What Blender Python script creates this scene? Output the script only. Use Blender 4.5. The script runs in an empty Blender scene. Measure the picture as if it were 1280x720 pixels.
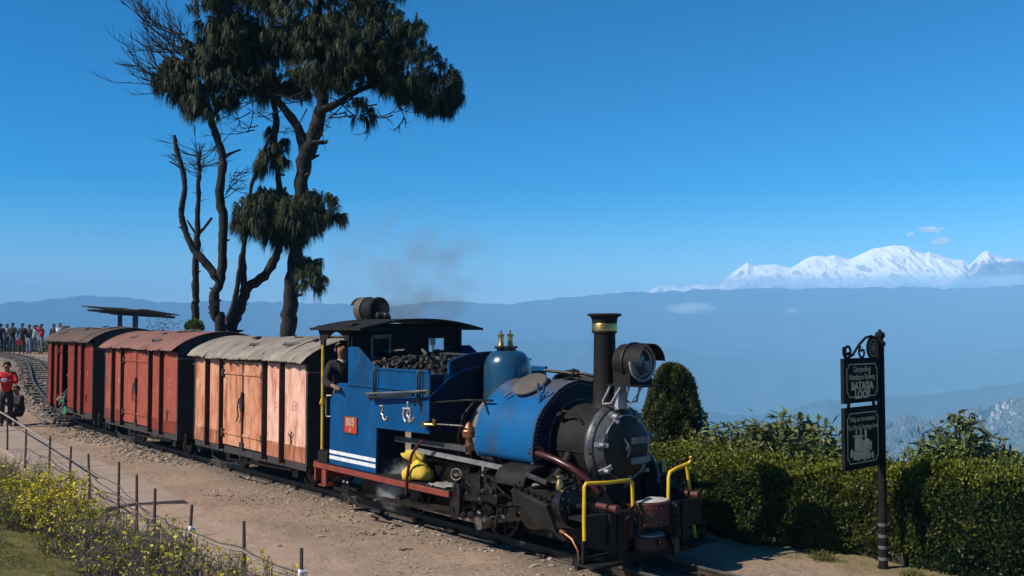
import bpy, bmesh, math, random
import numpy as np
from mathutils import Vector, Matrix, Euler

SC = bpy.context.scene
COL = SC.collection
R = math.radians
rnd = random.Random(7)
rng = np.random.default_rng(7)

# ------------------------------------------------------------------ camera, sky, sun, exposure
EYE = 2.62
PIT = math.atan(48 / 1200)
cam = bpy.data.cameras.new("camera")
cam.sensor_width = 36.0
cam.lens = 36.0 * 1200 / 1280
cam.clip_start = 0.1
cam.clip_end = 60000
cam_ob = bpy.data.objects.new("camera", cam)
COL.objects.link(cam_ob)
cam_ob.location = (0, 0, EYE)
cam_ob.rotation_euler = (math.pi / 2 + PIT, 0, 0)
SC.camera = cam_ob

SUN_DIR = Vector((-0.93, -0.37, 0)).normalized()
SUN_EL = R(40)
world = bpy.data.worlds.new("World")
SC.world = world
world.use_nodes = True
wn = world.node_tree
sky = wn.nodes.new("ShaderNodeTexSky")
sky.sky_type = 'NISHITA'
sky.sun_disc = False
sky.sun_elevation = SUN_EL
sky.sun_rotation = math.atan2(SUN_DIR.x, SUN_DIR.y)
sky.altitude = 2200
sky.air_density = 1.0
sky.dust_density = 0.3
sky.ozone_density = 3.0
hs = wn.nodes.new("ShaderNodeHueSaturation")
hs.inputs["Saturation"].default_value = 1.5
hs.inputs["Hue"].default_value = 0.495
gm = wn.nodes.new("ShaderNodeGamma")
gm.inputs[1].default_value = 1.15
wn.links.new(sky.outputs[0], gm.inputs[0])
wn.links.new(gm.outputs[0], hs.inputs["Color"])
wn.links.new(hs.outputs[0], wn.nodes["Background"].inputs[0])
wn.nodes["Background"].inputs[1].default_value = 0.084

sl = bpy.data.lights.new("sun", 'SUN')
sl.energy = 5.0
sl.angle = R(0.5)
sl.color = (1.0, 0.93, 0.82)
sun = bpy.data.objects.new("sun", sl)
COL.objects.link(sun)
to_sun = Vector((SUN_DIR.x * math.cos(SUN_EL), SUN_DIR.y * math.cos(SUN_EL), math.sin(SUN_EL)))
sun.rotation_euler = to_sun.to_track_quat('Z', 'Y').to_euler()
sun.location = (-20, -10, 30)

SC.view_settings.view_transform = 'Standard'
SC.view_settings.look = 'None'
SC.view_settings.exposure = 0.35
SC.view_settings.gamma = 1.0
SC.cycles.volume_bounces = 3
SC.cycles.max_bounces = 8
SC.cycles.transparent_max_bounces = 16
SC.cycles.volume_step_rate = 1.0

# ------------------------------------------------------------------ frames of reference
FW = Vector((math.sin(R(40)), -math.cos(R(40)), 0))      # the way the train faces
NR = Vector((FW.y, -FW.x, 0))                            # towards the lit side of the train
P0 = Vector((0.234, 11.58, 0))
TRAIN_ROT = math.atan2(-FW.y, -FW.x)


def W(u, v, z=0.0):
    return P0 + FW * u + NR * v + Vector((0, 0, z))


def UV(x, y):
    dx, dy = x - P0.x, y - P0.y
    return dx * FW.x + dy * FW.y, dx * NR.x + dy * NR.y


def at(px, py, d):
    """a place in the world seen in the given direction, d metres ahead"""
    a = (px - 640) / 1200.0
    b = -(py - 360) / 1200.0
    y = math.cos(PIT) - b * math.sin(PIT)
    z = math.sin(PIT) + b * math.cos(PIT)
    t = d / y
    return Vector((a * t, d, EYE + z * t))


# ------------------------------------------------------------------ naming and linking
def tag(o, label=None, cat=None, group=None, kind=None):
    if label: o["label"] = label
    if cat: o["category"] = cat
    if group: o["group"] = group
    if kind: o["kind"] = kind
    return o


def empty(name, loc=(0, 0, 0), rz=0.0, label=None, cat=None, group=None):
    o = bpy.data.objects.new(name, None)
    COL.objects.link(o)
    o.location = loc
    o.rotation_euler = (0, 0, rz)
    o.empty_display_size = 0.2
    return tag(o, label, cat, group)


def link_mesh(name, me, m=None, parent=None):
    o = bpy.data.objects.new(name, me)
    COL.objects.link(o)
    if m is not None and len(me.materials) == 0:
        me.materials.append(m)
    if parent is not None:
        o.parent = parent
    return o


def copy_tree(o, parent=None):
    c = o.copy()
    COL.objects.link(c)
    c.parent = parent
    for ch in list(o.children):
        copy_tree(ch, c)
    return c


# ------------------------------------------------------------------ shapes
class MB:
    """collects shapes; build() links them as one mesh. flip: local x is the negative of the x given here"""

    def __init__(self, flip=False):
        self.v, self.f, self.flip = [], [], flip

    def add(self, vs, fs):
        n = len(self.v)
        self.v.extend([tuple(p) for p in vs])
        self.f.extend([tuple(i + n for i in f) for f in fs])
        return self

    def box(self, x0, x1, y0, y1, z0, z1):
        x0, x1 = min(x0, x1), max(x0, x1); y0, y1 = min(y0, y1), max(y0, y1); z0, z1 = min(z0, z1), max(z0, z1)
        vs = [(x0, y0, z0), (x1, y0, z0), (x1, y1, z0), (x0, y1, z0), (x0, y0, z1), (x1, y0, z1), (x1, y1, z1), (x0, y1, z1)]
        return self.add(vs, [(0, 3, 2, 1), (4, 5, 6, 7), (0, 1, 5, 4), (1, 2, 6, 5), (2, 3, 7, 6), (3, 0, 4, 7)])

    def obox(self, c, size, rot):
        sx, sy, sz = size[0] / 2, size[1] / 2, size[2] / 2
        M = rot if isinstance(rot, Matrix) else Euler(rot).to_matrix()
        vs = [Vector(c) + M @ Vector((x * sx, y * sy, z * sz)) for z in (-1, 1) for x, y in ((-1, -1), (1, -1), (1, 1), (-1, 1))]
        return self.add(vs, [(0, 3, 2, 1), (4, 5, 6, 7), (0, 1, 5, 4), (1, 2, 6, 5), (2, 3, 7, 6), (3, 0, 4, 7)])

    def bar(self, a, b, w, h, up=(0, 0, 1)):
        a, b = Vector(a), Vector(b)
        d = b - a; L = d.length; d.normalize()
        s = d.cross(Vector(up))
        if s.length < 1e-4: s = d.cross(Vector((1, 0, 0)))
        s.normalize(); t = s.cross(d)
        M = Matrix((d, s, t)).transposed()
        return self.obox((a + b) / 2, (L, w, h), M)

    def tube(self, pts, r, n=8, caps=True):
        pts = [Vector(p) for p in pts]
        rs = r if isinstance(r, (list, tuple)) else [r] * len(pts)
        m = len(pts)
        tans = []
        for i in range(m):
            t = pts[min(i + 1, m - 1)] - pts[max(i - 1, 0)]
            if t.length < 1e-9: t = Vector((0, 0, 1))
            tans.append(t.normalized())
        ref = Vector((0, 0, 1)) if abs(tans[0].z) < 0.9 else Vector((1, 0, 0))
        nx = tans[0].cross(ref).normalized()
        vs, fs = [], []
        for i in range(m):
            t = tans[i]
            nx = (nx - t * nx.dot(t))
            if nx.length < 1e-6: nx = t.orthogonal()
            nx.normalize()
            ny = t.cross(nx)
            for k in range(n):
                a = 2 * math.pi * k / n
                vs.append(pts[i] + (nx * math.cos(a) + ny * math.sin(a)) * rs[i])
        for i in range(m - 1):
            for k in range(n):
                k2 = (k + 1) % n
                fs.append((i * n + k, i * n + k2, (i + 1) * n + k2, (i + 1) * n + k))
        if caps:
            fs.append(tuple(range(n - 1, -1, -1)))
            fs.append(tuple((m - 1) * n + k for k in range(n)))
        return self.add(vs, fs)

    def cyl(self, a, b, r0, r1=None, n=24, caps=True):
        return self.tube([a, b], [r0, r0 if r1 is None else r1], n, caps)

    def lathe(self, prof, o=(0, 0, 0), axis=(0, 0, 1), n=32, a0=0.0, a1=2 * math.pi, ref=None):
        """prof: list of (radius, height along the axis)"""
        ax = Vector(axis).normalized()
        x = Vector(ref) if ref else (Vector((1, 0, 0)) if abs(ax.x) < 0.9 else Vector((0, 1, 0)))
        x = (x - ax * x.dot(ax)).normalized(); y = ax.cross(x)
        full = abs(a1 - a0 - 2 * math.pi) < 1e-6
        m = n if full else n + 1
        vs, fs = [], []
        for r, h in prof:
            for k in range(m):
                a = a0 + (a1 - a0) * k / n
                vs.append(Vector(o) + ax * h + (x * math.cos(a) + y * math.sin(a)) * max(r, 1e-4))
        for i in range(len(prof) - 1):
            for k in range(n):
                k2 = (k + 1) % m
                fs.append((i * m + k, i * m + k2, (i + 1) * m + k2, (i + 1) * m + k))
        return self.add(vs, fs)

    def prism(self, poly, ext):
        """poly: 3-D points of a flat outline, pushed out by the vector ext"""
        e = Vector(ext); n = len(poly)
        vs = [Vector(p) for p in poly] + [Vector(p) + e for p in poly]
        fs = [tuple(range(n - 1, -1, -1)), tuple(range(n, 2 * n))]
        for i in range(n):
            j = (i + 1) % n
            fs.append((i, j, n + j, n + i))
        return self.add(vs, fs)

    def ball(self, c, r, n=10, m=7, sc=(1, 1, 1), lump=0.0):
        vs, fs = [], []
        c = Vector(c)
        for i in range(m + 1):
            th = math.pi * i / m
            for k in range(n):
                a = 2 * math.pi * k / n
                j = 1 + (rnd.uniform(-lump, lump) if lump else 0)
                vs.append(c + Vector((math.sin(th) * math.cos(a) * sc[0], math.sin(th) * math.sin(a) * sc[1], math.cos(th) * sc[2])) * r * j)
        for i in range(m):
            for k in range(n):
                k2 = (k + 1) % n
                fs.append((i * n + k, (i + 1) * n + k, (i + 1) * n + k2, i * n + k2))
        return self.add(vs, fs)

    def rivet(self, p, nrm, r=0.009):
        nrm = Vector(nrm).normalized(); x = nrm.orthogonal().normalized(); y = nrm.cross(x); p = Vector(p)
        vs = [p + (x * math.cos(a) + y * math.sin(a)) * r - nrm * 0.002 for a in (0, 1.257, 2.513, 3.77, 5.027)] + \
             [p + (x * math.cos(a) + y * math.sin(a)) * r * .6 + nrm * r * .6 for a in (0, 1.257, 2.513, 3.77, 5.027)]
        fs = [(i, (i + 1) % 5, 5 + (i + 1) % 5, 5 + i) for i in range(5)] + [(5, 6, 7, 8, 9)]
        return self.add(vs, fs)

    def mesh(self, name, m=None, smooth=35):
        me = bpy.data.meshes.new(name)
        vs = [(-p[0], p[1], p[2]) for p in self.v] if self.flip else self.v
        fs = [f[::-1] for f in self.f] if self.flip else self.f
        me.from_pydata([tuple(p) for p in vs], [], fs)
        bm = bmesh.new(); bm.from_mesh(me)
        bmesh.ops.recalc_face_normals(bm, faces=bm.faces)
        bm.to_mesh(me); bm.free()
        if smooth:
            me.shade_smooth()
            me.set_sharp_from_angle(angle=R(smooth))
        if m is not None: me.materials.append(m)
        return me

    def build(self, name, m=None, parent=None, bev=0.0, smooth=35, label=None, kind=None):
        o = link_mesh(name, self.mesh(name, m, smooth), None, parent)
        if bev:
            b = o.modifiers.new("edge", 'BEVEL')
            b.width = bev; b.segments = 2; b.limit_method = 'ANGLE'; b.angle_limit = R(40)
        return tag(o, label, None, None, kind)


def fast_mesh(name, verts, faces, attr=None, m=None, smooth=False):
    """verts (N,3) array, faces (M,k) array; attr: dict name -> per-vertex floats"""
    me = bpy.data.meshes.new(name)
    verts = np.asarray(verts, np.float32); faces = np.asarray(faces, np.int32)
    k = faces.shape[1]
    me.vertices.add(len(verts)); me.vertices.foreach_set("co", verts.ravel())
    me.loops.add(faces.size); me.loops.foreach_set("vertex_index", faces.ravel())
    me.polygons.add(len(faces))
    me.polygons.foreach_set("loop_start", np.arange(0, faces.size, k, dtype=np.int32))
    me.update(calc_edges=True)
    for nm, a in (attr or {}).items():
        at_ = me.attributes.new(nm, 'FLOAT', 'POINT')
        at_.data.foreach_set("value", np.asarray(a, np.float32))
    if smooth: me.shade_smooth()
    else: me.shade_flat()
    if m is not None: me.materials.append(m)
    return me


def unit(a):
    return a / np.maximum(np.linalg.norm(a, axis=-1, keepdims=True), 1e-9)


def leaves_mesh(name, pos, d, nrm, length, width, tone, m, fold=0.25):
    """one folded pointed leaf (two triangles) per row"""
    pos = np.asarray(pos, float); d = unit(np.asarray(d, float)); n = len(pos)
    s = np.cross(d, nrm); s = unit(s); up = np.cross(s, d)
    length = np.broadcast_to(length, (n,))[:, None]; width = np.broadcast_to(width, (n,))[:, None]
    a = pos; b = pos + d * length
    mid = pos + d * length * 0.5
    l = mid + s * width * 0.5 + up * width * fold
    r = mid - s * width * 0.5 + up * width * fold
    V = np.stack([a, l, b, r], 1).reshape(-1, 3)
    i = np.arange(n)[:, None] * 4
    Fc = np.concatenate([i + [0, 1, 2], i + [0, 2, 3]], 0)
    return fast_mesh(name, V, Fc, {"tone": np.repeat(np.broadcast_to(tone, (n,)), 4)}, m)


def strips_mesh(name, pos, d, length, width, droop, tone, m, seg=2, jit=0.0):
    """thin drooping strips (needles, grass)"""
    pos = np.asarray(pos, float); d = unit(np.asarray(d, float)); n = len(pos)
    length = np.broadcast_to(length, (n,))[:, None]; width = np.broadcast_to(width, (n,))[:, None]
    droop = np.broadcast_to(droop, (n,))[:, None]
    s = np.cross(d, rng.normal(size=(n, 3))); s = unit(s)
    rows = []
    for k in range(seg + 1):
        t = k / seg
        c = pos + d * length * t * (1 - 0.35 * np.clip(droop, 0, 1) * t) + np.array([0, 0, -1.0]) * droop * length * t * t
        w = width * (1 - 0.8 * t) * 0.5
        rows += [c - s * w, c + s * w]
    V = np.stack(rows, 1).reshape(-1, 3)
    i = np.arange(n)[:, None] * (2 * (seg + 1))
    Fc = np.concatenate([i + [2 * k, 2 * k + 1, 2 * k + 3, 2 * k + 2] for k in range(seg)], 0)
    return fast_mesh(name, V, Fc, {"tone": np.repeat(np.broadcast_to(tone, (n,)), 2 * (seg + 1))}, m)


# ------------------------------------------------------------------ materials
def new_mat(name):
    m = bpy.data.materials.new(name); m.use_nodes = True
    nt = m.node_tree
    return m, nt, nt.nodes["Principled BSDF"]


def rgb(c): return (c[0], c[1], c[2], 1.0)


def nz(nt, scale, detail=5.0, vec=None, stretch=None, rough=0.6):
    tc = nt.nodes.new("ShaderNodeTexCoord")
    src = tc.outputs["Object"]
    if stretch:
        mp = nt.nodes.new("ShaderNodeMapping"); mp.inputs["Scale"].default_value = stretch
        nt.links.new(src, mp.inputs[0]); src = mp.outputs[0]
    t = nt.nodes.new("ShaderNodeTexNoise")
    t.inputs["Scale"].default_value = scale; t.inputs["Detail"].default_value = detail
    t.inputs["Roughness"].default_value = rough
    nt.links.new(src, t.inputs["Vector"])
    return t.outputs["Fac"]


def ramp(nt, fac, a, b):
    r = nt.nodes.new("ShaderNodeMapRange")
    r.inputs["From Min"].default_value = a; r.inputs["From Max"].default_value = b
    nt.links.new(fac, r.inputs["Value"])
    return r.outputs[0]


def mixc(nt, fac, c1, c2):
    x = nt.nodes.new("ShaderNodeMix"); x.data_type = 'RGBA'
    for sock, c in ((x.inputs[6], c1), (x.inputs[7], c2)):
        if isinstance(c, (tuple, list)): sock.default_value = rgb(c)
        else: nt.links.new(c, sock)
    if isinstance(fac, float): x.inputs[0].default_value = fac
    else: nt.links.new(fac, x.inputs[0])
    return x.outputs[2]


def mat(name, c1, c2=None, scale=6, lo=.35, hi=.65, rough=.6, metal=0.0, bump=0.0, bscale=60, stretch=None,
        c3=None, s3=3, t3=(.56, .66), st3=None, spec=.5, coat=0.0, rough3=None):
    m, nt, b = new_mat(name)
    col = None
    if c2 is None:
        b.inputs["Base Color"].default_value = rgb(c1)
    else:
        col = mixc(nt, ramp(nt, nz(nt, scale, stretch=stretch), lo, hi), c1, c2)
    if c3 is not None:
        f3 = ramp(nt, nz(nt, s3, 8, stretch=st3, rough=.7), *t3)
        col = mixc(nt, f3, col if col is not None else c1, c3)
    if col is not None: nt.links.new(col, b.inputs["Base Color"])
    b.inputs["Roughness"].default_value = rough
    rr = nt.nodes.new("ShaderNodeMapRange"); rr.inputs["To Min"].default_value = max(.05, rough - .1); rr.inputs["To Max"].default_value = min(1, rough + .15)
    nt.links.new(nz(nt, 9, 4), rr.inputs["Value"]); nt.links.new(rr.outputs[0], b.inputs["Roughness"])
    b.inputs["Metallic"].default_value = metal
    b.inputs["Specular IOR Level"].default_value = spec
    b.inputs["Coat Weight"].default_value = coat
    if bump:
        bp = nt.nodes.new("ShaderNodeBump"); bp.inputs["Strength"].default_value = 1.0; bp.inputs["Distance"].default_value = bump
        nt.links.new(nz(nt, bscale, 6), bp.inputs["Height"]); nt.links.new(bp.outputs[0], b.inputs["Normal"])
    return m


def leaf_mat(name, dark, light, rough=.55, trans=.25, spec=.4):
    m, nt, b = new_mat(name)
    a = nt.nodes.new("ShaderNodeAttribute"); a.attribute_name = "tone"
    c = mixc(nt, a.outputs["Fac"], dark, light)
    nt.links.new(c, b.inputs["Base Color"])
    b.inputs["Roughness"].default_value = rough
    b.inputs["Specular IOR Level"].default_value = spec
    if trans:
        t = nt.nodes.new("ShaderNodeBsdfTranslucent"); nt.links.new(c, t.inputs[0])
        ms = nt.nodes.new("ShaderNodeMixShader"); ms.inputs[0].default_value = trans
        out = nt.nodes["Material Output"]
        nt.links.new(b.outputs[0], ms.inputs[1]); nt.links.new(t.outputs[0], ms.inputs[2]); nt.links.new(ms.outputs[0], out.inputs[0])
    return m


BLUE = mat("blue_paint", (.0005, .072, .205), (.0005, .047, .138), 2.2, .3, .7, rough=.45, spec=.15, bump=.0015, bscale=14, c3=(.008, .034, .075), s3=2.4, t3=(.50, .72), st3=(1, 1, .45))
SHADED_BLUE = mat("shaded_blue_paint", (.002, .010, .032), (.003, .008, .020), 4, rough=.5, spec=.18, bump=.0008, bscale=18, c3=(.03, .027, .026), s3=4, t3=(.55, .7))  # engine blue darkened: shade on the front faces is put into the colour
TEAL = mat("dome_paint", (.004, .055, .12), (.012, .042, .075), 3, rough=.25, bump=.003, bscale=9, c3=(.05, .06, .065), s3=4, t3=(.52, .72), coat=.4)
SADDLE_CLEAN = mat("saddle_paint", (.0005, .100, .27), (.0005, .066, .18), 2.4, .3, .7, rough=.42, spec=.25, bump=.0015, bscale=10, c3=(.07, .07, .07), s3=2.6, t3=(.56, .7))


def saddle_mat():
    """blue paint greyed by soot that has settled on the tank's crown, with dull runs down the side"""
    m = mat("saddle_paint", (.0005, .100, .27), (.0005, .066, .18), 2.4, .3, .7, rough=.42, spec=.25, bump=.0015, bscale=10, c3=(.03, .05, .075), s3=2.2, t3=(.54, .74), st3=(1, 1, .5))
    nt = m.node_tree; b = nt.nodes["Principled BSDF"]; src = b.inputs["Base Color"].links[0].from_socket
    tc = nt.nodes.new("ShaderNodeTexCoord"); sp = nt.nodes.new("ShaderNodeSeparateXYZ"); nt.links.new(tc.outputs["Object"], sp.inputs[0])
    ad = nt.nodes.new("ShaderNodeMath"); ad.operation = 'MULTIPLY_ADD'; ad.inputs[1].default_value = .42
    nt.links.new(nz(nt, 3.2, 6, rough=.7), ad.inputs[0]); nt.links.new(sp.outputs["Z"], ad.inputs[2])
    c = mixc(nt, ramp(nt, ad.outputs[0], 2.0, 2.17), src, (.075, .066, .060))
    nt.links.new(c, b.inputs["Base Color"])
    return m


def weather(m, col, amount=.5, scale=1.0, lo=.52, hi=.70, stretch=(9, 9, .9)):
    """dull runs and dust over a painted sheet"""
    nt = m.node_tree; b = nt.nodes["Principled BSDF"]; src = b.inputs["Base Color"].links[0].from_socket
    f = ramp(nt, nz(nt, scale, 6, stretch=stretch, rough=.65), lo, hi)
    g = ramp(nt, nz(nt, 1.7, 5), .38, .66)
    mu = nt.nodes.new("ShaderNodeMath"); mu.operation = 'MULTIPLY'; nt.links.new(f, mu.inputs[0]); nt.links.new(g, mu.inputs[1])
    m2 = nt.nodes.new("ShaderNodeMath"); m2.operation = 'MULTIPLY'; nt.links.new(mu.outputs[0], m2.inputs[0]); m2.inputs[1].default_value = amount
    nt.links.new(mixc(nt, m2.outputs[0], src, col), b.inputs["Base Color"])
    return m


SADDLE = weather(saddle_mat(), (.035, .035, .036), .7)
weather(BLUE, (.030, .030, .032), .75)
weather(BLUE, (.12, .105, .085), .35, 3, .56, .72, (2, 2, 1.2))
BLACK = mat("black_iron", (.007, .0065, .006), (.016, .014, .012), 7, rough=.5, spec=.3, bump=.0015, bscale=50, c3=(.06, .04, .028), s3=6, t3=(.6, .75))
SMOKEBOX = mat("smokebox_black", (.008, .0072, .0066), (.017, .015, .0132), 4, rough=.6, spec=.18, bump=.0015, bscale=40, c3=(.045, .032, .024), s3=5, t3=(.58, .74))
SOOT = mat("sooty_sheet", (.007, .0065, .006), (.018, .016, .015), 3, rough=.75, spec=.2, bump=.002, bscale=20)
GREASE = mat("greasy_iron", (.008, .007, .006), (.020, .017, .014), 9, rough=.33, metal=.3, spec=.4, bump=.003, bscale=35, c3=(.09, .06, .035), s3=9, t3=(.6, .72))
STEEL = mat("worn_steel", (.25, .23, .21), (.12, .105, .09), 8, rough=.4, metal=.7, bump=.001)
GREYPAINT = mat("grey_painted_iron", (.22, .215, .21), (.12, .115, .11), 6, rough=.5, c3=(.05, .045, .04), s3=7, t3=(.55, .7))
SILVER = mat("silver_paint", (.36, .36, .36), (.20, .20, .20), 9, rough=.45, metal=.3, c3=(.05, .05, .05), s3=8, t3=(.56, .68))
RING = mat("smokebox_ring_paint", (.11, .11, .11), (.045, .045, .047), 7, rough=.42, metal=.3, c3=(.02, .02, .02), s3=8, t3=(.55, .7))
LAG = mat("boiler_lagging", (.19, .155, .13), (.11, .09, .078), 4, rough=.7, bump=.003, bscale=20)
DIGIT = mat("pale_plate_digit", (.52, .32, .24), (.34, .17, .12), 30, rough=.5)
LETTERM = mat("worn_plated_letter", (.55, .50, .46), (.30, .20, .14), 26, rough=.4, metal=.3)
BARDARK = mat("dull_grey_bar", (.075, .072, .07), (.035, .033, .031), 6, rough=.5, c3=(.16, .155, .15), s3=5, t3=(.58, .7))
RIVET = mat("worn_rivet", (.10, .16, .24), (.05, .10, .2), 12, rough=.4)
BROWNLID = mat("sooty_lid", (.10, .080, .066), (.06, .048, .04), 5, rough=.7, bump=.001)
BRASS = mat("brass", (.62, .36, .12), (.40, .22, .07), 10, rough=.32, metal=1.0, c3=(.09, .06, .03), s3=14, t3=(.58, .7))
COPPER = mat("copper", (.55, .24, .12), (.30, .12, .06), 10, rough=.4, metal=.9)
YELLOW = mat("yellow_paint", (.72, .46, .012), (.55, .33, .01), 10, rough=.4, c3=(.14, .08, .02), s3=16, t3=(.63, .72))
WHITE = mat("white_paint", (.78, .78, .76), (.55, .55, .55), 8, rough=.5, c3=(.2, .19, .18), s3=9, t3=(.6, .72))
REDPL = mat("red_plate", (.52, .05, .018), (.40, .03, .015), 8, rough=.4)
REDFRAME = mat("red_oxide_edge", (.25, .036, .017), (.14, .025, .015), 6, rough=.55, c3=(.05, .035, .03), s3=9, t3=(.56, .68), bump=.001)
REDDRUM = mat("red_drum", (.085, .015, .010), (.045, .011, .009), 6, rough=.5, c3=(.05, .035, .03), s3=8, t3=(.56, .7), bump=.002, bscale=25)
REDPIPE = mat("maroon_pipe", (.065, .010, .009), (.035, .008, .0075), 6, rough=.3)
GLASS_DK = mat("lamp_glass", (.03, .035, .04), rough=.06, spec=.8)
COALM = mat("coal", (.010, .009, .008), (.028, .024, .021), 18, rough=.5, spec=.3, c3=(.13, .095, .075), s3=9, t3=(.58, .68))
SAND = mat("dry_sand", (.50, .45, .39), (.36, .31, .26), 14, rough=.95, bump=.006, bscale=60)
RAILS = mat("rail_steel", (.10, .075, .055), (.05, .038, .03), 8, rough=.5, metal=.5, bump=.001)
RAILTOP = mat("rail_head_steel", (.17, .15, .13), (.11, .095, .08), 8, rough=.5, metal=.5)
SLEEPER = mat("sleeper_wood", (.20, .155, .115), (.10, .075, .055), 3, stretch=(1, 12, 6), rough=.9, bump=.006, bscale=30, c3=(.05, .04, .033), s3=4, t3=(.56, .7))
CONCR = mat("path_concrete", (.33, .245, .185), (.26, .195, .148), 2.2, rough=.9, bump=.002, bscale=70, c3=(.2, .155, .125), s3=1.2, t3=(.54, .7))
STONE = mat("stone", (.36, .285, .22), (.20, .152, .115), 9, rough=.9, bump=.004, bscale=40)
BAMBOO = mat("bamboo_rail", (.30, .245, .18), (.15, .12, .085), 8, rough=.6)
STICK = mat("fence_stick", (.085, .062, .046), (.045, .033, .026), 8, stretch=(6, 6, 1), rough=.85, bump=.003, bscale=40)
WIRE = mat("dark_wire", (.05, .042, .036), rough=.6)
TAPE = mat("white_tape", (.75, .75, .74), rough=.7)
BARK = mat("pine_bark", (.021, .0155, .012), (.009, .007, .006), 5, stretch=(3, 3, 1), rough=.95, bump=.03, bscale=12, c3=(.065, .05, .038), s3=7, t3=(.6, .72))
TWIGM = mat("grey_twig", (.13, .105, .09), (.075, .06, .052), 12, rough=.9)
NEEDLE = leaf_mat("pine_needle", (.006, .010, .005), (.095, .11, .048), trans=.10, spec=.15)
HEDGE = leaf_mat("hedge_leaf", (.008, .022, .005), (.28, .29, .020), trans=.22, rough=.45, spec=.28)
THUJA = leaf_mat("cypress_leaf", (.010, .020, .006), (.15, .155, .040), trans=.12, spec=.2)
RHODO = leaf_mat("long_leaf", (.03, .05, .014), (.24, .26, .085), trans=.15, rough=.45, spec=.3)
YLEAF = leaf_mat("yellow_leaf", (.14, .19, .014), (.70, .56, .02), trans=.3)
GRASSM = leaf_mat("grass_blade", (.060, .078, .014), (.34, .27, .08), trans=.3)
DRYGRASS = leaf_mat("dry_grass", (.10, .10, .03), (.36, .28, .13), trans=.2)
CORE = mat("twig_core", (.030, .024, .017), (.016, .014, .010), 12, rough=1.0)

# ------------------------------------------------------------------ terrain
def vnoise(x, y, seed=0):
    x = np.asarray(x, float); y = np.asarray(y, float)
    xi = np.floor(x).astype(np.int64); yi = np.floor(y).astype(np.int64)
    fx = x - xi; fy = y - yi
    fx = fx * fx * (3 - 2 * fx); fy = fy * fy * (3 - 2 * fy)

    def h(a, b):
        n = (a * 374761393 + b * 668265263 + seed * 974634777) & 0x7fffffff
        n = ((n ^ (n >> 13)) * 1274126177) & 0x7fffffff
        return ((n ^ (n >> 16)) & 0xffff) / 65535.0
    return (h(xi, yi) * (1 - fx) + h(xi + 1, yi) * fx) * (1 - fy) + (h(xi, yi + 1) * (1 - fx) + h(xi + 1, yi + 1) * fx) * fy


def fbm(x, y, oct=4, seed=0, ridged=False):
    s = 0; a = 1; t = 0
    for k in range(oct):
        n = vnoise(x * 2 ** k, y * 2 ** k, seed + k)
        n = 1 - np.abs(2 * n - 1) if ridged else n
        s = s + a * n; t += a; a *= .5
    return s / t


def smooth(x, a, b):
    t = np.clip((x - a) / (b - a), 0, 1)
    return t * t * (3 - 2 * t)


# the height of the loop's ground, rising along the line beyond the train
ZY = ([-100, 25, 28, 32, 36, 40, 57, 200], [0, .03, .25, .65, .98, 1.05, 1.07, 1.07])
# the fence line and the garden bed on the camera's side of it
FENCE_U = [-40, -13.2, -8.4, -5.7, -2.1, 1.5, 10, 40]
FENCE_V = [2.2, 2.75, 3.15, 3.38, 3.65, 3.85, 4.1, 5.0]


def plateau(x, y):
    u, v = UV(x, y)
    z = np.interp(y, *ZY)
    g = v - np.interp(u, FENCE_U, FENCE_V)
    z = z + smooth(g, .15, 2.2) * .28 * smooth(u, -30, -16) + smooth(g, 2.0, 5.0) * .15
    z = z - .05 * smooth(np.abs(v + .02 * (u + 18) * (u < -18)), 1.3, .9) * 0
    return z, g


RIDGE_PX = [-500, -200, 0, 60, 110, 150, 200, 300, 400, 480, 560, 640, 700, 780, 830, 900, 950, 1060, 1130, 1175, 1215, 1240, 1280, 1400, 1700]
RIDGE_PY = [380, 372, 373, 368, 363, 366, 372, 370, 373, 380, 370, 374, 367, 361, 358, 356, 354, 354, 353, 354, 353, 352, 351, 350, 352]
TOWN_PX = [700, 800, 875, 925, 985, 1050, 1108, 1133, 1153, 1167, 1207, 1237, 1253, 1280, 1400, 1700]
TOWN_PY = [560, 522, 527, 541, 555, 542, 531, 523, 530, 527, 515, 505, 502, 500, 490, 480]


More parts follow.
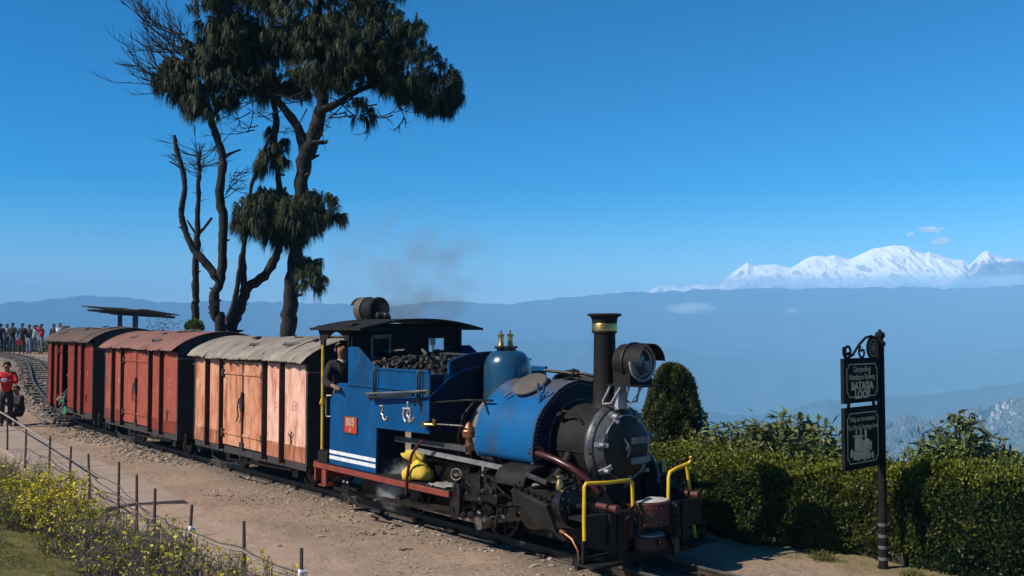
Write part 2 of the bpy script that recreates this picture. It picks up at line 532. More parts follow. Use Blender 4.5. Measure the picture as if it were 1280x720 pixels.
def terrain(x, y):
    x = np.asarray(x, float); y = np.asarray(y, float)
    u, v = UV(x, y)
    r = np.hypot(x, y)
    zp, g = plateau(x, y)
    vb = np.interp(u, [-90, -60, -32, -22, -12, -5, 0, 60], [-22, -22, -20, -14, -8, -4.2, -3.9, -3.9])
    out = np.maximum(np.maximum(vb - v, (-72 - u) * 1.0), np.maximum(v - 40, u - 45))
    out = np.maximum(out, 0)
    near = zp - out * .62 - smooth(out, 0, 3) * .6
    az = np.arctan2(x, np.maximum(y, 1e-3)); front = (y > 0)
    px = np.clip(640 + 1200 * np.tan(np.clip(az, -1.1, 1.1)), -600, 1900)
    cs = np.sqrt(1 + ((px - 640) / 1200) ** 2)
    zr = EYE + (408 - np.interp(px, RIDGE_PX, RIDGE_PY)) / 1200 * 6000 / cs
    zr = zr + (fbm(az * 90, az * 0, 5, 23) - .5) * 26
    zr = np.where(front, zr, 60)
    base = np.interp(r, [0, 300, 1200, 2600, 3600], [-120, -210, -520, -640, -640])
    t = smooth(r, 3200, 6000) if False else np.clip((r - 3200) / 2800, 0, 1) ** 1.15
    far = base + (zr - base) * t
    sp = fbm(x / 700 + 9, y / 700 + 4, 5, 3, True) - .6
    far = far + sp * 330 * smooth(r, 300, 1500) * smooth(6000 - r, 0, 1800)
    far = far + (fbm(x / 120, y / 120, 3, 11) - .5) * 26 * smooth(r, 200, 800)
    far = np.where(r > 6000, zr - (r - 6000) * .55 + (fbm(x / 160, y / 160, 3, 21) - .5) * 14, far)
    zt = EYE + (408 - np.interp(px, TOWN_PX, TOWN_PY)) / 1200 * 1900 / cs
    town = zt - np.abs(r - 1900) * np.where(r < 1900, .62, .9) + (fbm(x / 45, y / 45, 4, 5) - .5) * 34 * smooth(np.abs(r - 1900), 0, 60) + (fbm(x / 40, y / 40, 3, 6) - .5) * 9
    town = np.where(front & (px > 690), town, -900)
    far = np.maximum(far, town)
    for rq, PX_, PY_, sd in ((4500, [-400, 0, 150, 330, 520, 640, 760, 900, 1010, 1120, 1280, 1600], [430, 424, 414, 428, 420, 426, 420, 438, 455, 446, 430, 425], 41),
                             (3100, [-400, 0, 300, 520, 640, 760, 860, 960, 1080, 1180, 1280, 1600], [480, 470, 480, 476, 486, 500, 512, 505, 490, 480, 470, 460], 47)):
        zq = EYE + (408 - np.interp(px, PX_, PY_)) / 1200 * rq / cs
        q = zq - np.abs(r - rq) * .55 + (fbm(x / 260, y / 260, 5, sd, True) - .62) * 130 * smooth(np.abs(r - rq), 0, 260) + (fbm(np.arctan2(x, np.maximum(y, 1)) * 26, r * 0, 5, sd + 3) - .5) * 46
        far = np.where(front, np.maximum(far, q), far)
    return np.where(out > 0, np.maximum(near, np.where(r < 900, np.minimum(far, zp - .5), far)), zp), out, g, r, u, v


def make_ground():
    f_az = np.linspace(R(-36), R(36), 520)
    b_az = np.linspace(R(36), R(324), 74)[1:-1]
    az = np.concatenate([f_az, b_az])
    rr = np.concatenate([[0.5, 2.0, 4.0], 5.0 * (7000 / 5.0) ** np.linspace(0, 1, 300)])
    A, RR = np.meshgrid(az, rr)
    X = RR * np.sin(A); Y = RR * np.cos(A)
    Z, out, g, r, u, v = terrain(X, Y)
    # small humps in the dirt, none under the rails
    vt = v - np.interp(u, TRK_U[::-1], TRK_V[::-1])
    flat = smooth(np.abs(vt), .5, 1.3)
    Z = Z + (fbm(X * .9, Y * .9, 3, 31) - .5) * .07 * flat * (out <= 0) + (fbm(X * 3.1, Y * 3.1, 2, 33) - .5) * .035 * flat * (r < 40)
    n_r, n_a = X.shape
    V = np.stack([X, Y, Z], -1).reshape(-1, 3)
    idx = np.arange(n_r * n_a).reshape(n_r, n_a)
    nx = np.roll(idx, -1, axis=1)
    Fc = np.stack([idx[:-1], nx[:-1], nx[1:], idx[1:]], -1).reshape(-1, 4)[:, ::-1]
    grass = smooth(g + (fbm(X * 1.5, Y * 1.5, 3, 8) - .5) * .8, .1, .9)
    edge = smooth(-2.0 - v + (fbm(X * 2.2, Y * 2.2, 3, 18) - .5) * .8, -.45, .1) * (u > -6)
    grass = np.maximum(grass, edge * .6)
    path = smooth(v, 1.9, 2.3) * smooth(u, -30, -20)
    soot = smooth(np.abs(vt), .95, .35)
    wild = smooth(out, 0, 1.5)
    me = fast_mesh("ground", V, Fc, {"grass": grass.ravel(), "wild": wild.ravel(), "soot": soot.ravel(), "path": path.ravel()}, None, True)
    m, nt, b = new_mat("ground_earth")

    def attr(n):
        a = nt.nodes.new("ShaderNodeAttribute"); a.attribute_name = n; return a.outputs["Fac"]
    dirt = mixc(nt, ramp(nt, nz(nt, .8, 6), .35, .65), (.375, .265, .185), (.255, .178, .122))
    dirt = mixc(nt, ramp(nt, nz(nt, .45, 7, rough=.7), .50, .72), dirt, (.20, .145, .105))
    dirt = mixc(nt, ramp(nt, nz(nt, 1.6, 6, rough=.7), .56, .74), dirt, (.42, .325, .25))
    dirt = mixc(nt, ramp(nt, nz(nt, 16, 6, rough=.75), .5, .66), dirt, (.155, .115, .085))
    dirt = mixc(nt, ramp(nt, nz(nt, 38, 3, rough=.7), .62, .72), dirt, (.44, .38, .32))
    dirt = mixc(nt, attr("path"), dirt, mixc(nt, ramp(nt, nz(nt, 3, 6), .35, .65), (.385, .275, .20), (.295, .21, .152)))
    dirt = mixc(nt, attr("soot"), dirt, mixc(nt, ramp(nt, nz(nt, 14, 6), .4, .62), (.10, .08, .066), (.22, .175, .14)))
    lawn = mixc(nt, ramp(nt, nz(nt, 5, 5), .35, .65), (.085, .092, .022), (.19, .15, .055))
    c = mixc(nt, attr("grass"), dirt, lawn)
    wood = mixc(nt, ramp(nt, nz(nt, .03, 8, rough=.75), .4, .62), (.016, .030, .012), (.045, .056, .024))
    wood = mixc(nt, ramp(nt, nz(nt, .012, 6), .58, .70), wood, (.085, .09, .045))
    c = mixc(nt, attr("wild"), c, wood)
    nt.links.new(c, b.inputs["Base Color"])
    b.inputs["Roughness"].default_value = .95; b.inputs["Specular IOR Level"].default_value = .15
    bp = nt.nodes.new("ShaderNodeBump"); bp.inputs["Distance"].default_value = .03; bp.inputs["Strength"].default_value = .9
    nt.links.new(nz(nt, 11, 8, rough=.7), bp.inputs["Height"]); nt.links.new(bp.outputs[0], b.inputs["Normal"])
    me.materials.append(m)
    tag(link_mesh("ground", me), kind="structure")


def zg(x, y):
    return float(terrain(np.array([x]), np.array([y]))[0][0])


# the centre line of the track, far end last
TRK_U = [9.0, 0, -8, -13, -18.6, -22, -25.9, -30.3, -36, -43.8, -50, -58, -66]
TRK_V = [0, 0, 0, -.03, -.2, -.5, -1.05, -2.0, -3.2, -4.4, -4.9, -4.6, -3.4]


def track_curve():
    us = np.array(TRK_U[::-1], float); vs = np.array(TRK_V[::-1], float)
    t = np.arange(us[0], us[-1], .12)
    vv = np.interp(t, us, vs)
    for _ in range(3):
        k = np.ones(17) / 17
        pad = np.concatenate([np.full(8, vv[0]), vv, np.full(8, vv[-1])])
        vv = np.convolve(pad, k, 'valid')
    pts = [W(a, b) for a, b in zip(t[::-1], vv[::-1])]
    for p in pts: p.z = float(np.interp(p.y, *ZY))
    return pts


TRACK = track_curve()
make_ground()


def sweep(mb, pts, prof, closed=True):
    """prof: list of (sideways, up) along the path of points"""
    vs, fs = [], []; m = len(prof)
    for i, p in enumerate(pts):
        d = (pts[min(i + 1, len(pts) - 1)] - pts[max(i - 1, 0)]); d.z = 0; d.normalize()
        s = Vector((-d.y, d.x, 0))
        for a, h in prof: vs.append(p + s * a + Vector((0, 0, h)))
    for i in range(len(pts) - 1):
        for k in range(m):
            k2 = (k + 1) % m
            fs.append((i * m + k, i * m + k2, (i + 1) * m + k2, (i + 1) * m + k))
    fs.append(tuple(range(m))); fs.append(tuple((len(pts) - 1) * m + k for k in range(m))[::-1])
    mb.add(vs, fs)


def make_track():
    tr = empty("railway_track", W(0, 0, 0), 0, "narrow gauge railway track curving away behind the goods wagons", "railway track")
    inv = Matrix.Translation(-Vector(tr.location))
    pts = [p - Vector(tr.location) for p in TRACK]
    for s in (-1, 1):
        c = s * .318
        mb = MB()
        sweep(mb, pts[::2], [(c - .045, .012), (c + .045, .012), (c + .04, .022), (c + .008, .03), (c + .008, .082), (c + .024, .09), (c + .024, .112), (c - .024, .112), (c - .024, .09), (c - .008, .082), (c - .008, .03), (c - .04, .022)])
        r = mb.build("rail", RAILS, tr, smooth=25)
        mb = MB()
        sweep(mb, pts[::2], [(c - .02, .1125), (c + .02, .1125), (c + .016, .116), (c - .016, .116)])
        mb.build("rail_head", RAILTOP, r)
    # sleepers, each its own piece
    protos = []
    for k in range(5):
        mb = MB(); L = rnd.uniform(.62, .72)
        w = rnd.uniform(.085, .11)
        mb.obox((0, 0, -.035), (2 * L, 2 * w, .13), (rnd.uniform(-.02, .02), rnd.uniform(-.02, .02), 0))
        mb.obox((L * .9, 0, -.03), (L * .25, 1.7 * w, .13), (0, .05, .02))
        protos.append(mb.mesh("sleeper", SLEEPER))
    dist = 0; nxt = 0; cnt = 0
    for i in range(1, len(pts) - 1):
        dist += (pts[i] - pts[i - 1]).length
        if dist >= nxt:
            nxt += .62
            d = (pts[i + 1] - pts[i - 1]); d.z = 0
            o = link_mesh("sleeper", protos[cnt % 5], None, tr); cnt += 1
            ub = UV(TRACK[i].x, TRACK[i].y)[0]
            o.location = pts[i] + Vector((0, 0, (.0 if cnt % 3 else .012) - .055 * float(smooth(np.array(ub), -15.5, -12.5))))
            o.rotation_euler = (0, 0, math.atan2(d.y, d.x) + math.pi / 2 + rnd.uniform(-.05, .05))
            o.scale = (rnd.uniform(.92, 1.05), rnd.uniform(.9, 1.15), 1)
    # joint plates with bolts along the lit rail
    mb = MB()
    for i in range(6, len(pts) - 60, 7):
        d = (pts[i + 1] - pts[i - 1]); d.z = 0; d.normalize(); s = Vector((-d.y, d.x, 0))
        for sd in (-1, 1):
            mb.obox(pts[i] + s * sd * .318 + Vector((0, 0, .035)), (.14, .17, .03), Matrix((d, s, Vector((0, 0, 1)))).transposed())
    mb.build("rail_chair", RAILS, tr, kind="stuff")


make_track()


def stone_mesh(n=60, size=(.012, .05), centers=None, m=STONE, name="stones", flat=.6):
    """many small angular stones as one mesh; centers (n,3)"""
    base = []
    ico = bmesh.new(); bmesh.ops.create_icosphere(ico, subdivisions=1, radius=1)
    bv = np.array([v.co[:] for v in ico.verts]); bf = np.array([[v.index for v in f.verts] for f in ico.faces]); ico.free()
    n = len(centers)
    sz = rng.uniform(size[0], size[1], n) * rng.uniform(.5, 1, n)
    V = bv[None] * (1 + rng.uniform(-.28, .28, (n, len(bv), 1)))
    V = V * sz[:, None, None] * np.stack([rng.uniform(.7, 1.4, n), rng.uniform(.7, 1.2, n), rng.uniform(.4, .9, n) * flat * 1.4], -1)[:, None, :]
    a = rng.uniform(0, 6.28, n); ca, sa = np.cos(a), np.sin(a)
    x = V[..., 0] * ca[:, None] - V[..., 1] * sa[:, None]; y = V[..., 0] * sa[:, None] + V[..., 1] * ca[:, None]
    V = np.stack([x, y, V[..., 2]], -1) + np.asarray(centers)[:, None, :]
    Fc = (bf[None] + (np.arange(n) * len(bv))[:, None, None]).reshape(-1, 3)
    return fast_mesh(name, V.reshape(-1, 3), Fc, None, m)


def scatter_uv(n, u0, u1, v0, v1):
    u = rng.uniform(u0, u1, n); v = rng.uniform(v0, v1, n)
    x = P0.x + FW.x * u + NR.x * v; y = P0.y + FW.y * u + NR.y * v
    return x, y, u, v


def make_stones():
    x, y, u, v = scatter_uv(8500, -17, 4.5, .42, 3.2)
    keep = fbm(x * .8, y * .8, 3, 51) + rng.uniform(-.25, .25, len(x)) > .52
    keep &= ~((v > 1.75) & (rng.random(len(x)) > .12))
    x, y = x[keep], y[keep]
    z = terrain(x, y)[0]
    tag(link_mesh("gravel", stone_mesh(size=(.006, .032), centers=np.stack([x, y, z + .004], -1))), "loose pale stones strewn over the dirt beside the railway track", "gravel", kind="stuff")
    # the ballast shoulder beside the far curve
    c = []
    for p0, p1 in zip(TRACK[150:480], TRACK[151:481]):
        d = (p1 - p0); d.z = 0; d.normalize(); s = Vector((-d.y, d.x, 0))
        for _ in range(14):
            a = rnd.choice((-1, 1)) * rnd.gauss(.72, .2) if rnd.random() < .7 else rnd.uniform(-.55, .55)
            q = p0 + s * a; c.append((q.x, q.y, q.z + .01))
    for p0, p1 in zip(TRACK[20:150], TRACK[21:151]):
        d = (p1 - p0); d.z = 0; d.normalize(); s = Vector((-d.y, d.x, 0))
        for _ in range(4):
            q = p0 + s * rnd.uniform(-.7, .7); c.append((q.x, q.y, q.z + .0))
    tag(link_mesh("ballast", stone_mesh(size=(.02, .07), centers=np.array(c))), "grey track ballast under and beside the curving rails", "ballast", kind="stuff")


make_stones()


def make_path():
    # raised concrete footpath, slab by slab, ending at a broken corner
    pa = empty("footpath", W(-12, 2.4), 0)
    tag(pa, kind="structure")
    us = [-5.35]
    while us[-1] > -24: us.append(us[-1] - rnd.uniform(1.35, 1.6))
    for a, b in zip(us, us[1:]):
        mb = MB()
        va = np.interp(a, [-24, -12, -5], [1.55, 1.72, 2.15]); vb_ = np.interp(b, [-24, -12, -5], [1.55, 1.72, 2.15])
        fa = np.interp(a, FENCE_U, FENCE_V) + .1; fb = np.interp(b, FENCE_U, FENCE_V) + .1
        g = .008
        pts = [W(a - g, va), W(a - g, fa), W(b + g, fb), W(b + g, vb_)]
        if a == us[0]: pts = [W(a + .12, va + .05), W(a - .1, va + .7), W(a + .05, fa), W(b + g, fb), W(b + g, vb_)]
        z0 = min(zg(p.x, p.y) for p in pts)
        poly = [(p.x - pa.location.x, p.y - pa.location.y, -.12) for p in pts]
        mb.prism(poly, (0, 0, .12 + .055 + rnd.uniform(-.006, .006) + np.interp(pts[0].y, *ZY)))
        mb.build("slab", CONCR, pa, bev=.012)


make_path()

# ------------------------------------------------------------------ writing
def text(body, m, parent, mtx, size, ext=.002, sx=1.0, name="lettering", bold=0.0, align='CENTER', sp=1.0):
    cu = bpy.data.curves.new(name, 'FONT')
    cu.body = body; cu.size = size; cu.extrude = ext; cu.offset = bold
    cu.align_x = align; cu.align_y = 'CENTER'; cu.space_character = sp; cu.resolution_u = 3
    o = bpy.data.objects.new(name, cu); COL.objects.link(o)
    cu.materials.append(m)
    bpy.context.view_layer.update()
    me = bpy.data.meshes.new_from_object(o.evaluated_get(bpy.context.evaluated_depsgraph_get()))
    bpy.data.objects.remove(o); bpy.data.curves.remove(cu)
    me.name = name
    o = link_mesh(name, me, m, parent)
    o.matrix_local = mtx @ Matrix.Diagonal((sx, 1, 1, 1))
    return o


def side_mtx(u, v, z):
    """upright on the lit side of a vehicle, reading left to right"""
    return Matrix(((-1, 0, 0, -u), (0, 0, 1, v), (0, 1, 0, z), (0, 0, 0, 1)))


def arc(cu, cz, r, a0, a1, n):
    return [(cu + r * math.cos(a0 + (a1 - a0) * k / n), cz + r * math.sin(a0 + (a1 - a0) * k / n)) for k in range(n + 1)]


# ------------------------------------------------------------------ the locomotive
def make_loco():
    L = empty("steam_locomotive", P0, TRAIN_ROT, "blue narrow gauge saddle tank steam locomotive with tall black chimney and red number plate", "locomotive")

    def mb(): return MB(True)

    def B(x, name, m, parent=L, bev=0.0, smooth=35, label=None, kind=None):
        return x.build(name, m, parent, bev, smooth, label, kind)

    # ---- cab and bunker sides
    out = [(-3.17, .72), (-1.97, .72), (-1.955, 1.31), (-.78, 1.325), (-.78, 1.85), (-.86, 2.085), (-1.996, 2.085), (-2.44, 2.345), (-2.685, 2.345),
           (-2.685, 1.85), (-2.93, 1.845), (-2.985, 1.825), (-3.02, 1.76), (-3.05, 1.69), (-3.16, 1.63)]
    out[4:6] = [(-.78, 2.09)]
    for s in (1, -1):
        m_ = mb(); m_.prism([(u, s * .95, z) for u, z in out], (0, -s * .03, 0))
        sh = B(m_, "side_sheet", BLUE, bev=.006)
        m_ = mb(); m_.box(-2.685, -.775, s * .951, s * .968, 1.822, 1.852)
        m_.box(-1.99, -.775, s * .951, s * .962, 2.06, 2.09)
        B(m_, "beading", BLUE, sh, bev=.004)
        m_ = mb()
        for u in np.arange(-2.64, -.8, .11): m_.rivet((u, s * .951, 1.80), (0, s, 0), .006)
        for z in np.arange(1.9, 2.3, .09): m_.rivet((-2.655, s * .951, z), (0, s, 0), .007)
        for z in np.arange(1.38, 2.05, .1): m_.rivet((-.80, s * .951, z), (0, s, 0), .006)
        B(m_, "rivet", BLUE, sh, kind="stuff")
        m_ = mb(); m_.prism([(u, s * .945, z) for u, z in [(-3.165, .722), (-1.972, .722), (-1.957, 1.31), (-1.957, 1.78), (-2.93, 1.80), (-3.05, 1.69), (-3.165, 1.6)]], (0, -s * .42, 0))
        B(m_, "side_tank", SHADED_BLUE, sh)
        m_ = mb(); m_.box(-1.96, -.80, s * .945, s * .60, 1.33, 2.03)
        B(m_, "bunker_lining", SHADED_BLUE, sh)
    for z0, z1 in ((.868, .914), (.79, .838)):
        m_ = mb(); m_.box(-3.165, -1.972, .95, .9535, z0, z1)
        B(m_, "painted_stripe", WHITE)
    m_ = mb(); m_.box(-2.745, -2.42, .95, .966, 1.185, 1.41)
    npl = B(m_, "number_plate", REDPL, bev=.006)
    m_ = mb()
    for z0, z1 in ((1.185, 1.195), (1.40, 1.41)): m_.box(-2.745, -2.42, .966, .969, z0, z1)
    for u0, u1 in ((-2.745, -2.735), (-2.43, -2.42)): m_.box(u0, u1, .966, .9688, 1.195, 1.40)
    B(m_, "plate_rim", BRASS, npl)
    text("805", DIGIT, npl, side_mtx(-2.582, .968, 1.333), .155, .004, .98, bold=.006)
    text("B", DIGIT, npl, side_mtx(-2.582, .968, 1.228), .075, .004, .9, bold=.004)
    # brass letters of the railway's initials
    m_ = mb(); m_.tube([(-1.86, .956, 1.60), (-1.80, .956, 1.605), (-1.80, .956, 1.55), (-1.83, .956, 1.51), (-1.79, .956, 1.48), (-1.78, .956, 1.44), (-1.74, .956, 1.425), (-1.70, .956, 1.45), (-1.70, .956, 1.475)], .013, 6)
    B(m_, "brass_letter", LETTERM)
    m_ = mb(); m_.tube([(-1.33, .956, 1.60), (-1.22, .956, 1.605), (-1.16, .956, 1.61)], .014, 6)
    m_.tube([(-1.30, .956, 1.59), (-1.33, .956, 1.54), (-1.31, .956, 1.48), (-1.27, .956, 1.44)], .014, 6)
    m_.tube([(-1.22, .956, 1.66), (-1.21, .956, 1.58), (-1.24, .956, 1.53), (-1.20, .956, 1.50), (-1.20, .956, 1.44)], .014, 6)
    m_.tube([(-1.17, .956, 1.60), (-1.17, .956, 1.44), (-1.12, .956, 1.46), (-1.09, .956, 1.51)], .013, 6)
    m_.ball((-1.215, .956, 1.68), .022, 8, 6)
    B(m_, "brass_letter", LETTERM)
    # handrail by the doorway
    m_ = mb(); m_.tube([(-3.13, .95, 1.66), (-3.19, .985, 1.66), (-3.21, .985, 1.62), (-3.21, .985, 1.40), (-3.19, .985, 1.37), (-3.14, .95, 1.37)], .014, 8)
    B(m_, "handrail", STEEL)
    # yellow doorway pole and its black roof bracket
    m_ = mb(); m_.cyl((-3.38, .95, .90), (-3.38, .95, 2.36), .020, n=10); m_.cyl((-3.38, .95, 1.52), (-3.38, .95, 1.60), .032, n=10)
    m_.cyl((-3.38, .95, 1.545), (-3.38, .99, 1.545), .016, n=8)
    B(m_, "cab_pole", YELLOW)
    m_ = mb(); m_.cyl((-3.38, -.95, .90), (-3.38, -.95, 2.36), .020, n=10)
    B(m_, "cab_pole", YELLOW)
    for s in (1, -1):
        arch = [(-3.43, 2.33), (-3.33, 2.33), (-3.325, 2.44)] + [(-3.02 + .29 * math.cos(a), 2.31 + .235 * math.sin(a)) for a in np.linspace(2.5, .5, 9)] + [(-2.69, 2.44), (-2.66, 2.34), (-2.66, 2.635), (-3.55, 2.635), (-3.47, 2.50)]
        m_ = mb(); m_.prism([(u, s * .955, z) for u, z in arch], (0, -s * .03, 0))
        B(m_, "roof_bracket", SOOT)
        m_ = mb(); m_.box(-2.70, -2.63, s * .92, s * .86, 1.85, 2.64)
        B(m_, "cab_pillar", SOOT)
    # cab front with two windows
    wz0, wz1 = 2.20, 2.45
    m_ = mb()
    segs = [(-.89, -.655), (-.335, .31), (.60, .89)]
    for a, b in segs: m_.box(-2.70, -2.665, a, b, 1.32, 2.66)
    for a, b in ((-.655, -.335), (.31, .60)):
        m_.box(-2.70, -2.665, a, b, 1.32, wz0); m_.box(-2.70, -2.665, a, b, wz1, 2.66)
    cf = B(m_, "cab_front", SOOT)
    for a, b in ((-.655, -.335), (.31, .60)):
        m_ = mb(); t = .016
        m_.box(-2.663, -2.64, a - t, a + t, wz0, wz1); m_.box(-2.663, -2.64, b - t, b + t, wz0, wz1)
        m_.box(-2.6625, -2.642, a - t, b + t, wz1, wz1 + 2 * t); m_.box(-2.6625, -2.642, a - t, b + t, wz0 - 2 * t, wz0)
        w = B(m_, "window_frame", GREYPAINT if a > 0 else SOOT, cf, bev=.004)
    m_ = mb(); m_.box(-2.69, -2.675, .31, .60, wz0, wz1)
    B(m_, "window_shutter", SOOT, cf)
    m_ = mb(); m_.box(-2.69, -2.684, -.655, -.335, wz0, wz1)
    g, nt, b_ = new_mat("window_glass"); b_.inputs["Transmission Weight"].default_value = .9; b_.inputs["Roughness"].default_value = .08
    b_.inputs["Base Color"].default_value = (.8, .9, .95, 1)
    B(m_, "window_pane", g, cf)
    m_ = mb(); m_.tube([(-2.64, .60, 2.42), (-2.62, .60, 2.49), (-2.62, .31, 2.50), (-2.64, .31, 2.43)], .012, 6)
    B(m_, "window_hood", SILVER, cf)
    # roof: shallow arch
    m_ = mb()
    n = 14; vs, fs = [], []
    for u, dz in ((-3.62, 0), (-2.24, 0.0)):
        for t_, off in ((0, 0), (1, -.028)):
            for k in range(n + 1):
                v = -1.02 + 2.04 * k / n
                vs.append((u, v, 2.595 + .135 * (1 - (v / 1.02) ** 2) + off))
    q = n + 1
    for k in range(n):
        fs += [(k, k + 1, 2 * q + k + 1, 2 * q + k), (q + k, 3 * q + k, 3 * q + k + 1, q + k + 1), (k, q + k, q + k + 1, k + 1), (2 * q + k, 2 * q + k + 1, 3 * q + k + 1, 3 * q + k)]
    fs += [(0, 2 * q, 3 * q, q), (n, q + n, 3 * q + n, 2 * q + n)]
    m_.add(vs, fs)
    roof = B(m_, "cab_roof", SOOT)
    m_ = mb()
    for s in (-1, 1): m_.bar((-3.62, s * 1.015, 2.585), (-2.24, s * 1.015, 2.585), .03, .035)
    m_.box(-2.27, -2.24, -.98, .98, 2.57, 2.60)
    B(m_, "roof_edge", SOOT, roof)
    m_ = mb()
    for k in range(5): m_.ball((-3.1 + rnd.uniform(-.08, .08), .1 + rnd.uniform(-.08, .08), 2.76 + rnd.uniform(-.02, .02)), .055, 7, 5, lump=.25)
    B(m_, "coal_lump", COALM, roof, kind="stuff")
    # rear lamp drum on the roof
    m_ = mb()
    c = (-3.85, 0, 2.87)
    m_.lathe([(0, .0), (.17, 0), (.185, .02), (.185, .18), (.175, .18), (.175, .40), (.185, .41), (.185, .43), (.165, .45), (.0, .45)], c, (1, 0, 0), 28)
    m_.box(-3.85, -3.56, -.12, .12, 2.63, 2.74)
    ll = B(m_, "rear_headlamp", SMOKEBOX)
    m_ = mb(); m_.lathe([(.188, .0), (.192, .0), (.192, .17), (.188, .17)], c, (1, 0, 0), 28)
    B(m_, "lamp_band", BROWNLID, ll)
    m_ = mb(); m_.lathe([(.186, -.10), (.19, -.10), (.19, .01), (.186, .01)], c, (1, 0, 0), 14, R(20), R(160), ref=(0, 1, 0))
    B(m_, "lamp_hood", SMOKEBOX, ll)
    m_ = mb(); m_.lathe([(.0, -.012), (.15, -.004), (.16, .003)], c, (1, 0, 0), 24)
    B(m_, "lamp_glass", GLASS_DK, ll)
    # cab floor, back
    m_ = mb(); m_.box(-3.56, -.36, -.96, .955, .665, .715)
    fp = B(m_, "running_plate", SOOT, bev=.004)
    for s in (1, -1):
        m_ = mb(); m_.box(-3.572, -.335, s * .96, s * .985, .635, .705)
        B(m_, "plate_edge", REDFRAME, fp, bev=.005)
    m_ = mb(); m_.box(-3.60, -3.56, -.95, .95, .45, .72)
    B(m_, "rear_beam", REDFRAME)
    m_ = mb(); m_.box(-3.52, -3.25, .66, .94, .716, .87); m_.box(-3.50, -3.27, .68, .92, .87, .882)
    B(m_, "tool_box", GREASE, bev=.008)
    m_ = mb(); m_.box(-3.36, -3.24, .93, .965, .42, .64); m_.box(-3.40, -3.20, .80, 1.0, .40, .42)
    B(m_, "footstep", REDFRAME)
    m_ = mb()
    for k in range(6): m_.lathe([(.03, -.012), (.042, 0), (.03, .012), (.018, 0), (.03, -.012)], (-3.66 - .03 * (k % 2), .45 + .02 * k, .66 - .055 * k), (k % 2, 1 - k % 2, .2), 10)
    m_.tube([(-3.60, .5, .60), (-3.70, .5, .58), (-3.76, .5, .50), (-3.72, .5, .42), (-3.66, .5, .45)], .022, 8)
    B(m_, "coupling_chain", GREASE)
    # ---- bunker front
    fr = [(.935, 1.33), (.935, 1.83), (.66, 2.04), (.66, 2.185), (.55, 2.225), (.43, 2.262), (.25, 2.288), (.05, 2.298)]
    poly = fr + [(-v, z) for v, z in fr[::-1]]
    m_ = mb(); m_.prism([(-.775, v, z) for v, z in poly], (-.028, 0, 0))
    bf = B(m_, "bunker_front", SHADED_BLUE, bev=.004)
    m_ = mb(); arcp = [(-.768, v, z) for v, z in [(.93, 1.79), (.66, 1.995), (.43, 2.085), (.15, 2.128), (-.15, 2.128), (-.43, 2.085), (-.66, 1.995), (-.93, 1.79)]]
    m_.tube(arcp, .011, 6)
    m_.tube([(-.768, v, z) for v, z in poly[3:-3]], .010, 6)
    B(m_, "beading", BLUE, bf)
    m_ = mb(); m_.box(-.80, -.77, .63, .665, 2.02, 2.18)
    B(m_, "bunker_rail", BLUE, bf)
    # ---- coal
    m_ = mb(); m_.box(-2.66, -.81, -.6, .6, 1.5, 1.95)
    B(m_, "bunker_floor", SOOT)
    cc = []
    for _ in range(3000):
        u = rnd.uniform(-2.62, -.83); v = rnd.uniform(-.88, .88)
        top = 2.13 + .12 * math.exp(-((u + 2.1) / .6) ** 2) - .16 * abs(v) ** 2 + .05 * math.sin(u * 7 + v * 3) - .22 * smooth(np.array(u), -1.4, -.8)
        cc.append((-u, v, float(top) - rnd.uniform(0, .10)))
    o = link_mesh("coal_heap", stone_mesh(size=(.022, .065), centers=np.array(cc), m=COALM, name="coal_heap", flat=.75), None, L); tag(o, kind="stuff")
    m_ = mb(); m_.obox((-1.75, .35, 2.285), (.5, .03, .02), (0, .1, .5)); m_.obox((-2.15, .55, 2.30), (.4, .05, .02), (0, -.06, -.2)); m_.obox((-1.5, -.1, 2.25), (.5, .04, .02), (0, .05, -.8))
    B(m_, "kindling_stick", TWIGM, kind="stuff")
    # hooks that hold the fire irons
    for u in (-1.99, -.99):
        m_ = mb(); m_.tube([(u, .955, 2.09), (u + .01, .985, 2.03), (u + .01, .985, 1.70), (u + .02, 1.03, 1.66), (u + .02, 1.035, 1.76)], .012, 6)
        m_.tube([(u + .07, .955, 2.09), (u + .07, .985, 2.03), (u + .05, .99, 1.68)], .011, 6)
        B(m_, "hanging_hook", BLACK)
    # ---- boiler, dome
    BZ = 1.32
    m_ = mb(); m_.lathe([(.44, -.78), (.44, -.18)], (0, 0, BZ), (1, 0, 0), 40)
    bl = B(m_, "boiler", LAG)
    m_ = mb(); m_.lathe([(.445, -.74), (.457, -.74), (.457, -.66), (.445, -.66)], (0, 0, BZ), (1, 0, 0), 40); m_.lathe([(.445, -.30), (.455, -.30), (.455, -.25), (.445, -.25)], (0, 0, BZ), (1, 0, 0), 40)
    B(m_, "boiler_band", BLACK, bl)
    m_ = mb(); m_.box(-1.9, -.6, -.45, .45, .72, 1.36)
    B(m_, "firebox", SOOT)
    m_ = mb(); m_.lathe([(.30, -.35), (.297, .0), (.295, .35), (.285, .42), (.26, .48), (.22, .53), (.17, .56), (.09, .575), (0, .578)], (-.45, 0, 1.755), n=44)
    dm = B(m_, "dome", TEAL, smooth=60)
    m_ = mb(); m_.lathe([(0, 0), (.12, 0), (.12, .035), (.10, .045), (0, .05)], (-.45, .02, 2.32), n=24); m_.box(-.51, -.39, -.11, .16, 2.345, 2.375)
    B(m_, "valve_seat", BLACK, dm)
    for v in (-.045, .105):
        m_ = mb(); m_.lathe([(.04, 0), (.04, .02), (.033, .03), (.032, .125), (.038, .13), (.038, .14), (.043, .145), (.043, .155), (.012, .158), (.012, .20), (0, .20)], (-.45, v, 2.37), n=18)
        B(m_, "safety_valve", BRASS, dm)
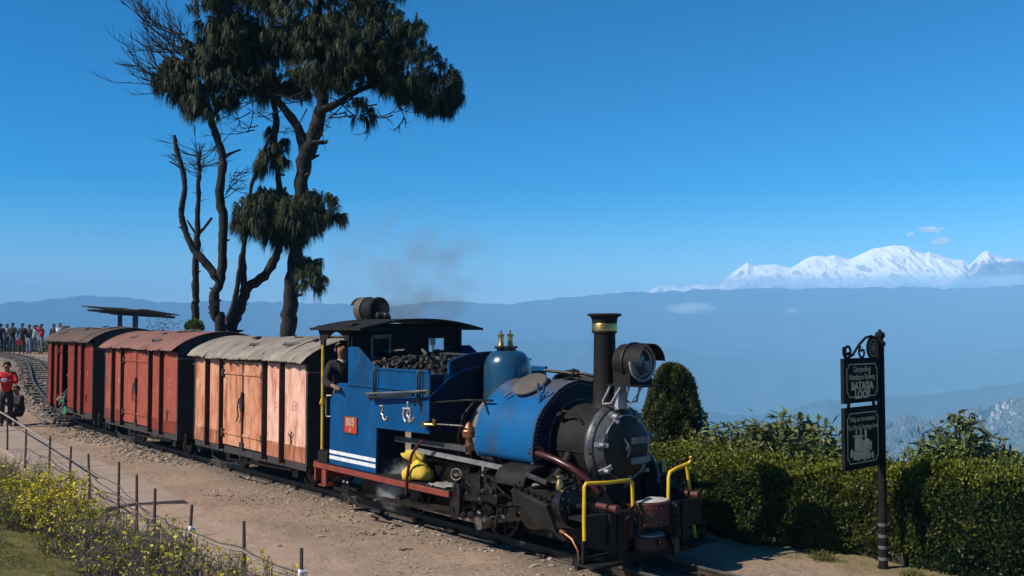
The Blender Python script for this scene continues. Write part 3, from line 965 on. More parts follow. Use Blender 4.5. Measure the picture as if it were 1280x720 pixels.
    # clack valve and copper fittings at the firebox side
    m_ = mb(); m_.cyl((-.32, .52, 1.36), (-.32, .72, 1.36), .055, n=14); m_.lathe([(.03, 0), (.075, .02), (.085, .09), (.06, .13), (.03, .18), (.0, .2)], (-.32, .70, 1.30), n=16); m_.cyl((-.32, .70, 1.12), (-.32, .70, 1.31), .04, n=12)
    m_.cyl((-.36, .68, 1.21), (-.24, .72, 1.21), .045, n=12)
    B(m_, "clack_valve", COPPER)
    m_ = mb(); m_.tube([(-.52, .47, 1.70), (-.56, .60, 1.55), (-.58, .66, 1.30), (-.55, .66, 1.05)], .018, 8)
    m_.tube([(-.78, .96, 1.455), (-.3, .80, 1.455)], .014, 8); m_.tube([(-.42, .40, 1.80), (-.2, .55, 1.72), (-.02, .64, 1.60)], .014, 8)
    m_.tube([(-.80, .93, 1.70), (-.45, .62, 1.74), (.0, .60, 1.76)], .014, 8)
    m_.tube([(-.36, .47, 1.62), (-.12, .62, 1.50)], .02, 8)
    B(m_, "thin_pipe", GREASE)
    m_ = mb(); m_.cyl((-.84, .97, 1.45), (-.80, 1.0, 1.45), .04, n=10); m_.tube([(-.86, 1.0, 1.42), (-.78, .99, 1.49)], .014, 8); m_.cyl((-.80, 1.0, 1.45), (-.68, .95, 1.45), .014, n=8); m_.cyl((-.68, .95, 1.44), (-.68, .95, 1.52), .022, n=8)
    B(m_, "pipe_cock", BRASS)
    # ---- saddle tank between dome and smokebox
    prof = [(.60, 1.10), (.672, 1.125), (.705, 1.19), (.705, 1.30), (.685, 1.45), (.636, 1.605), (.55, 1.72), (.432, 1.825), (.32, 1.905), (.213, 1.957), (.10, 1.99), (0, 2.0)]
    full = prof + [(-v, z) for v, z in prof[-2::-1]]
    inner = [(v * .82, 1.12 + (z - 1.12) * .9) for v, z in full]
    m_ = mb(); n = len(full); vs = []; fs = []
    us = [-.21, .815]
    for u in us: vs += [(u, v, z) for v, z in full]
    for k in range(n - 1): fs.append((k, k + 1, n + k + 1, n + k))
    fs.append((n - 1, 0, n, 2 * n - 1))
    fs.append(tuple(range(n)))
    m_.add(vs, fs)
    st = B(m_, "saddle_tank", SADDLE, smooth=50)
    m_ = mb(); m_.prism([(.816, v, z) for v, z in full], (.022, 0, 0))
    sf = B(m_, "tank_front", SHADED_BLUE, st, bev=.004)
    # rivet rows along both edges of the tank, and round the smokebox joint
    m_ = mb()

    def along(path, step):
        pts = []; acc = 0
        for (a, b), (c, d) in zip(path, path[1:]):
            ln = math.hypot(c - a, d - b)
            while acc < ln:
                t = acc / ln; pts.append((a + (c - a) * t, b + (d - b) * t, (d - b) / ln, -(c - a) / ln)); acc += step
            acc -= ln
        return pts
    for u in (-.175, .78):
        for v, z, nv, nz_ in along(full[1:-1], .047):
            m_.rivet((u, v, z), (0, nv, nz_), .0135)
    B(m_, "rivet", RIVET, st, kind="stuff")
    m_ = mb()
    for v, z, nv, nz_ in along([(v * .96, 1.12 + (z - 1.12) * .972) for v, z in full[1:-1]], .047): m_.rivet((.839, v, z), (1, 0, 0), .0125)
    for k in range(46):
        a = math.pi * (-.1 + 1.2 * k / 45); m_.rivet((.839, .475 * math.cos(a), BZ + .475 * math.sin(a)), (1, 0, 0), .0125)
    B(m_, "rivet", GREYPAINT, sf, kind="stuff")
    # edge angle of the tank front
    m_ = mb(); m_.tube([(.835, v, z) for v, z in full[1:-1]], .012, 6); B(m_, "tank_edge", SMOKEBOX, st)
    m_ = mb()  # filler lid leaning on the tank top
    m_.lathe([(0, 0), (.20, 0), (.215, .012), (.215, .03), (.20, .045), (0, .05)], (.33, .30, 1.935), (.08, .5, .86), 30)
    lid = B(m_, "filler_lid", BROWNLID, st)
    m_ = mb(); m_.box(.24, .42, .08, .16, 1.93, 2.02); m_.tube([(.18, .48, 1.86), (.12, .53, 1.80)], .014, 6)
    B(m_, "lid_hinge", BROWNLID, lid)
    m_ = mb()  # lamp fork
    m_.cyl((.70, .52, 1.66), (.70, .47, 1.87), .017, n=8)
    m_.tube([(.70 + a, .47, z) for a, z in ((-.045, 1.985), (-.05, 1.93), (-.04, 1.89), (0, 1.87), (.04, 1.89), (.05, 1.93), (.045, 1.985))], .014, 8)
    B(m_, "lamp_fork", BLUE, st)
    m_ = mb()  # clutter on the far shoulder of the tank: hose coil, bars
    for k in range(4): m_.tube([(.16 + .14 * math.cos(a), -.42 + .16 * math.sin(a), 1.93 + .03 * k - .35 * .16 * math.sin(a)) for a in np.linspace(0, 6.2, 14)], .022, 6)
    m_.tube([(.3, -.35, 2.05), (.5, -.38, 2.06), (.72, -.4, 2.03), (.78, -.4, 2.09)], .018, 6)
    m_.tube([(-.1, -.3, 2.08), (.25, -.36, 2.06), (.70, -.42, 2.0)], .022, 6)
    m_.obox((.45, -.45, 1.98), (.5, .16, .05), (.4, .05, .1)); m_.cyl((.40, -.3, 2.0), (.42, -.3, 2.12), .012, n=6)
    B(m_, "hose_coil", BLACK, st)
    # ---- smokebox, ring and door
    m_ = mb(); m_.lathe([(.435, .80), (.435, 1.47)], (0, 0, BZ), (1, 0, 0), 48)
    sb = B(m_, "smokebox", SMOKEBOX)
    m_ = mb(); m_.lathe([(.435, 1.37), (.462, 1.375), (.467, 1.40), (.460, 1.425), (.40, 1.495), (.352, 1.550), (.340, 1.552), (.335, 1.50)], (0, 0, BZ), (1, 0, 0), 48)
    rg = B(m_, "smokebox_ring", RING, sb, smooth=28)
    m_ = mb()
    for k in range(30):
        a = 2 * math.pi * k / 30; m_.rivet((1.438, .452 * math.cos(a), BZ + .452 * math.sin(a)), (1, .5 * math.cos(a), .5 * math.sin(a)), .009)
    B(m_, "rivet", RING, rg, kind="stuff")
    m_ = mb(); m_.lathe([(.335, 1.515), (.338, 1.545), (.33, 1.56), (.27, 1.585), (.15, 1.603), (0, 1.608)], (0, 0, BZ), (1, 0, 0), 44)
    dr = B(m_, "smokebox_door", BLACK, sb)
    m_ = mb(); m_.tube([(1.552, .345 * math.cos(a), BZ + .345 * math.sin(a)) for a in np.linspace(.5, 5.2, 40)], [.009 + .005 * math.sin(k * 1.7) * math.sin(k * .6) for k in range(40)], 6); B(m_, "ring_seal", SILVER, sb)
    m_ = mb()
    for z in (BZ + .07, BZ - .145):
        pr = [(.02, .0), (-.40, .0)]
        m_.prism([(1.605, -.01, z - .036), (1.605, -.01, z + .036), (1.60, -.20, z + .037), (1.575, -.30, z + .038), (1.535, -.39, z + .04), (1.535, -.39, z - .04), (1.575, -.30, z - .038), (1.60, -.20, z - .037)], (.014, 0, 0))
    B(m_, "door_hinge_strap", GREYPAINT, dr, bev=.004)
    for k in range(7):
        m_ = mb(); a = R(62 + k * 51 + (8 if k % 2 else 0)); ca, sa = math.cos(a), math.sin(a)
        m_.bar((1.49, .43 * ca, BZ + .43 * sa), (1.585, .315 * ca, BZ + .315 * sa), .05, .03, (1, 0, 0))
        m_.cyl((1.54, .39 * ca, BZ + .39 * sa), (1.60, .39 * ca, BZ + .39 * sa), .022, n=8)
        B(m_, "door_clamp", SILVER, dr)
    m_ = mb(); m_.tube([(1.61, .10, BZ + .10), (1.63, .06, BZ + .05), (1.635, .045, BZ - .03), (1.625, .06, BZ - .09)], .013, 8); m_.cyl((1.60, .05, BZ), (1.64, .05, BZ), .03, n=12)
    B(m_, "door_handle", GREYPAINT, dr)
    m_ = mb(); m_.tube([(.95, .40, 1.63), (1.02, .43, 1.70), (1.16, .40, 1.68), (1.26, .36, 1.57)], .016, 8); m_.cyl((.94, .37, 1.60), (.94, .43, 1.66), .03, n=8)
    B(m_, "blower_pipe", SMOKEBOX, sb)
    m_ = mb(); m_.box(.85, 1.45, .436, .450, 1.27, 1.29); B(m_, "smokebox_band", SMOKEBOX, sb)
    # smokebox foot
    m_ = mb(); fl = [(.30, 1.02), (.26, .90), (.30, .78), (.50, .70), (-.50, .70), (-.30, .78), (-.26, .90), (-.30, 1.02)]
    m_.prism([(.95, v, z) for v, z in fl], (.55, 0, 0))
    B(m_, "smokebox_saddle", SOOT, sb)
    # ---- chimney
    m_ = mb(); m_.lathe([(.19, 1.66), (.155, 1.72), (.135, 1.77), (.128, 1.84), (.119, 2.53), (.124, 2.55), (.124, 2.56)], (1.23, 0, 0), n=40)
    ch = B(m_, "chimney", SMOKEBOX)
    m_ = mb(); m_.lathe([(.136, 2.565), (.142, 2.572), (.142, 2.645), (.137, 2.655)], (1.23, 0, 0), n=40)
    B(m_, "chimney_band", BRASS, ch)
    m_ = mb(); m_.lathe([(.124, 2.54), (.138, 2.55), (.138, 2.655), (.143, 2.70), (.155, 2.725), (.188, 2.738), (.192, 2.748), (.175, 2.764), (.15, 2.764), (.12, 2.75), (.11, 2.5)], (1.23, 0, 0), n=40)
    B(m_, "chimney_cap", SMOKEBOX, ch)
    # ---- headlamp on its bracket
    HZ = 2.235
    m_ = mb(); m_.box(1.42, 1.93, -.18, .18, 1.985, 2.0)
    hp = B(m_, "lamp_platform", SMOKEBOX)
    m_ = mb(); m_.lathe([(0, 1.50), (.16, 1.50), (.195, 1.53), (.20, 1.64), (.20, 1.80), (.19, 1.80), (.18, 1.70)], (0, 0, HZ), (1, 0, 0), 36)
    m_.box(1.52, 1.77, -.17, .17, 2.0, 2.18)
    hl = B(m_, "headlamp", SMOKEBOX, hp)
    m_ = mb(); m_.lathe([(.202, 1.66), (.217, 1.66), (.217, 1.69), (.202, 1.69)], (0, 0, HZ), (1, 0, 0), 36); B(m_, "lamp_band", BLACK, hl)
    m_ = mb(); m_.lathe([(.172, 1.79), (.185, 1.805), (.204, 1.80), (.204, 1.78)], (0, 0, HZ), (1, 0, 0), 36); m_.lathe([(.135, 1.78), (.15, 1.795), (.16, 1.78)], (0, 0, HZ), (1, 0, 0), 30)
    B(m_, "lamp_rim", SILVER, hl)
    m_ = mb(); m_.lathe([(.172, 1.765), (.15, 1.775), (.11, 1.79), (.06, 1.80), (0, 1.803)], (0, 0, HZ), (1, 0, 0), 30); B(m_, "lamp_glass", GLASS_DK, hl)
    m_ = mb(); m_.lathe([(.200, 1.78), (.208, 1.78), (.205, 1.93), (.198, 1.93)], (0, 0, HZ), (1, 0, 0), 22, R(5), R(175), ref=(0, 1, 0))
    # keep the hood to the upper half
    B(m_, "lamp_hood", SMOKEBOX, hl)
    m_ = mb()
    for s in (-1, 1):
        m_.tube([(1.46, s * .15, 1.985), (1.42, s * .16, 1.90), (1.38, s * .18, 1.82), (1.40, s * .20, 1.785), (1.52, s * .20, 1.80), (1.62, s * .15, 1.985)], .013, 8)
    B(m_, "lamp_stay", SILVER, hp)
    m_ = mb(); m_.prism([(1.44, .06, 1.985), (1.44, -.06, 1.985), (1.44, -.075, 1.72), (1.44, .075, 1.72)], (.06, 0, 0)); m_.bar((1.53, -.02, 1.72), (1.68, -.14, 1.98), .04, .012); m_.bar((1.50, .10, 1.735), (1.52, -.1, 1.735), .08, .015)
    B(m_, "lamp_post", SILVER, hp)
    m_ = mb(); m_.tube([(1.85, -.15, 1.985), (1.80, -.22, 1.88), (1.6, -.36, 1.80), (1.45, -.40, 1.60)], .012, 6); B(m_, "lamp_cable", BLACK, hp)
    # ---- frames and wheels
    for s in (1, -1):
        m_ = mb(); m_.box(-3.5, 1.78, s * .20, s * .225, .22, .66)
        B(m_, "frame_plate", BLACK)
        for u in (-1.95, -.15):
            m_ = mb(); m_.lathe([(.30, .27), (.335, .27), (.335, .335), (.30, .335), (.285, .32), (.285, .29), (.30, .27)], (u, 0, .45), (0, s, 0), 36)
            wh = B(m_, "wheel_rim", GREASE)
            m_ = mb(); m_.lathe([(0, .345), (.07, .345), (.07, .27), (0, .27)], (u, 0, .45), (0, s, 0), 18)
            for k in range(9):
                a = 2 * math.pi * k / 9; m_.bar((u + .06 * math.cos(a), s * .305, .45 + .06 * math.sin(a)), (u + .295 * math.cos(a), s * .305, .45 + .295 * math.sin(a)), .03, .035, (0, 1, 0))
            m_.prism([(u + .29 * math.cos(a), s * .285, .45 + .29 * math.sin(a)) for a in np.linspace(2.2, 4.1, 8)], (0, s * .04, 0))
            B(m_, "wheel_spokes", BLACK, wh)
            m_ = mb(); m_.obox((u + .06, s * .60, .40), (.30, .07, .15), (0, -.6, 0)); m_.cyl((u + .1, s * .58, .36), (u + .1, s * .70, .36), .045, n=12); m_.cyl((u, s * .30, .45), (u, s * .62, .45), .055, n=12)
            B(m_, "crank", GREASE, wh)
        m_ = mb(); m_.bar((-1.85, s * .66, .36), (-.05, s * .66, .36), .035, .075, (0, 0, 1))
        m_.cyl((-1.85, s * .63, .36), (-1.85, s * .70, .36), .07, n=14); m_.cyl((-.05, s * .63, .36), (-.05, s * .70, .36), .07, n=14)
        B(m_, "coupling_rod", STEEL)
        m_ = mb(); m_.bar((-.05, s * .73, .36), (.62, s * .76, .575), .035, .07, (0, 0, 1)); m_.cyl((-.05, s * .71, .36), (-.05, s * .77, .36), .075, n=14)
        B(m_, "connecting_rod", STEEL)
        m_ = mb(); m_.cyl((.62, s * .76, .575), (1.0, s * .76, .66), .028, n=12)
        B(m_, "piston_rod", STEEL)
        m_ = mb(); m_.obox((.58, s * .76, .57), (.20, .12, .13), (0, -.2, 0)); B(m_, "crosshead", GREASE)
        m_ = mb(); m_.bar((.10, s * .80, .57), (.98, s * .80, .76), .06, .045); m_.bar((.16, s * .80, .41), (1.02, s * .80, .60), .06, .04)
        B(m_, "slide_bar", GREASE)
        # cylinder, inclined, with its big square cover sheet and sloping valve chest
        m_ = mb(); m_.cyl((.88, s * .74, .635), (1.46, s * .74, .755), .20, n=28); m_.cyl((1.46, s * .74, .755), (1.52, s * .74, .767), .215, n=28); m_.cyl((1.52, s * .74, .767), (1.56, s * .74, .775), .12, n=20)
        cy = B(m_, "cylinder", GREASE)
        m_ = mb()
        for k in range(12):
            a = 2 * math.pi * k / 12; m_.cyl((1.50, s * (.74 + .185 * math.cos(a)), .763 + .185 * math.sin(a)), (1.55, s * (.74 + .185 * math.cos(a)), .773 + .185 * math.sin(a)), .016, n=6)
        m_.cyl((1.55, s * .74, .773), (1.72, s * .74, .80), .035, n=10)
        B(m_, "cover_bolt", GREASE, cy, kind="stuff")
        m_ = mb(); m_.prism([(.84, s * 1.0, .885), (1.36, s * 1.0, .775), (1.50, s * .985, .535), (1.16, s * .985, .565)], (0, -s * .05, 0))
        B(m_, "cylinder_cover", SMOKEBOX, cy, bev=.008)
        m_ = mb(); vs = [(.80, s * .99, .89), (1.36, s * .99, .79), (1.46, s * .50, .98), (.84, s * .50, 1.05), (.80, s * .97, .72), (1.38, s * .97, .66), (1.46, s * .48, .66), (.84, s * .48, .72)]
        m_.add(vs, [(0, 1, 2, 3), (7, 6, 5, 4), (0, 4, 5, 1), (1, 5, 6, 2), (2, 6, 7, 3), (3, 7, 4, 0)])
        vc = B(m_, "valve_chest", SMOKEBOX, cy, bev=.012)
        m_ = mb()
        for a in np.linspace(.06, .94, 6):
            for b in (.07, .93):
                p = Vector((.80 + .56 * a, s * .99, .89 - .10 * a)).lerp(Vector((.84 + .62 * a, s * .50, 1.05 - .07 * a)), b); m_.cyl(p, p + Vector((0, s * .015, .05)), .02, n=6)
        for b in np.linspace(.2, .8, 4):
            for a in (.06, .94):
                p = Vector((.80 + .56 * a, s * .99, .89 - .10 * a)).lerp(Vector((.84 + .62 * a, s * .50, 1.05 - .07 * a)), b); m_.cyl(p, p + Vector((0, s * .015, .05)), .02, n=6)
        m_.obox((1.08, s * .76, .965), (.34, .30, .05), (s * .42, .15, 0)); m_.tube([(1.0, s * .85, .93), (1.2, s * .75, .97), (1.3, s * .62, 1.02)], .035, 8)
        B(m_, "chest_bolt", GREASE, vc, kind="stuff")
        m_ = mb(); m_.tube([(1.10, s * .62, 1.0), (1.12, s * .52, 1.12), (1.14, s * .45, 1.25)], .05, 12); B(m_, "steam_pipe", SMOKEBOX)
        m_ = mb(); m_.lathe([(.02, 0), (.028, .02), (.045, .03), (.045, .10), (.032, .12), (.03, .15), (.045, .16), (.04, .18), (0, .19)], (1.36, s * .80, .90), n=16); B(m_, "lubricator", BRASS, cy)
        # curved black cover above the motion
        m_ = mb(); m_.prism([(.42, s * .92, .90)] + [(.42, s * (.92 - .0 * k), z) for k, z in ()] + [(.42, s * .90, 1.00), (.42, s * .84, 1.06), (.42, s * .74, 1.10), (.42, s * .60, 1.11), (.42, s * .60, .90)], (.50, 0, 0))
        B(m_, "motion_cover", SMOKEBOX, bev=.01)
        # reach rods, brackets
        m_ = mb(); m_.bar((-1.82, s * .75, 1.172), (-.30, s * .75, 1.185), .022, .07); B(m_, "reach_rod", BARDARK)
        m_ = mb(); m_.bar((-1.25, s * .78, 1.075), (.44, s * .74, 1.035), .02, .055); m_.bar((.30, s * .74, .90), (.30, s * .74, 1.04), .02, .05); m_.bar((.02, s * .75, .86), (.02, s * .75, 1.04), .02, .04)
        B(m_, "valve_rod", GREYPAINT)
        m_ = mb(); m_.prism([(-.36, s * .93, .72), (-.30, s * .93, .78), (-.25, s * .93, .80), (-.19, s * .93, .72), (-.21, s * .93, .44), (-.32, s * .93, .38), (-.40, s * .93, .42)], (0, -s * .05, 0))
        m_.bar((-.12, s * .88, .66), (.42, s * .88, .715), .07, .065); m_.cyl((.46, s * .80, .72), (.46, s * .95, .72), .06, n=12); m_.tube([(.48, s * .90, .72), (.46, s * .90, .55), (.43, s * .92, .36)], .016, 8)
        m_.box(-.30, .36, s * .55, s * .83, .72, .90); m_.box(-.05, .12, s * .84, s * .88, .70, .93); m_.cyl((-.10, s * .80, .86), (.30, s * .80, .90), .04, n=10)
        B(m_, "motion_bracket", GREASE, bev=.004)
        m_ = mb()
        for k in range(14): m_.ball((-.35 + .06 * k, s * (.86 + .06 * math.sin(k * 2.3)), .60 + .17 * math.sin(k * 1.7)), .045, 7, 5, lump=.2)
        for k in range(16):
            u = -.4 + rnd.uniform(0, 1.3); z = rnd.uniform(.45, 1.0); m_.cyl((u, s * .72, z), (u + rnd.uniform(-.08, .08), s * rnd.uniform(.82, .9), z + rnd.uniform(-.05, .05)), rnd.uniform(.018, .035), n=8)
        for k in range(7):
            u = -.3 + .2 * k; m_.tube([(u, s * .7, .95), (u + .05, s * .82, .84), (u + .2, s * .84, .78), (u + .28, s * .75, .70)], .012, 6)
        m_.box(-1.9, -.4, s * .4, s * .62, .68, .95)
        B(m_, "small_fittings", GREASE, kind="stuff")
        m_ = mb(); m_.bar((-3.3, s * .80, .35), (-.40, s * .86, .43), .03, .05); m_.bar((-.8, s * .9, .47), (-.30, s * .93, .50), .03, .05); m_.bar((-2.75, s * .88, .40), (-2.35, s * .88, .33), .05, .025)
        for u in (-3.0, -2.9): m_.lathe([(.025, -.02), (.05, 0), (.025, .02)], (u + .12, s * .9, .48), (0, 1, 0), 10)
        for u in (-2.8, -2.72, -2.64, -2.56, -2.48): m_.obox((u, s * .93, .45 - .02 * (u + 2.8)), (.065, .05, .03), (0, .1, 0))
        m_.tube([(-2.8, s * .95, .36), (-2.6, s * .97, .36), (-2.5, s * .97, .28), (-2.2, s * .9, .25), (-1.9, s * .9, .25)], .02, 8)
        B(m_, "brake_rigging", GREASE)
        m_ = mb(); m_.tube([(-.917, s * .93, 1.247), (-1.03, s * .95, 1.17), (-1.12, s * .96, 1.06), (-1.175, s * .97, .92), (-1.18, s * .995, .75), (-1.2, s * .995, .56)], .019, 8)
        if s > 0: B(m_, "water_hose", REDPIPE)
        m_ = mb(); m_.cyl((.79, s * .62, 1.245), (.83, s * .66, 1.245), .085, n=18); m_.tube([(.80, s * .66, 1.245), (.95, s * .665, 1.235), (1.15, s * .655, 1.20), (1.35, s * .61, 1.13), (1.5, s * .53, 1.02), (1.58, s * .45, .88)], .036, 14)
        B(m_, "exhaust_pipe", REDPIPE)
        m_ = mb(); m_.lathe([(.075, 0), (.10, .01), (.10, .03), (.06, .035)], (.77, s * .60, 1.245), (.55, s * .8, 0), 20)
        m_.tube([(.82, s * .66, 1.20), (.83, s * .68, 1.10), (.84, s * .69, .98)], .014, 6)
        B(m_, "pipe_flange", GREASE)
    m_ = mb(); m_.lathe([(.066, -.008), (.075, 0), (.066, .008), (.056, 0), (.066, -.008)], (-.30, .90, .90), (.5, 1, .1), 18)
    m_.cyl((-.34, .82, .90), (-.28, .92, .90), .018, n=8); m_.bar((-.36, .90, .90), (-.24, .90, .90), .010, .010)
    B(m_, "valve_wheel", LAG)
    # ---- front platform and beam
    m_ = mb(); m_.box(1.38, 1.80, -.86, .86, .665, .70); B(m_, "front_plate", SOOT)
    m_ = mb(); m_.box(1.80, 1.86, -.88, .88, .44, .73)
    m_.box(1.78, 1.85, -.80, .80, .18, .30)
    fb = B(m_, "front_beam", BLACK, bev=.006)
    m_ = mb()
    for v in (.56, .44, -.42, -.56):
        m_ = mb(); m_.box(1.861, 1.89, v - .045, v + .045, .22, .735)
        for z in (.30, .45, .62, .70): m_.rivet((1.89, v, z), (1, 0, 0), .016)
        B(m_, "beam_post", BLACK, fb, bev=.004)
    m_ = mb(); m_.box(1.862, 1.872, .08, .40, .44, .72); B(m_, "red_panel", REDDRUM, fb)
    for s in (1, -1):
        m_ = mb(); m_.prism([(1.46, s * .46, 1.10), (1.50, s * .50, .95), (1.56, s * .58, .84), (1.66, s * .68, .76), (1.80, s * .78, .71), (1.80, s * .40, .70), (1.46, s * .40, .70)], (0, -s * .03, 0)); B(m_, "gusset", SOOT)
        m_ = mb(); m_.cyl((1.74, s * .63, .80), (1.98, s * .63, .80), .036, n=14); m_.cyl((1.98, s * .63, .80), (2.03, s * .63, .80), .044, n=14)
        B(m_, "brake_hose", REDDRUM)
        m_ = mb(); m_.box(1.80, 2.02, s * .52, s * .97, .255, .275); m_.box(1.80, 1.83, s * .5, s * .97, .28, .33); m_.box(1.83, 1.86, s * .9, s * .95, .28, .5)
        B(m_, "front_step", SMOKEBOX, bev=.004)
    m_ = mb(); m_.tube([(1.83, .90, .30), (1.83, .91, .68), (1.83, .905, 1.03), (1.83, .88, 1.06), (1.83, .55, 1.035), (1.83, .25, 1.03), (1.83, .21, 1.0), (1.83, .20, .69)], .019, 10); B(m_, "yellow_handrail", YELLOW)
    m_ = mb(); m_.tube([(1.83, -.35, .70), (1.83, -.36, 1.0), (1.83, -.38, 1.05), (1.83, -.48, 1.08), (1.85, -.66, 1.12), (1.87, -.69, 1.16), (1.88, -.66, 1.20)], .019, 10); m_.tube([(1.83, -.66, 1.11), (1.83, -.72, .75), (1.83, -.80, .28)], .019, 10); B(m_, "yellow_handrail", YELLOW)
    # round red centre buffer heaped with sand, smaller one below
    half = lambda r: [(1.84 + r * math.cos(a) * .9, -.02 + r * math.sin(a)) for a in np.linspace(-math.pi / 2, math.pi / 2, 18)]
    m_ = mb(); m_.prism([(u, v, .55) for u, v in half(.235)], (0, 0, .245))
    dr = B(m_, "sand_drum", REDDRUM, bev=.012)
    m_ = mb()
    for a in np.linspace(-1.4, 1.4, 12):
        for z in (.60, .74): m_.rivet((1.84 + .212 * math.cos(a), -.02 + .235 * math.sin(a), z), (math.cos(a), math.sin(a), 0), .014)
    B(m_, "rivet", REDDRUM, dr, kind="stuff")
    m_ = mb(); vs = [(1.87, -.02, .835)]; rim = [(1.845 + .205 * math.cos(a) * .9, -.02 + .215 * math.sin(a), .801) for a in np.linspace(-math.pi / 2, math.pi / 2, 18)]
    m_.add(vs + rim, [(0, i, i + 1) for i in range(1, 18)] + [(0, 18, 1)]); B(m_, "sand_heap", SAND, dr)
    m_ = mb(); m_.prism([(u, v, .30) for u, v in half(.21)], (0, 0, .14)); d2 = B(m_, "lower_drum", REDDRUM, bev=.01)
    m_ = mb(); m_.prism([(1.85 + (u - 1.84) * .8, -.02 + (v + .02) * .8, .441) for u, v in half(.21)], (0, 0, .012)); B(m_, "sand_heap", SAND, d2)
    m_ = mb(); m_.cyl((2.05, .07, .40), (2.10, .07, .40), .03, n=8); m_.bar((1.9, -.22, .43), (2.16, -.10, .40), .07, .05); m_.tube([(2.16, -.10, .42), (2.17, -.10, .30), (2.14, -.10, .26)], .026, 8)
    B(m_, "draw_bar", GREASE)
    m_ = mb(); m_.lathe([(.18, .0), (.19, .02), (.15, .03), (.13, .02)], (1.62, -.10, .705), n=22); B(m_, "ash_dish", COPPER)
    m_ = mb()
    m_.tube([(1.90, .30, .74), (1.95, .30, .80), (1.97, .27, .72), (1.96, .24, .60), (1.95, .26, .52), (1.95, .32, .46), (1.95, .36, .50), (1.95, .36, .60)], .02, 8)
    for k in range(4): m_.lathe([(.028, -.01), (.04, 0), (.028, .01), (.018, 0), (.028, -.01)], (1.94, .27 + .03 * (k % 2), .66 - .06 * k), (k % 2, 1 - k % 2, .1), 10)
    m_.tube([(1.92, .40, .66), (1.95, .36, .70), (1.95, .26, .70), (1.92, .22, .66)], .016, 8)
    B(m_, "coupling_chain", GREASE)
    m_ = mb()
    for k in range(5): m_.lathe([(.026, -.01), (.038, 0), (.026, .01), (.016, 0), (.026, -.01)], (1.94, -.33 + .02 * (k % 2), .70 - .065 * k), (k % 2, 1 - k % 2, .1), 10)
    B(m_, "coupling_chain", GREASE)
    m_ = mb(); m_.tube([(1.55, .93, .54), (1.70, .95, .50), (1.78, .95, .40), (1.80, .95, .26)], .010, 6); m_.cyl((1.50, .92, .545), (1.58, .93, .535), .02, n=8); B(m_, "drain_pipe", COPPER)
    m_ = mb(); m_.box(-3.45, 1.7, -.19, .19, .30, .60); B(m_, "under_tank", BLACK)
    m_ = mb(); m_.obox((1.55, .0, .19), (.05, 1.5, .12), (0, 0, 0)); B(m_, "rail_guard", BLACK)
    return L


LOCO = make_loco()


def loco_thing(name, mbx, m, label, cat, group=None, bev=0, smooth=35):
    o = mbx.build(name, m, None, bev, smooth)
    o.location = P0; o.rotation_euler = (0, 0, TRAIN_ROT)
    return tag(o, label, cat, group)


# things lying on the engine
x = MB(True)
x.tube([(-2.02, 1.03, 1.70), (-1.5, 1.03, 1.745), (-1.0, 1.03, 1.79)], .021, 8)
loco_thing("fire_shovel_handle", x, BLACK, "black iron bar slung in hooks along the blue bunker side", "fire iron")
x = MB(True)
x.tube([(-2.06, 1.055, 1.75), (-1.5, 1.055, 1.79), (-1.0, 1.055, 1.83), (-.66, 1.055, 1.86)], .016, 8); x.tube([(-.66, 1.055, 1.86), (-.62, 1.055, 1.855), (-.70, 1.06, 1.79)], .014, 6)
loco_thing("fire_poker", x, STEEL, "pale steel poker slung in hooks and jutting past the bunker front", "fire iron")

def sack_mesh():
    x = MB(True)
    prof = [(.0, .72), (.14, .714), (.205, .735), (.225, .785), (.205, .845), (.155, .895), (.09, .93), (.06, .95), (.11, .975), (.145, 1.005), (.14, 1.045), (.075, 1.03), (0, 1.03)]
    vs, fs = [], []; n = 30
    for i, (r, z) in enumerate(prof):
        for k in range(n):
            a = 2 * math.pi * k / n
            w = 1 + .10 * math.sin(3 * a + z * 9) + (.16 * math.sin(7 * a + 3) + .08 * math.sin(12 * a) if .9 < z < 1.08 else .05 * math.sin(9 * a + z * 20) + .03 * math.sin(17 * a - z * 30))
            lean = max(0, z - .93) * 1.5
            vs.append((-1.22 + r * w * math.cos(a) - lean, .79 + r * w * .85 * math.sin(a), z + .02 * math.sin(2 * a) * (r > .05) + (-.1 * max(0, z - 1.0) * (1 - math.cos(a)))))
    for i in range(len(prof) - 1):
        for k in range(n):
            k2 = (k + 1) % n; fs.append((i * n + k, i * n + k2, (i + 1) * n + k2, (i + 1) * n + k))
    x.add(vs, fs)
    return x


SACKM = mat("yellow_sack_cloth", (.60, .43, .06), (.48, .31, .02), 7, rough=.85, bump=.004, bscale=90, c3=(.30, .21, .03), s3=5, t3=(.58, .72))
sk = loco_thing("yellow_sack", sack_mesh(), SACKM, "yellow cloth sack tied at the neck on the engine's running plate", "sack", smooth=60)
# the rag beside the sack
x = MB(True); vs, fs = [], []
for i in range(9):
    for j in range(7):
        vs.append((-.80 + .045 * i, .70 + .045 * j, .722 + .03 * abs(math.sin(i * 1.3) * math.cos(j * 1.1)) + .012 * math.sin(i * 3 + j * 2)))
for i in range(8):
    for j in range(6): fs.append((i * 7 + j, (i + 1) * 7 + j, (i + 1) * 7 + j + 1, i * 7 + j + 1))
x.add(vs, fs)
o = loco_thing("cleaning_rag", x, mat("grubby_rag", (.30, .27, .23), (.16, .14, .12), 10, rough=1.0), "crumpled grubby rag lying on the running plate beside the yellow sack", "rag", smooth=80)
sm = o.modifiers.new("cloth", 'SOLIDIFY'); sm.thickness = .006


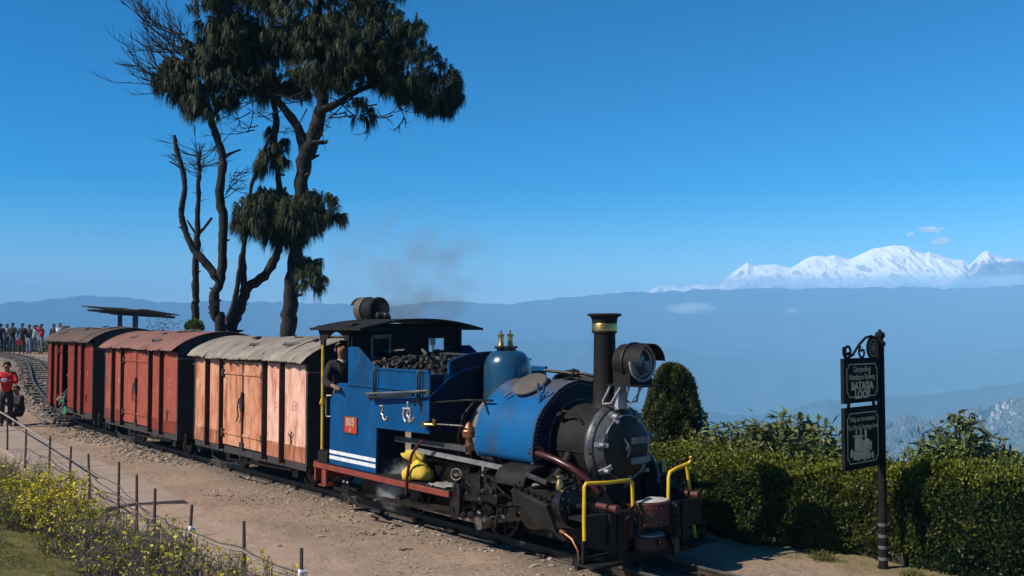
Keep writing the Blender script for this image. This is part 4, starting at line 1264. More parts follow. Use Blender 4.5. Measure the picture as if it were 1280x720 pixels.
# ------------------------------------------------------------------ goods wagons
def wagon_paint(tag_, a, b, rust, dirt, worn=.6):
    return mat("wagon_paint_" + tag_, a, b, 5, .32, .68, rough=.66, spec=.15, bump=.002, bscale=22, stretch=(1.2, 1.2, .8), c3=rust, s3=3.0, t3=(worn - .06, worn + .12), st3=(2.2, 2.2, .5))


W1A = wagon_paint("orange", (.58, .285, .17), (.46, .175, .088), (.24, .068, .028), 0, .53)
W1B = wagon_paint("faded", (.72, .46, .36), (.60, .31, .215), (.36, .095, .05), 0, .55)
W1C = wagon_paint("mid", (.62, .31, .20), (.50, .20, .11), (.30, .085, .04), 0, .55)
W2A = wagon_paint("red", (.33, .082, .050), (.25, .055, .033), (.16, .036, .023), 0, .60)
W3A = wagon_paint("dark_red", (.22, .032, .018), (.165, .024, .014), (.11, .026, .02), 0, .6)
W1L = wagon_paint("rusty_foot", (.46, .20, .12), (.33, .105, .05), (.13, .045, .025), 0, .50)
W2L = wagon_paint("dull_foot", (.24, .042, .024), (.165, .03, .018), (.08, .03, .02), 0, .52)
ROOF1 = mat("grey_roof_sheet", (.30, .255, .205), (.17, .14, .11), 4, stretch=(1, .4, 1), rough=.8, bump=.002, c3=(.075, .06, .05), s3=5, t3=(.56, .66), st3=(1.5, .5, 1))
ROOF2 = mat("rusty_roof_sheet", (.24, .105, .078), (.165, .072, .055), 4, stretch=(1, .4, 1), rough=.85, c3=(.08, .05, .04), s3=5, t3=(.58, .7), st3=(1.5, .5, 1))
ROOF3 = mat("brown_roof_sheet", (.105, .062, .045), (.065, .04, .032), 4, rough=.85, c3=(.15, .10, .08), s3=6, t3=(.58, .7))
WEND = mat("wagon_end_black", (.018, .015, .014), (.035, .028, .025), 5, rough=.7, bump=.002)
STENCIL = mat("dark_stencil", (.36, .11, .07), (.55, .26, .18), 26, .4, .6, rough=.7)
STENCIL_W = mat("pale_stencil", (.46, .22, .17), (.32, .085, .055), 30, .42, .58, rough=.7)


RIB = mat("shaded_rib", (.045, .017, .013), (.022, .012, .010), 6, rough=.7, spec=.3)  # darkened so that the ribs' shadow lines sit in their colour


def make_wagon(name, loc, rz, Ln, zt, label, pm, roofm, corr, open_door=False, letters=()):
    """Ln long, origin at the near end of the body on the track's centre line; x grows towards the rear"""
    g = empty(name, loc, rz, label, "goods wagon", "goods wagons behind the locomotive")
    ZB, V = .61, .855
    fr = lambda t: t * Ln / 4.2
    # panels, near end first (measured towards the rear)
    cuts = [(.03, .70), (.76, 1.29), (3.00, 3.53), (3.59, 4.17)]
    for s in (1, -1):
        for k, (a, b) in enumerate(cuts):
            x = MB(); x.box(fr(a), fr(b), s * (V - .02), s * V, ZB, zt)
            pn = x.build("wall_panel", pm[k], g, .003)
            x = MB(); x.box(fr(a) + .002, fr(b) - .002, s * V, s * (V + .005), ZB + .235, ZB + .25)
            x.build("panel_seam", pm[k], pn)
            x = MB(); x.box(fr(a) + .001, fr(b) - .001, s * V, s * (V + .0035), ZB + .001, ZB + .233)
            x.build("lower_plate", pm[6], pn)
            x = MB()
            for t in np.arange(fr(a) + .035, fr(b) - .02, .075):
                x.rivet((t, s * V, ZB + .03), (0, s, 0), .008); x.rivet((t, s * V, ZB + .215), (0, s, 0), .007)
            for z in np.arange(ZB + .1, zt, .16):
                x.rivet((fr(a) + .025, s * V, z), (0, s, 0), .007); x.rivet((fr(b) - .025, s * V, z), (0, s, 0), .007)
            x.build("rivet", pm[k], pn, kind="stuff")
        # upright ribs
        for t in (.73, 1.325, 2.965, 3.56):
            x = MB(); x.box(fr(t) - .017, fr(t) + .017, s * (V - .03), s * (V + .075), ZB - .06, zt + .01)
            x.build("upright_rib", RIB, g, .004)
        # doors
        dz0, dz1 = ZB + .03, zt - .075
        for k, (a, b) in enumerate(((1.37, 2.13), (2.17, 2.93))):
            if open_door and k == 1 and s > 0:
                a, b = 2.70, 2.93
            x = MB(); x.box(fr(a), fr(b), s * (V - .02), s * (V + .012), dz0, dz1)
            d = x.build("door", pm[4], g, .004)
            he = a + .03 if k == 0 else b - .03
            for z in (dz0 + .20, dz1 - .17):
                x = MB(); x.box(fr(a), fr(b), s * (V + .013), s * (V + .03), z - .02, z + .02); x.build("door_strap", pm[4], d, .003)
                x = MB(); x.obox((fr(he), s * (V + .035), z), (.07, .035, .12), (0, 0, 0)); x.build("door_hinge", WEND, d, .004)
        x = MB(); x.box(fr(1.35), fr(2.95), s * (V - .02), s * (V + .02), dz1 + .004, dz1 + .035)
        x.build("door_header", pm[5], g)
        x = MB(); x.box(fr(2.13), fr(2.17), s * (V - .02), s * (V + .022), dz0, dz1)
        if not (open_door and s > 0): x.build("door_stop", WEND, g)
        x = MB(); zc = (dz0 + dz1) / 2
        x.tube([(fr(2.12), s * (V + .04), zc + .22), (fr(2.14), s * (V + .05), zc + .1), (fr(2.13), s * (V + .045), zc - .1)], .022, 7)
        x.tube([(fr(2.22), s * (V + .045), zc + .12), (fr(2.28), s * (V + .05), zc - .02), (fr(2.24), s * (V + .05), zc - .18), (fr(2.30), s * (V + .05), zc - .26)], .012, 6)
        x.obox((fr(2.15), s * (V + .045), zc + .03), (.09, .03, .16), (0, 0, 0)); x.bar((fr(2.15), s * (V + .028), zc), (fr(2.15), s * (V + .028), dz0 + .04), .03, .02, (0, 1, 0)); x.obox((fr(2.16), s * (V + .03), dz0 + .04), (.12, .03, .1), (0, 0, 0))
        if not (open_door and s > 0): x.build("door_latch", WEND, g)
        x = MB(); x.tube([(fr(.46), s * (V + .01), ZB + .24), (fr(.46), s * (V + .02), ZB + .36), (fr(.40), s * (V + .03), ZB + .44)], .010, 6); x.tube([(fr(.46), s * (V + .02), ZB + .36), (fr(.52), s * (V + .03), ZB + .40)], .009, 6)
        x.build("lamp_hook", WEND, g)
    # ends with corner angles
    for xx, e in ((0, -1), (Ln, 1)):
        x = MB(); x.box(xx - e * .03, xx - e * .005, -V + .02, V - .02, ZB, zt)
        top = [(v, zt - .012 + .345 * (1 - abs(v / .99) ** 2.0) ** .85) for v in np.linspace(-.85, .85, 17)]
        x.prism([(xx - e * .028, v, z) for v, z in top] + [(xx - e * .028, .85, zt - .1), (xx - e * .028, -.85, zt - .1)], (e * .02, 0, 0))
        en = x.build("end_wall", WEND, g)
        x = MB()
        for s in (1, -1): x.box(xx - .025, xx + .025, s * (V + .004), s * (V - .07), ZB - .02, zt + .01)
        for v in (-.3, .3): x.box(xx - .02, xx + e * .045, v - .025, v + .025, ZB, zt + .1)
        x.build("corner_post", WEND, en, .004)
        x = MB()
        for z in np.arange(ZB + .05, zt, .085):
            for s in (1, -1): x.rivet((xx + e * .025, s * (V - .03), z), (e, 0, 0), .010)
        x.build("rivet", WEND, en, kind="stuff")
        x = MB(); x.bar((xx + e * .05, -.7, zt - .18), (xx + e * .05, .87, zt - .14), .02, .02); x.build("end_rail", GREYPAINT, en)
        # coupling
        x = MB(); x.box(xx, xx + e * .22, -.06, .06, .52, .62); x.cyl((xx + e * .22, -.16, .57), (xx + e * .22, .16, .57), .09, n=14)
        x.build("coupling", GREASE, g); x = MB()
        for k in range(5): x.lathe([(.03, -.012), (.045, 0), (.03, .012), (.018, 0), (.03, -.012)], (xx + e * (.10 + .05 * k), .52, .60 - .05 * abs(2 - k) * -1 - .12), (k % 2, 1 - k % 2, .3), 10)
        x.build("coupling_chain", GREASE, g); x = MB()
        x.tube([(xx + e * .02, .70, .66), (xx + e * .10, .72, .56), (xx + e * .11, .72, .42), (xx + e * .05, .72, .36), (xx + e * .02, .72, .44)], .022, 8)
        x.build("coupling_hook", GREASE, g)
    # roof sheets: corrugated, each sheet its own piece
    apex = .345
    prof = lambda v: zt + .005 + apex * (1 - abs(v / .99) ** 2.0) ** .85 if abs(v) < .985 else zt + .005
    n_s = 6; nv = 20
    for i in range(n_s):
        a = -.05 + (Ln + .10) * i / n_s; b = -.05 + (Ln + .10) * (i + 1) / n_s + .04
        ny = int((b - a) / .0125)
        xs = np.linspace(a, b, ny); vv = np.linspace(-.985, .985, nv + 1)
        wob = [rnd.uniform(-.012, .012) for _ in range(3)]
        lip = []
        while len(lip) < ny: lip += [rnd.uniform(-.06, .05)] * rnd.randint(2, 7)
        sag = [rnd.uniform(-.03, .012) for _ in range(2)]
        vs, fs = [], []
        for xi, t in enumerate(xs):
            for vk, v in enumerate(vv):
                c = .010 * math.cos(t * 2 * math.pi / .055) * corr
                vx = v * (1 + (lip[xi] * .5 if abs(v) > .95 else 0))
                vs.append((t, vx, prof(v) + c + wob[0] + wob[1] * math.sin(t * 3 + v * 2) + .006 * (i % 2) + (sag[0 if v > 0 else 1] * (abs(v) - .7) * 3 * math.sin((t - a) / (b - a) * math.pi) if abs(v) > .7 else 0)))
        q = nv + 1
        for xi in range(ny - 1):
            for k in range(nv): fs.append((xi * q + k, (xi + 1) * q + k, (xi + 1) * q + k + 1, xi * q + k + 1))
        me = fast_mesh("roof_sheet", vs, fs, None, roofm, True)
        o = link_mesh("roof_sheet", me, None, g)
        sd = o.modifiers.new("sheet", 'SOLIDIFY'); sd.thickness = .004; sd.offset = -1
    x = MB()
    for k in range(9):
        t = rnd.uniform(.2, Ln - .2); v = rnd.uniform(-.2, .8); L_ = rnd.uniform(.1, .35)
        x.obox((t, v, prof(v) + .03), (L_, rnd.uniform(.03, .09), .02), (rnd.uniform(-.2, .2) - v * .5, rnd.uniform(-.1, .1), rnd.uniform(-1.2, 1.2)))
    x.build("roof_litter", TWIGM, g, kind="stuff")
    x = MB()
    for s in (1, -1): x.box(.0, Ln, s * (V - .01), s * (V + .03), zt - .03, zt - .002)
    x.build("eaves_rail", WEND, g)
    # underframe, axles, wheels
    x = MB(); x.box(.02, Ln - .02, -.80, .80, ZB - .10, ZB - .005)
    for s in (1, -1): x.box(.02, Ln - .02, s * .82, s * .845, ZB - .11, ZB - .002)
    x.build("underframe", WEND, g)
    for t in (.85, Ln - .85):
        for s in (1, -1):
            x = MB(); x.lathe([(.0, .29), (.20, .29), (.255, .275), (.255, .335), (.20, .34), (.19, .32), (.08, .32), (.08, .36), (0, .36)], (t, 0, .37), (0, s, 0), 26)
            wh = x.build("wheel", GREASE, g)
        x = MB(); x.cyl((t, -.45, .37), (t, .45, .37), .045, n=12); x.build("axle", GREASE, g)
        for s in (1, -1):
            x = MB(); x.obox((t, s * .52, .38), (.18, .14, .18), (0, 0, 0))
            for k in range(5): x.bar((t - .38 + .05 * k, s * .52, .50 - .018 * k), (t + .38 - .05 * k, s * .52, .50 - .018 * k), .07, .016)
            x.bar((t - .25, s * .50, .36), (t - .38, s * .50, .5), .03, .03); x.bar((t + .25, s * .5, .36), (t + .38, s * .5, .5), .03, .03)
            x.build("axle_box", GREASE, g)
    x = MB()
    for s in (1, -1):
        x.bar((.9, s * .62, .40), (Ln - .9, s * .62, .33), .03, .035); x.tube([(Ln * .55, s * .84, .50), (Ln * .52, s * .88, .40), (Ln * .5, s * .88, .32)], .016, 6)
        x.tube([(Ln * .8, s * .84, .5), (Ln * .78, s * .9, .4), (Ln * .7, s * .88, .34), (Ln * .5, s * .84, .36)], .018, 6)
    x.build("brake_rod", GREASE, g)
    x = MB(); x.box(.04, Ln - .04, -.82, .82, ZB, ZB + .03); x.build("wagon_floor", WEND, g)
    if open_door:
        pass
    for body, u, z, size, sx, m in letters:
        text(body, m, g, Matrix(((-1, 0, 0, u * Ln / 4.2), (0, 0, 1, V + .0012), (0, 1, 0, z), (0, 0, 0, 1))), size, .0006, sx)
    return g


def wagon_at(u, v, u2, v2):
    a, b = W(u, v - .855), W(u2, v2 - .855)
    d = b - a
    return Vector((a.x, a.y, 0)), math.atan2(d.y, d.x), d.length


l1 = wagon_at(-4.02, .855, -8.22, .855)
weather(W1B, (.36, .10, .06), .8, 1.2, .50, .66, (3, 3, 1.5)); weather(W1C, (.20, .06, .03), .7, 1.3, .5, .68, (2.6, 2.6, 1.2)); weather(W1A, (.16, .05, .025), .75, 1.3, .5, .68, (2.6, 2.6, 1.2))
weather(W1A, (.70, .50, .40), .7, 1.6, .50, .66, (2.2, 2.2, 1.3)); weather(W2A, (.10, .03, .02), .7); weather(W2A, (.40, .16, .11), .5, 1.6, .56, .72, (5, 5, 1.5)); weather(W3A, (.08, .025, .018), .7)
make_wagon("goods_wagon", l1[0], l1[1], l1[2], 2.085, "sun-bleached orange goods wagon with grey corrugated roof next to the locomotive",
           [W1B, W1B, W1C, W1A, W1A, W1A, W1L], ROOF1, 1.0,
           letters=[("F", 1.0, 1.36, .26, .75, STENCIL), ("EK", .36, 1.42, .22, .8, STENCIL), ("S", 3.86, 1.55, .16, .8, STENCIL)])
l2 = wagon_at(-8.97, .885, -13.32, .84)
make_wagon("goods_wagon", l2[0], l2[1], l2[2], 2.16, "brick red goods wagon with closed double doors, middle one of the three",
           [W2A] * 6 + [W2L], ROOF2, .8, letters=[("C", .42, 1.55, .2, .8, STENCIL_W), ("531", .40, 1.38, .14, .8, STENCIL_W), ("E", 1.02, 1.42, .16, .8, STENCIL_W), ("H", 3.28, 1.46, .24, .7, STENCIL_W), ("Y", 3.85, 1.5, .12, .8, STENCIL_W)])
l3 = wagon_at(-14.35, .80, -18.65, .66)
make_wagon("goods_wagon", l3[0], l3[1], l3[2], 2.24, "dark red goods wagon with half-open door and brown roof, last of the train",
           [W3A] * 7, ROOF3, .35, open_door=True, letters=[("B", 1.02, 1.5, .2, .8, STENCIL_W), ("F", .42, 1.5, .22, .8, STENCIL_W)])

# ------------------------------------------------------------------ trees
def px_path(pts, d0, dd=0.0):
    """list of (px, py, half-width px) -> points and radii at about d0 metres"""
    P, Rr = [], []
    for i, q in enumerate(pts):
        d = d0 + (q[3] if len(q) > 3 else 0)
        P.append(at(q[0], q[1], d)); Rr.append(q[2] * d / 1200 * .46)
    return P, Rr


def smooth_path(P, Rr, k=4, wob=.02):
    out, rr = [], []
    n = len(P)
    for i in range(n - 1):
        p0, p1, p2, p3 = P[max(i - 1, 0)], P[i], P[i + 1], P[min(i + 2, n - 1)]
        for s in range(k):
            t = s / k
            q = 0.5 * ((2 * p1) + (p2 - p0) * t + (2 * p0 - 5 * p1 + 4 * p2 - p3) * t * t + (3 * p1 - p0 - 3 * p2 + p3) * t ** 3)
            w = wob * Rr[i] * 8
            out.append(q + Vector((rnd.uniform(-w, w), rnd.uniform(-w, w), 0)))
            rr.append((Rr[i] * (1 - t) + Rr[i + 1] * t) * rnd.uniform(.92, 1.1))
    out.append(P[-1]); rr.append(Rr[-1])
    return out, rr


def limb(x, pts, d0, n=9, wob=.02, root=False):
    P, Rr = px_path(pts, d0)
    if root:
        z = zg(P[0].x, P[0].y) - .1
        b = Vector((P[0].x, P[0].y, z)); P.insert(0, b); Rr.insert(0, Rr[0] * 1.25)
    P, Rr = smooth_path(P, Rr, 5, wob)
    i0 = len(x.v); x.tube(P, Rr, n)
    for q in range(i0, len(x.v)):
        c = P[min((q - i0) // n, len(P) - 1)]; k = rnd.uniform(.86, 1.14)
        x.v[q] = tuple(c + (Vector(x.v[q]) - c) * k)
    for q in range(2, len(P) - 1, 3):   # knots and broken stubs
        if rnd.random() < .45 and Rr[q] > .05:
            d = Vector((rnd.uniform(-1, 1), rnd.uniform(-1, 1), rnd.uniform(-.1, .5))).normalized()
            x.tube([P[q], P[q] + d * Rr[q] * 1.15, P[q] + d * Rr[q] * rnd.uniform(1.3, 2.2)], [Rr[q] * .4, Rr[q] * .28, Rr[q] * .12], 6)
    return P


def twigs(x, p, d, L, r, depth, spread=.7, n=4, up=.15, seg=4):
    """a thin branch that forks"""
    p = Vector(p); d = Vector(d).normalized(); pts = [p]; q = p.copy()
    dd = d.copy()
    for i in range(seg):
        dd = (dd + Vector((rnd.uniform(-.22, .22), rnd.uniform(-.22, .22), rnd.uniform(-.15, .2) + up * .2))).normalized()
        q = q + dd * (L / seg); pts.append(q.copy())
    x.tube(pts, [r * (1 - .65 * i / seg) for i in range(seg + 1)], 4 if depth < 2 else 5, False)
    if depth > 0:
        for k in range(n):
            t = rnd.uniform(.3, 1.0); i = min(int(t * seg), seg - 1)
            b = pts[i].lerp(pts[i + 1], t * seg - i)
            nd = (dd + Vector((rnd.uniform(-1, 1), rnd.uniform(-1, 1), rnd.uniform(-.6, .9))) * spread).normalized()
            twigs(x, b, nd, L * rnd.uniform(.35, .6), r * .55, depth - 1, spread, n, up, seg)


def pine_tufts(name, blobs, m, parent, needles=40, length=(.15, .30), width=.024):
    """blobs: (px, py, rx px, ry px, distance, count): drooping needle tufts spread through each"""
    pos, dr, ln, tn, dp = [], [], [], [], []
    for bx, by, rx, ry, d, cnt in blobs:
        cnt = int(cnt * 1.9)
        c = at(bx, by, d); s = d / 1200
        subs = []
        for _ in range(max(3, cnt // 9)):
            v = np.array([rnd.gauss(0, 1), rnd.gauss(0, 1), rnd.gauss(0, 1)]); v /= np.linalg.norm(v)
            subs.append((v, rnd.uniform(.30, 1.05) ** .6))
        for _ in range(cnt):
            v, k = rnd.choice(subs)
            v = v + np.array([rnd.gauss(0, .30), rnd.gauss(0, .30), rnd.gauss(0, .16)]); v /= np.linalg.norm(v)
            k = k * rnd.uniform(.86, 1.08)
            p = np.array([c.x + v[0] * rx * s * k, c.y + v[1] * (rx + ry) * .5 * s * k * .9, c.z + v[2] * ry * s * k])
            out = v * .8 + np.array([0, 0, .45]); out /= np.linalg.norm(out)
            tone = min(1, max(0, rnd.gauss(.42, .24)))
            L = rnd.uniform(*length)
            nn = needles
            jit = rng.normal(size=(nn, 3)) * .42
            dirs = out[None] + jit * rnd.uniform(.8, 1.5)
            base = p[None] + out[None] * rng.uniform(-.04, .16, (nn, 1))
            pos.append(base); dr.append(dirs); ln.append(L * rng.uniform(.7, 1.1, nn)); tn.append(np.clip(tone + rng.uniform(-.12, .12, nn), 0, 1))
            dp.append(rng.uniform(.7, 1.3, nn))
    me = strips_mesh(name, np.concatenate(pos), np.concatenate(dr), np.concatenate(ln), width, np.concatenate(dp), np.concatenate(tn), m, seg=3)
    o = link_mesh(name, me, None, parent)
    return tag(o, kind="stuff")


def finish_tree(g, x, name="trunk", m=BARK):
    o = x.build(name, m, g, smooth=60)
    return o


def world_thing(name, label, cat, group=None):
    return empty(name, (0, 0, 0), 0, label, cat, group)


def rebase(g, loc):
    """moves the thing's own origin to its base without moving its parts"""
    g.location = loc
    for c in g.children: c.location = c.location - Vector(loc)


def make_pines():
    D = 25.0
    g = world_thing("pine_tree", "tall drooping-needled pine with a thick straight single trunk and broad crown behind the orange wagon", "tree", "pine trees behind the train")
    x = MB()
    limb(x, [(360, 420, 21), (363, 380, 20), (368, 330, 19), (372, 285, 18), (376, 245, 18), (379, 215, 18), (384, 185, 22)], D, 12, root=True)
    limb(x, [(384, 192, 20), (373, 160, 12), (352, 132, 10), (335, 105, 9), (322, 70, 8), (315, 30, 5)], D)
    limb(x, [(384, 190, 22), (393, 165, 20), (402, 135, 17), (405, 100, 14), (402, 60, 11), (398, 10, 8), (395, -40, 5)], D)
    limb(x, [(401, 138, 11), (425, 128, 10), (445, 115, 8), (470, 105, 6), (505, 92, 4)], D - .3)
    limb(x, [(404, 105, 9), (425, 80, 8), (450, 55, 6), (470, 20, 4)], D - .5)
    limb(x, [(404, 115, 8), (385, 85, 7), (365, 50, 5), (350, 0, 4)], D + .6)
    limb(x, [(390, 178, 7), (404, 178, 6), (409, 177, 5)], D - .2, wob=0)
    limb(x, [(373, 282, 6), (385, 268, 5), (400, 262, 4), (415, 268, 3)], D - .3)
    limb(x, [(368, 330, 5), (380, 326, 4), (398, 335, 3)], D - .3)
    for k in range(34):
        px = rnd.uniform(330, 520); py = rnd.uniform(95, 150)
        p = at(px, py, D + rnd.uniform(-1, 1)); twigs(x, p, (rnd.uniform(-1, 1), rnd.uniform(-.5, .5), rnd.uniform(-.7, .2)), rnd.uniform(.5, 1.0), .022, 2, n=3)
    finish_tree(g, x)
    blobs = [(330, 25, 62, 52, 25.6, 150), (400, 15, 85, 60, 25, 260), (395, -45, 110, 60, 25, 90), (462, 50, 52, 50, 24.6, 190), (510, 85, 40, 38, 24.4, 130),
             (548, 110, 28, 27, 24.4, 90), (565, 108, 14, 14, 24.4, 22), (522, 50, 20, 26, 24.6, 34), (445, 90, 52, 22, 25, 90), (420, 60, 60, 40, 24, 150), (470, -20, 35, 50, 25, 60), (360, 80, 50, 36, 25.5, 120), (505, 112, 34, 14, 24.6, 40), (450, 138, 30, 10, 25, 14), (400, 118, 40, 12, 25.6, 20)]
    pine_tufts("crown", blobs, NEEDLE, g)
    low = [(395, 262, 28, 20, 24.7, 100), (372, 272, 30, 24, 24.6, 110), (415, 266, 12, 7, 24.7, 16), (385, 342, 16, 12, 24.7, 24), (402, 338, 11, 9, 24.7, 14), (372, 333, 16, 8, 24.7, 14), (388, 355, 10, 6, 24.7, 7), (382, 300, 9, 8, 24.8, 8)]
    pine_tufts("low_branch_needles", low, NEEDLE, g)
    rebase(g, Vector((at(360, 420, D).x, D, zg(at(360, 420, D).x, D))))

    g = world_thing("pine_tree", "pine dividing near the ground into several crooked bare trunks behind the orange wagon", "tree", "pine trees behind the train")
    x = MB()
    limb(x, [(277, 415, 17), (270, 392, 15), (268, 372, 14), (276, 348, 12), (278, 310, 12), (279, 272, 12), (274, 240, 12), (279, 205, 11), (273, 178, 10), (264, 150, 10), (258, 115, 8), (262, 75, 6)], D, 10, root=True)
    limb(x, [(274, 352, 12), (258, 330, 11), (240, 308, 9), (229, 280, 8), (227, 262, 8), (231, 235, 7), (228, 212, 7), (221, 188, 6), (218, 169, 5)], D, 9)
    limb(x, [(289, 415, 18), (300, 385, 15), (309, 360, 14), (330, 345, 12), (344, 322, 11), (352, 292, 9), (350, 255, 8), (347, 215, 8), (343, 180, 8), (345, 150, 9), (340, 120, 8), (330, 80, 6), (320, 40, 4)], D + .4, 10, root=True)
    limb(x, [(284, 403, 8), (293, 375, 7), (297, 355, 7), (302, 320, 6), (308, 292, 5), (313, 240, 5), (322, 210, 6), (333, 180, 5), (340, 165, 4)], D - .2, 8)
    limb(x, [(306, 362, 9), (304, 335, 8), (305, 305, 6), (309, 288, 4)], D + .2, 8)
    limb(x, [(278, 198, 5), (288, 192, 4), (301, 187, 2)], D, 6, 0); limb(x, [(228, 212, 4), (220, 206, 3), (212, 202, 2)], D, 6, 0); limb(x, [(225, 200, 4), (219, 195, 3), (214, 193, 1.5)], D, 6, 0)
    limb(x, [(350, 218, 4), (356, 219, 3)], D + .3, 6, 0)
    limb(x, [(262, 150, 7), (285, 120, 6), (300, 85, 5), (305, 40, 3)], D + .4)
    limb(x, [(259, 120, 7), (238, 95, 5), (225, 80, 4), (205, 70, 3)], D)
    for k in range(9): # bare twigs half way up
        p = at(280 + k * 1.5, 248 - k * 4, D); twigs(x, p, (rnd.uniform(.2, 1), rnd.uniform(-.4, .4), rnd.uniform(-.2, .5)), rnd.uniform(.4, .8), .016, 2, n=3)
    # the fan of dead branches on the left of the crown
    for k in range(26):
        p = at(rnd.uniform(215, 250), rnd.uniform(40, 118), D + rnd.uniform(-.5, .5))
        a = R(rnd.uniform(115, 200))
        twigs(x, p, (math.cos(a), rnd.uniform(-.3, .3), math.sin(a) * .8), rnd.uniform(.8, 1.7), .024, 2, spread=.5, n=5, up=.25, seg=5)
    for k in range(16):
        p = at(rnd.uniform(270, 340), rnd.uniform(110, 170), D); twigs(x, p, (rnd.uniform(-1, 1), 0, rnd.uniform(-.6, .4)), rnd.uniform(.4, 1.0), .018, 2, n=3)
    finish_tree(g, x)
    blobs = [(272, 45, 42, 45, 25, 120), (250, 95, 42, 38, 25, 150), (225, 95, 26, 22, 25, 60), (290, 95, 42, 34, 25, 130), (265, 125, 34, 22, 25, 70), (310, 60, 50, 45, 25.8, 120), (262, 10, 30, 30, 25, 50), (205, 97, 11, 12, 25, 16), (340, 105, 30, 20, 25.5, 50), (290, -20, 60, 30, 25, 50)]
    pine_tufts("crown", blobs, NEEDLE, g)
    low = [(325, 265, 28, 22, 24.6, 100), (345, 262, 32, 24, 25.3, 110), (350, 282, 34, 16, 24.9, 80), (312, 280, 15, 13, 24.6, 44), (346, 190, 15, 11, 25, 30), (335, 203, 12, 13, 24.9, 26), (345, 175, 10, 12, 25.2, 12)]
    pine_tufts("low_branch_needles", low, NEEDLE, g)
    b = at(283, 415, D); rebase(g, Vector((b.x, D, zg(b.x, D))))

    g = world_thing("dead_tree", "slim dead tree with a bare twiggy top behind the forked pine", "tree")
    x = MB(); D2 = 26.5
    limb(x, [(244, 405, 11), (244.5, 370, 10), (245, 335, 9), (246, 305, 9), (247, 270, 7), (248, 235, 6), (249, 205, 5), (250, 190, 4)], D2, 8, root=True, wob=.03)
    limb(x, [(246, 296, 5), (255, 285, 4), (265, 272, 3)], D2, 6, 0); limb(x, [(245, 293, 4), (238, 282, 3), (234, 275, 2)], D2, 6, 0)
    for k in range(26):
        p = at(249 + rnd.uniform(-2, 2), rnd.uniform(188, 222), D2); a = rnd.uniform(0, 6.28)
        twigs(x, p, (math.cos(a), math.sin(a) * .6, rnd.uniform(-.05, .5)), rnd.uniform(.45, .95), .014, 2, spread=.55, n=4, up=.1)
    for k in range(10):
        p = at(246, rnd.uniform(235, 330), D2); a = rnd.uniform(0, 6.28); twigs(x, p, (math.cos(a), math.sin(a), .1), rnd.uniform(.15, .45), .012, 1, n=3)
    finish_tree(g, x, "trunk", BARK)
    b = at(244, 405, D2); rebase(g, Vector((b.x, D2, zg(b.x, D2))))

    # small round bush at its foot, and a bare shrub by the shelter
    g = world_thing("bush", "small round leafy bush at the foot of the slim dead tree", "bush")
    b = at(243, 408, 26); n = 700
    v = unit(rng.normal(size=(n, 3))); k = rng.uniform(.5, 1, (n, 1))
    pos = np.array([b.x, b.y, b.z]) + v * k * np.array([.24, .24, .17])
    o = link_mesh("foliage", leaves_mesh("foliage", pos, v + [0, 0, .4], rng.normal(size=(n, 3)), .07, .035, rng.uniform(0, .6, n), HEDGE), None, g); tag(o, kind="stuff")
    x = MB(); gz = zg(b.x, 26)
    for k in range(8): x.tube([(b.x + rnd.uniform(-.03, .03), 26 + rnd.uniform(-.03, .03), gz - .1), (b.x + rnd.uniform(-.2, .2), 26 + rnd.uniform(-.2, .2), b.z + .1)], .015, 5)
    x.build("stem", TWIGM, g); rebase(g, Vector((b.x, 26, gz)))
    g = world_thing("bare_shrub", "thin bare shrub rising over the wagon roofs beside the shelter", "shrub")
    b = at(207, 405, 27); gz = zg(b.x, 27); x = MB()
    for k in range(9): twigs(x, (b.x + rnd.uniform(-.2, .2), 27, gz), (rnd.uniform(-.3, .3), rnd.uniform(-.2, .2), 1), 1.9, .012, 2, spread=.3, n=3)
    x.build("stem", TWIGM, g); n = 160
    pos = np.array([b.x, 27, b.z - .05]) + rng.normal(size=(n, 3)) * [.28, .2, .12]
    o = link_mesh("foliage", leaves_mesh("foliage", pos, rng.normal(size=(n, 3)), rng.normal(size=(n, 3)), .06, .03, rng.uniform(0, .5, n), HEDGE), None, g); tag(o, kind="stuff")
    rebase(g, Vector((b.x, 27, gz)))


make_pines()


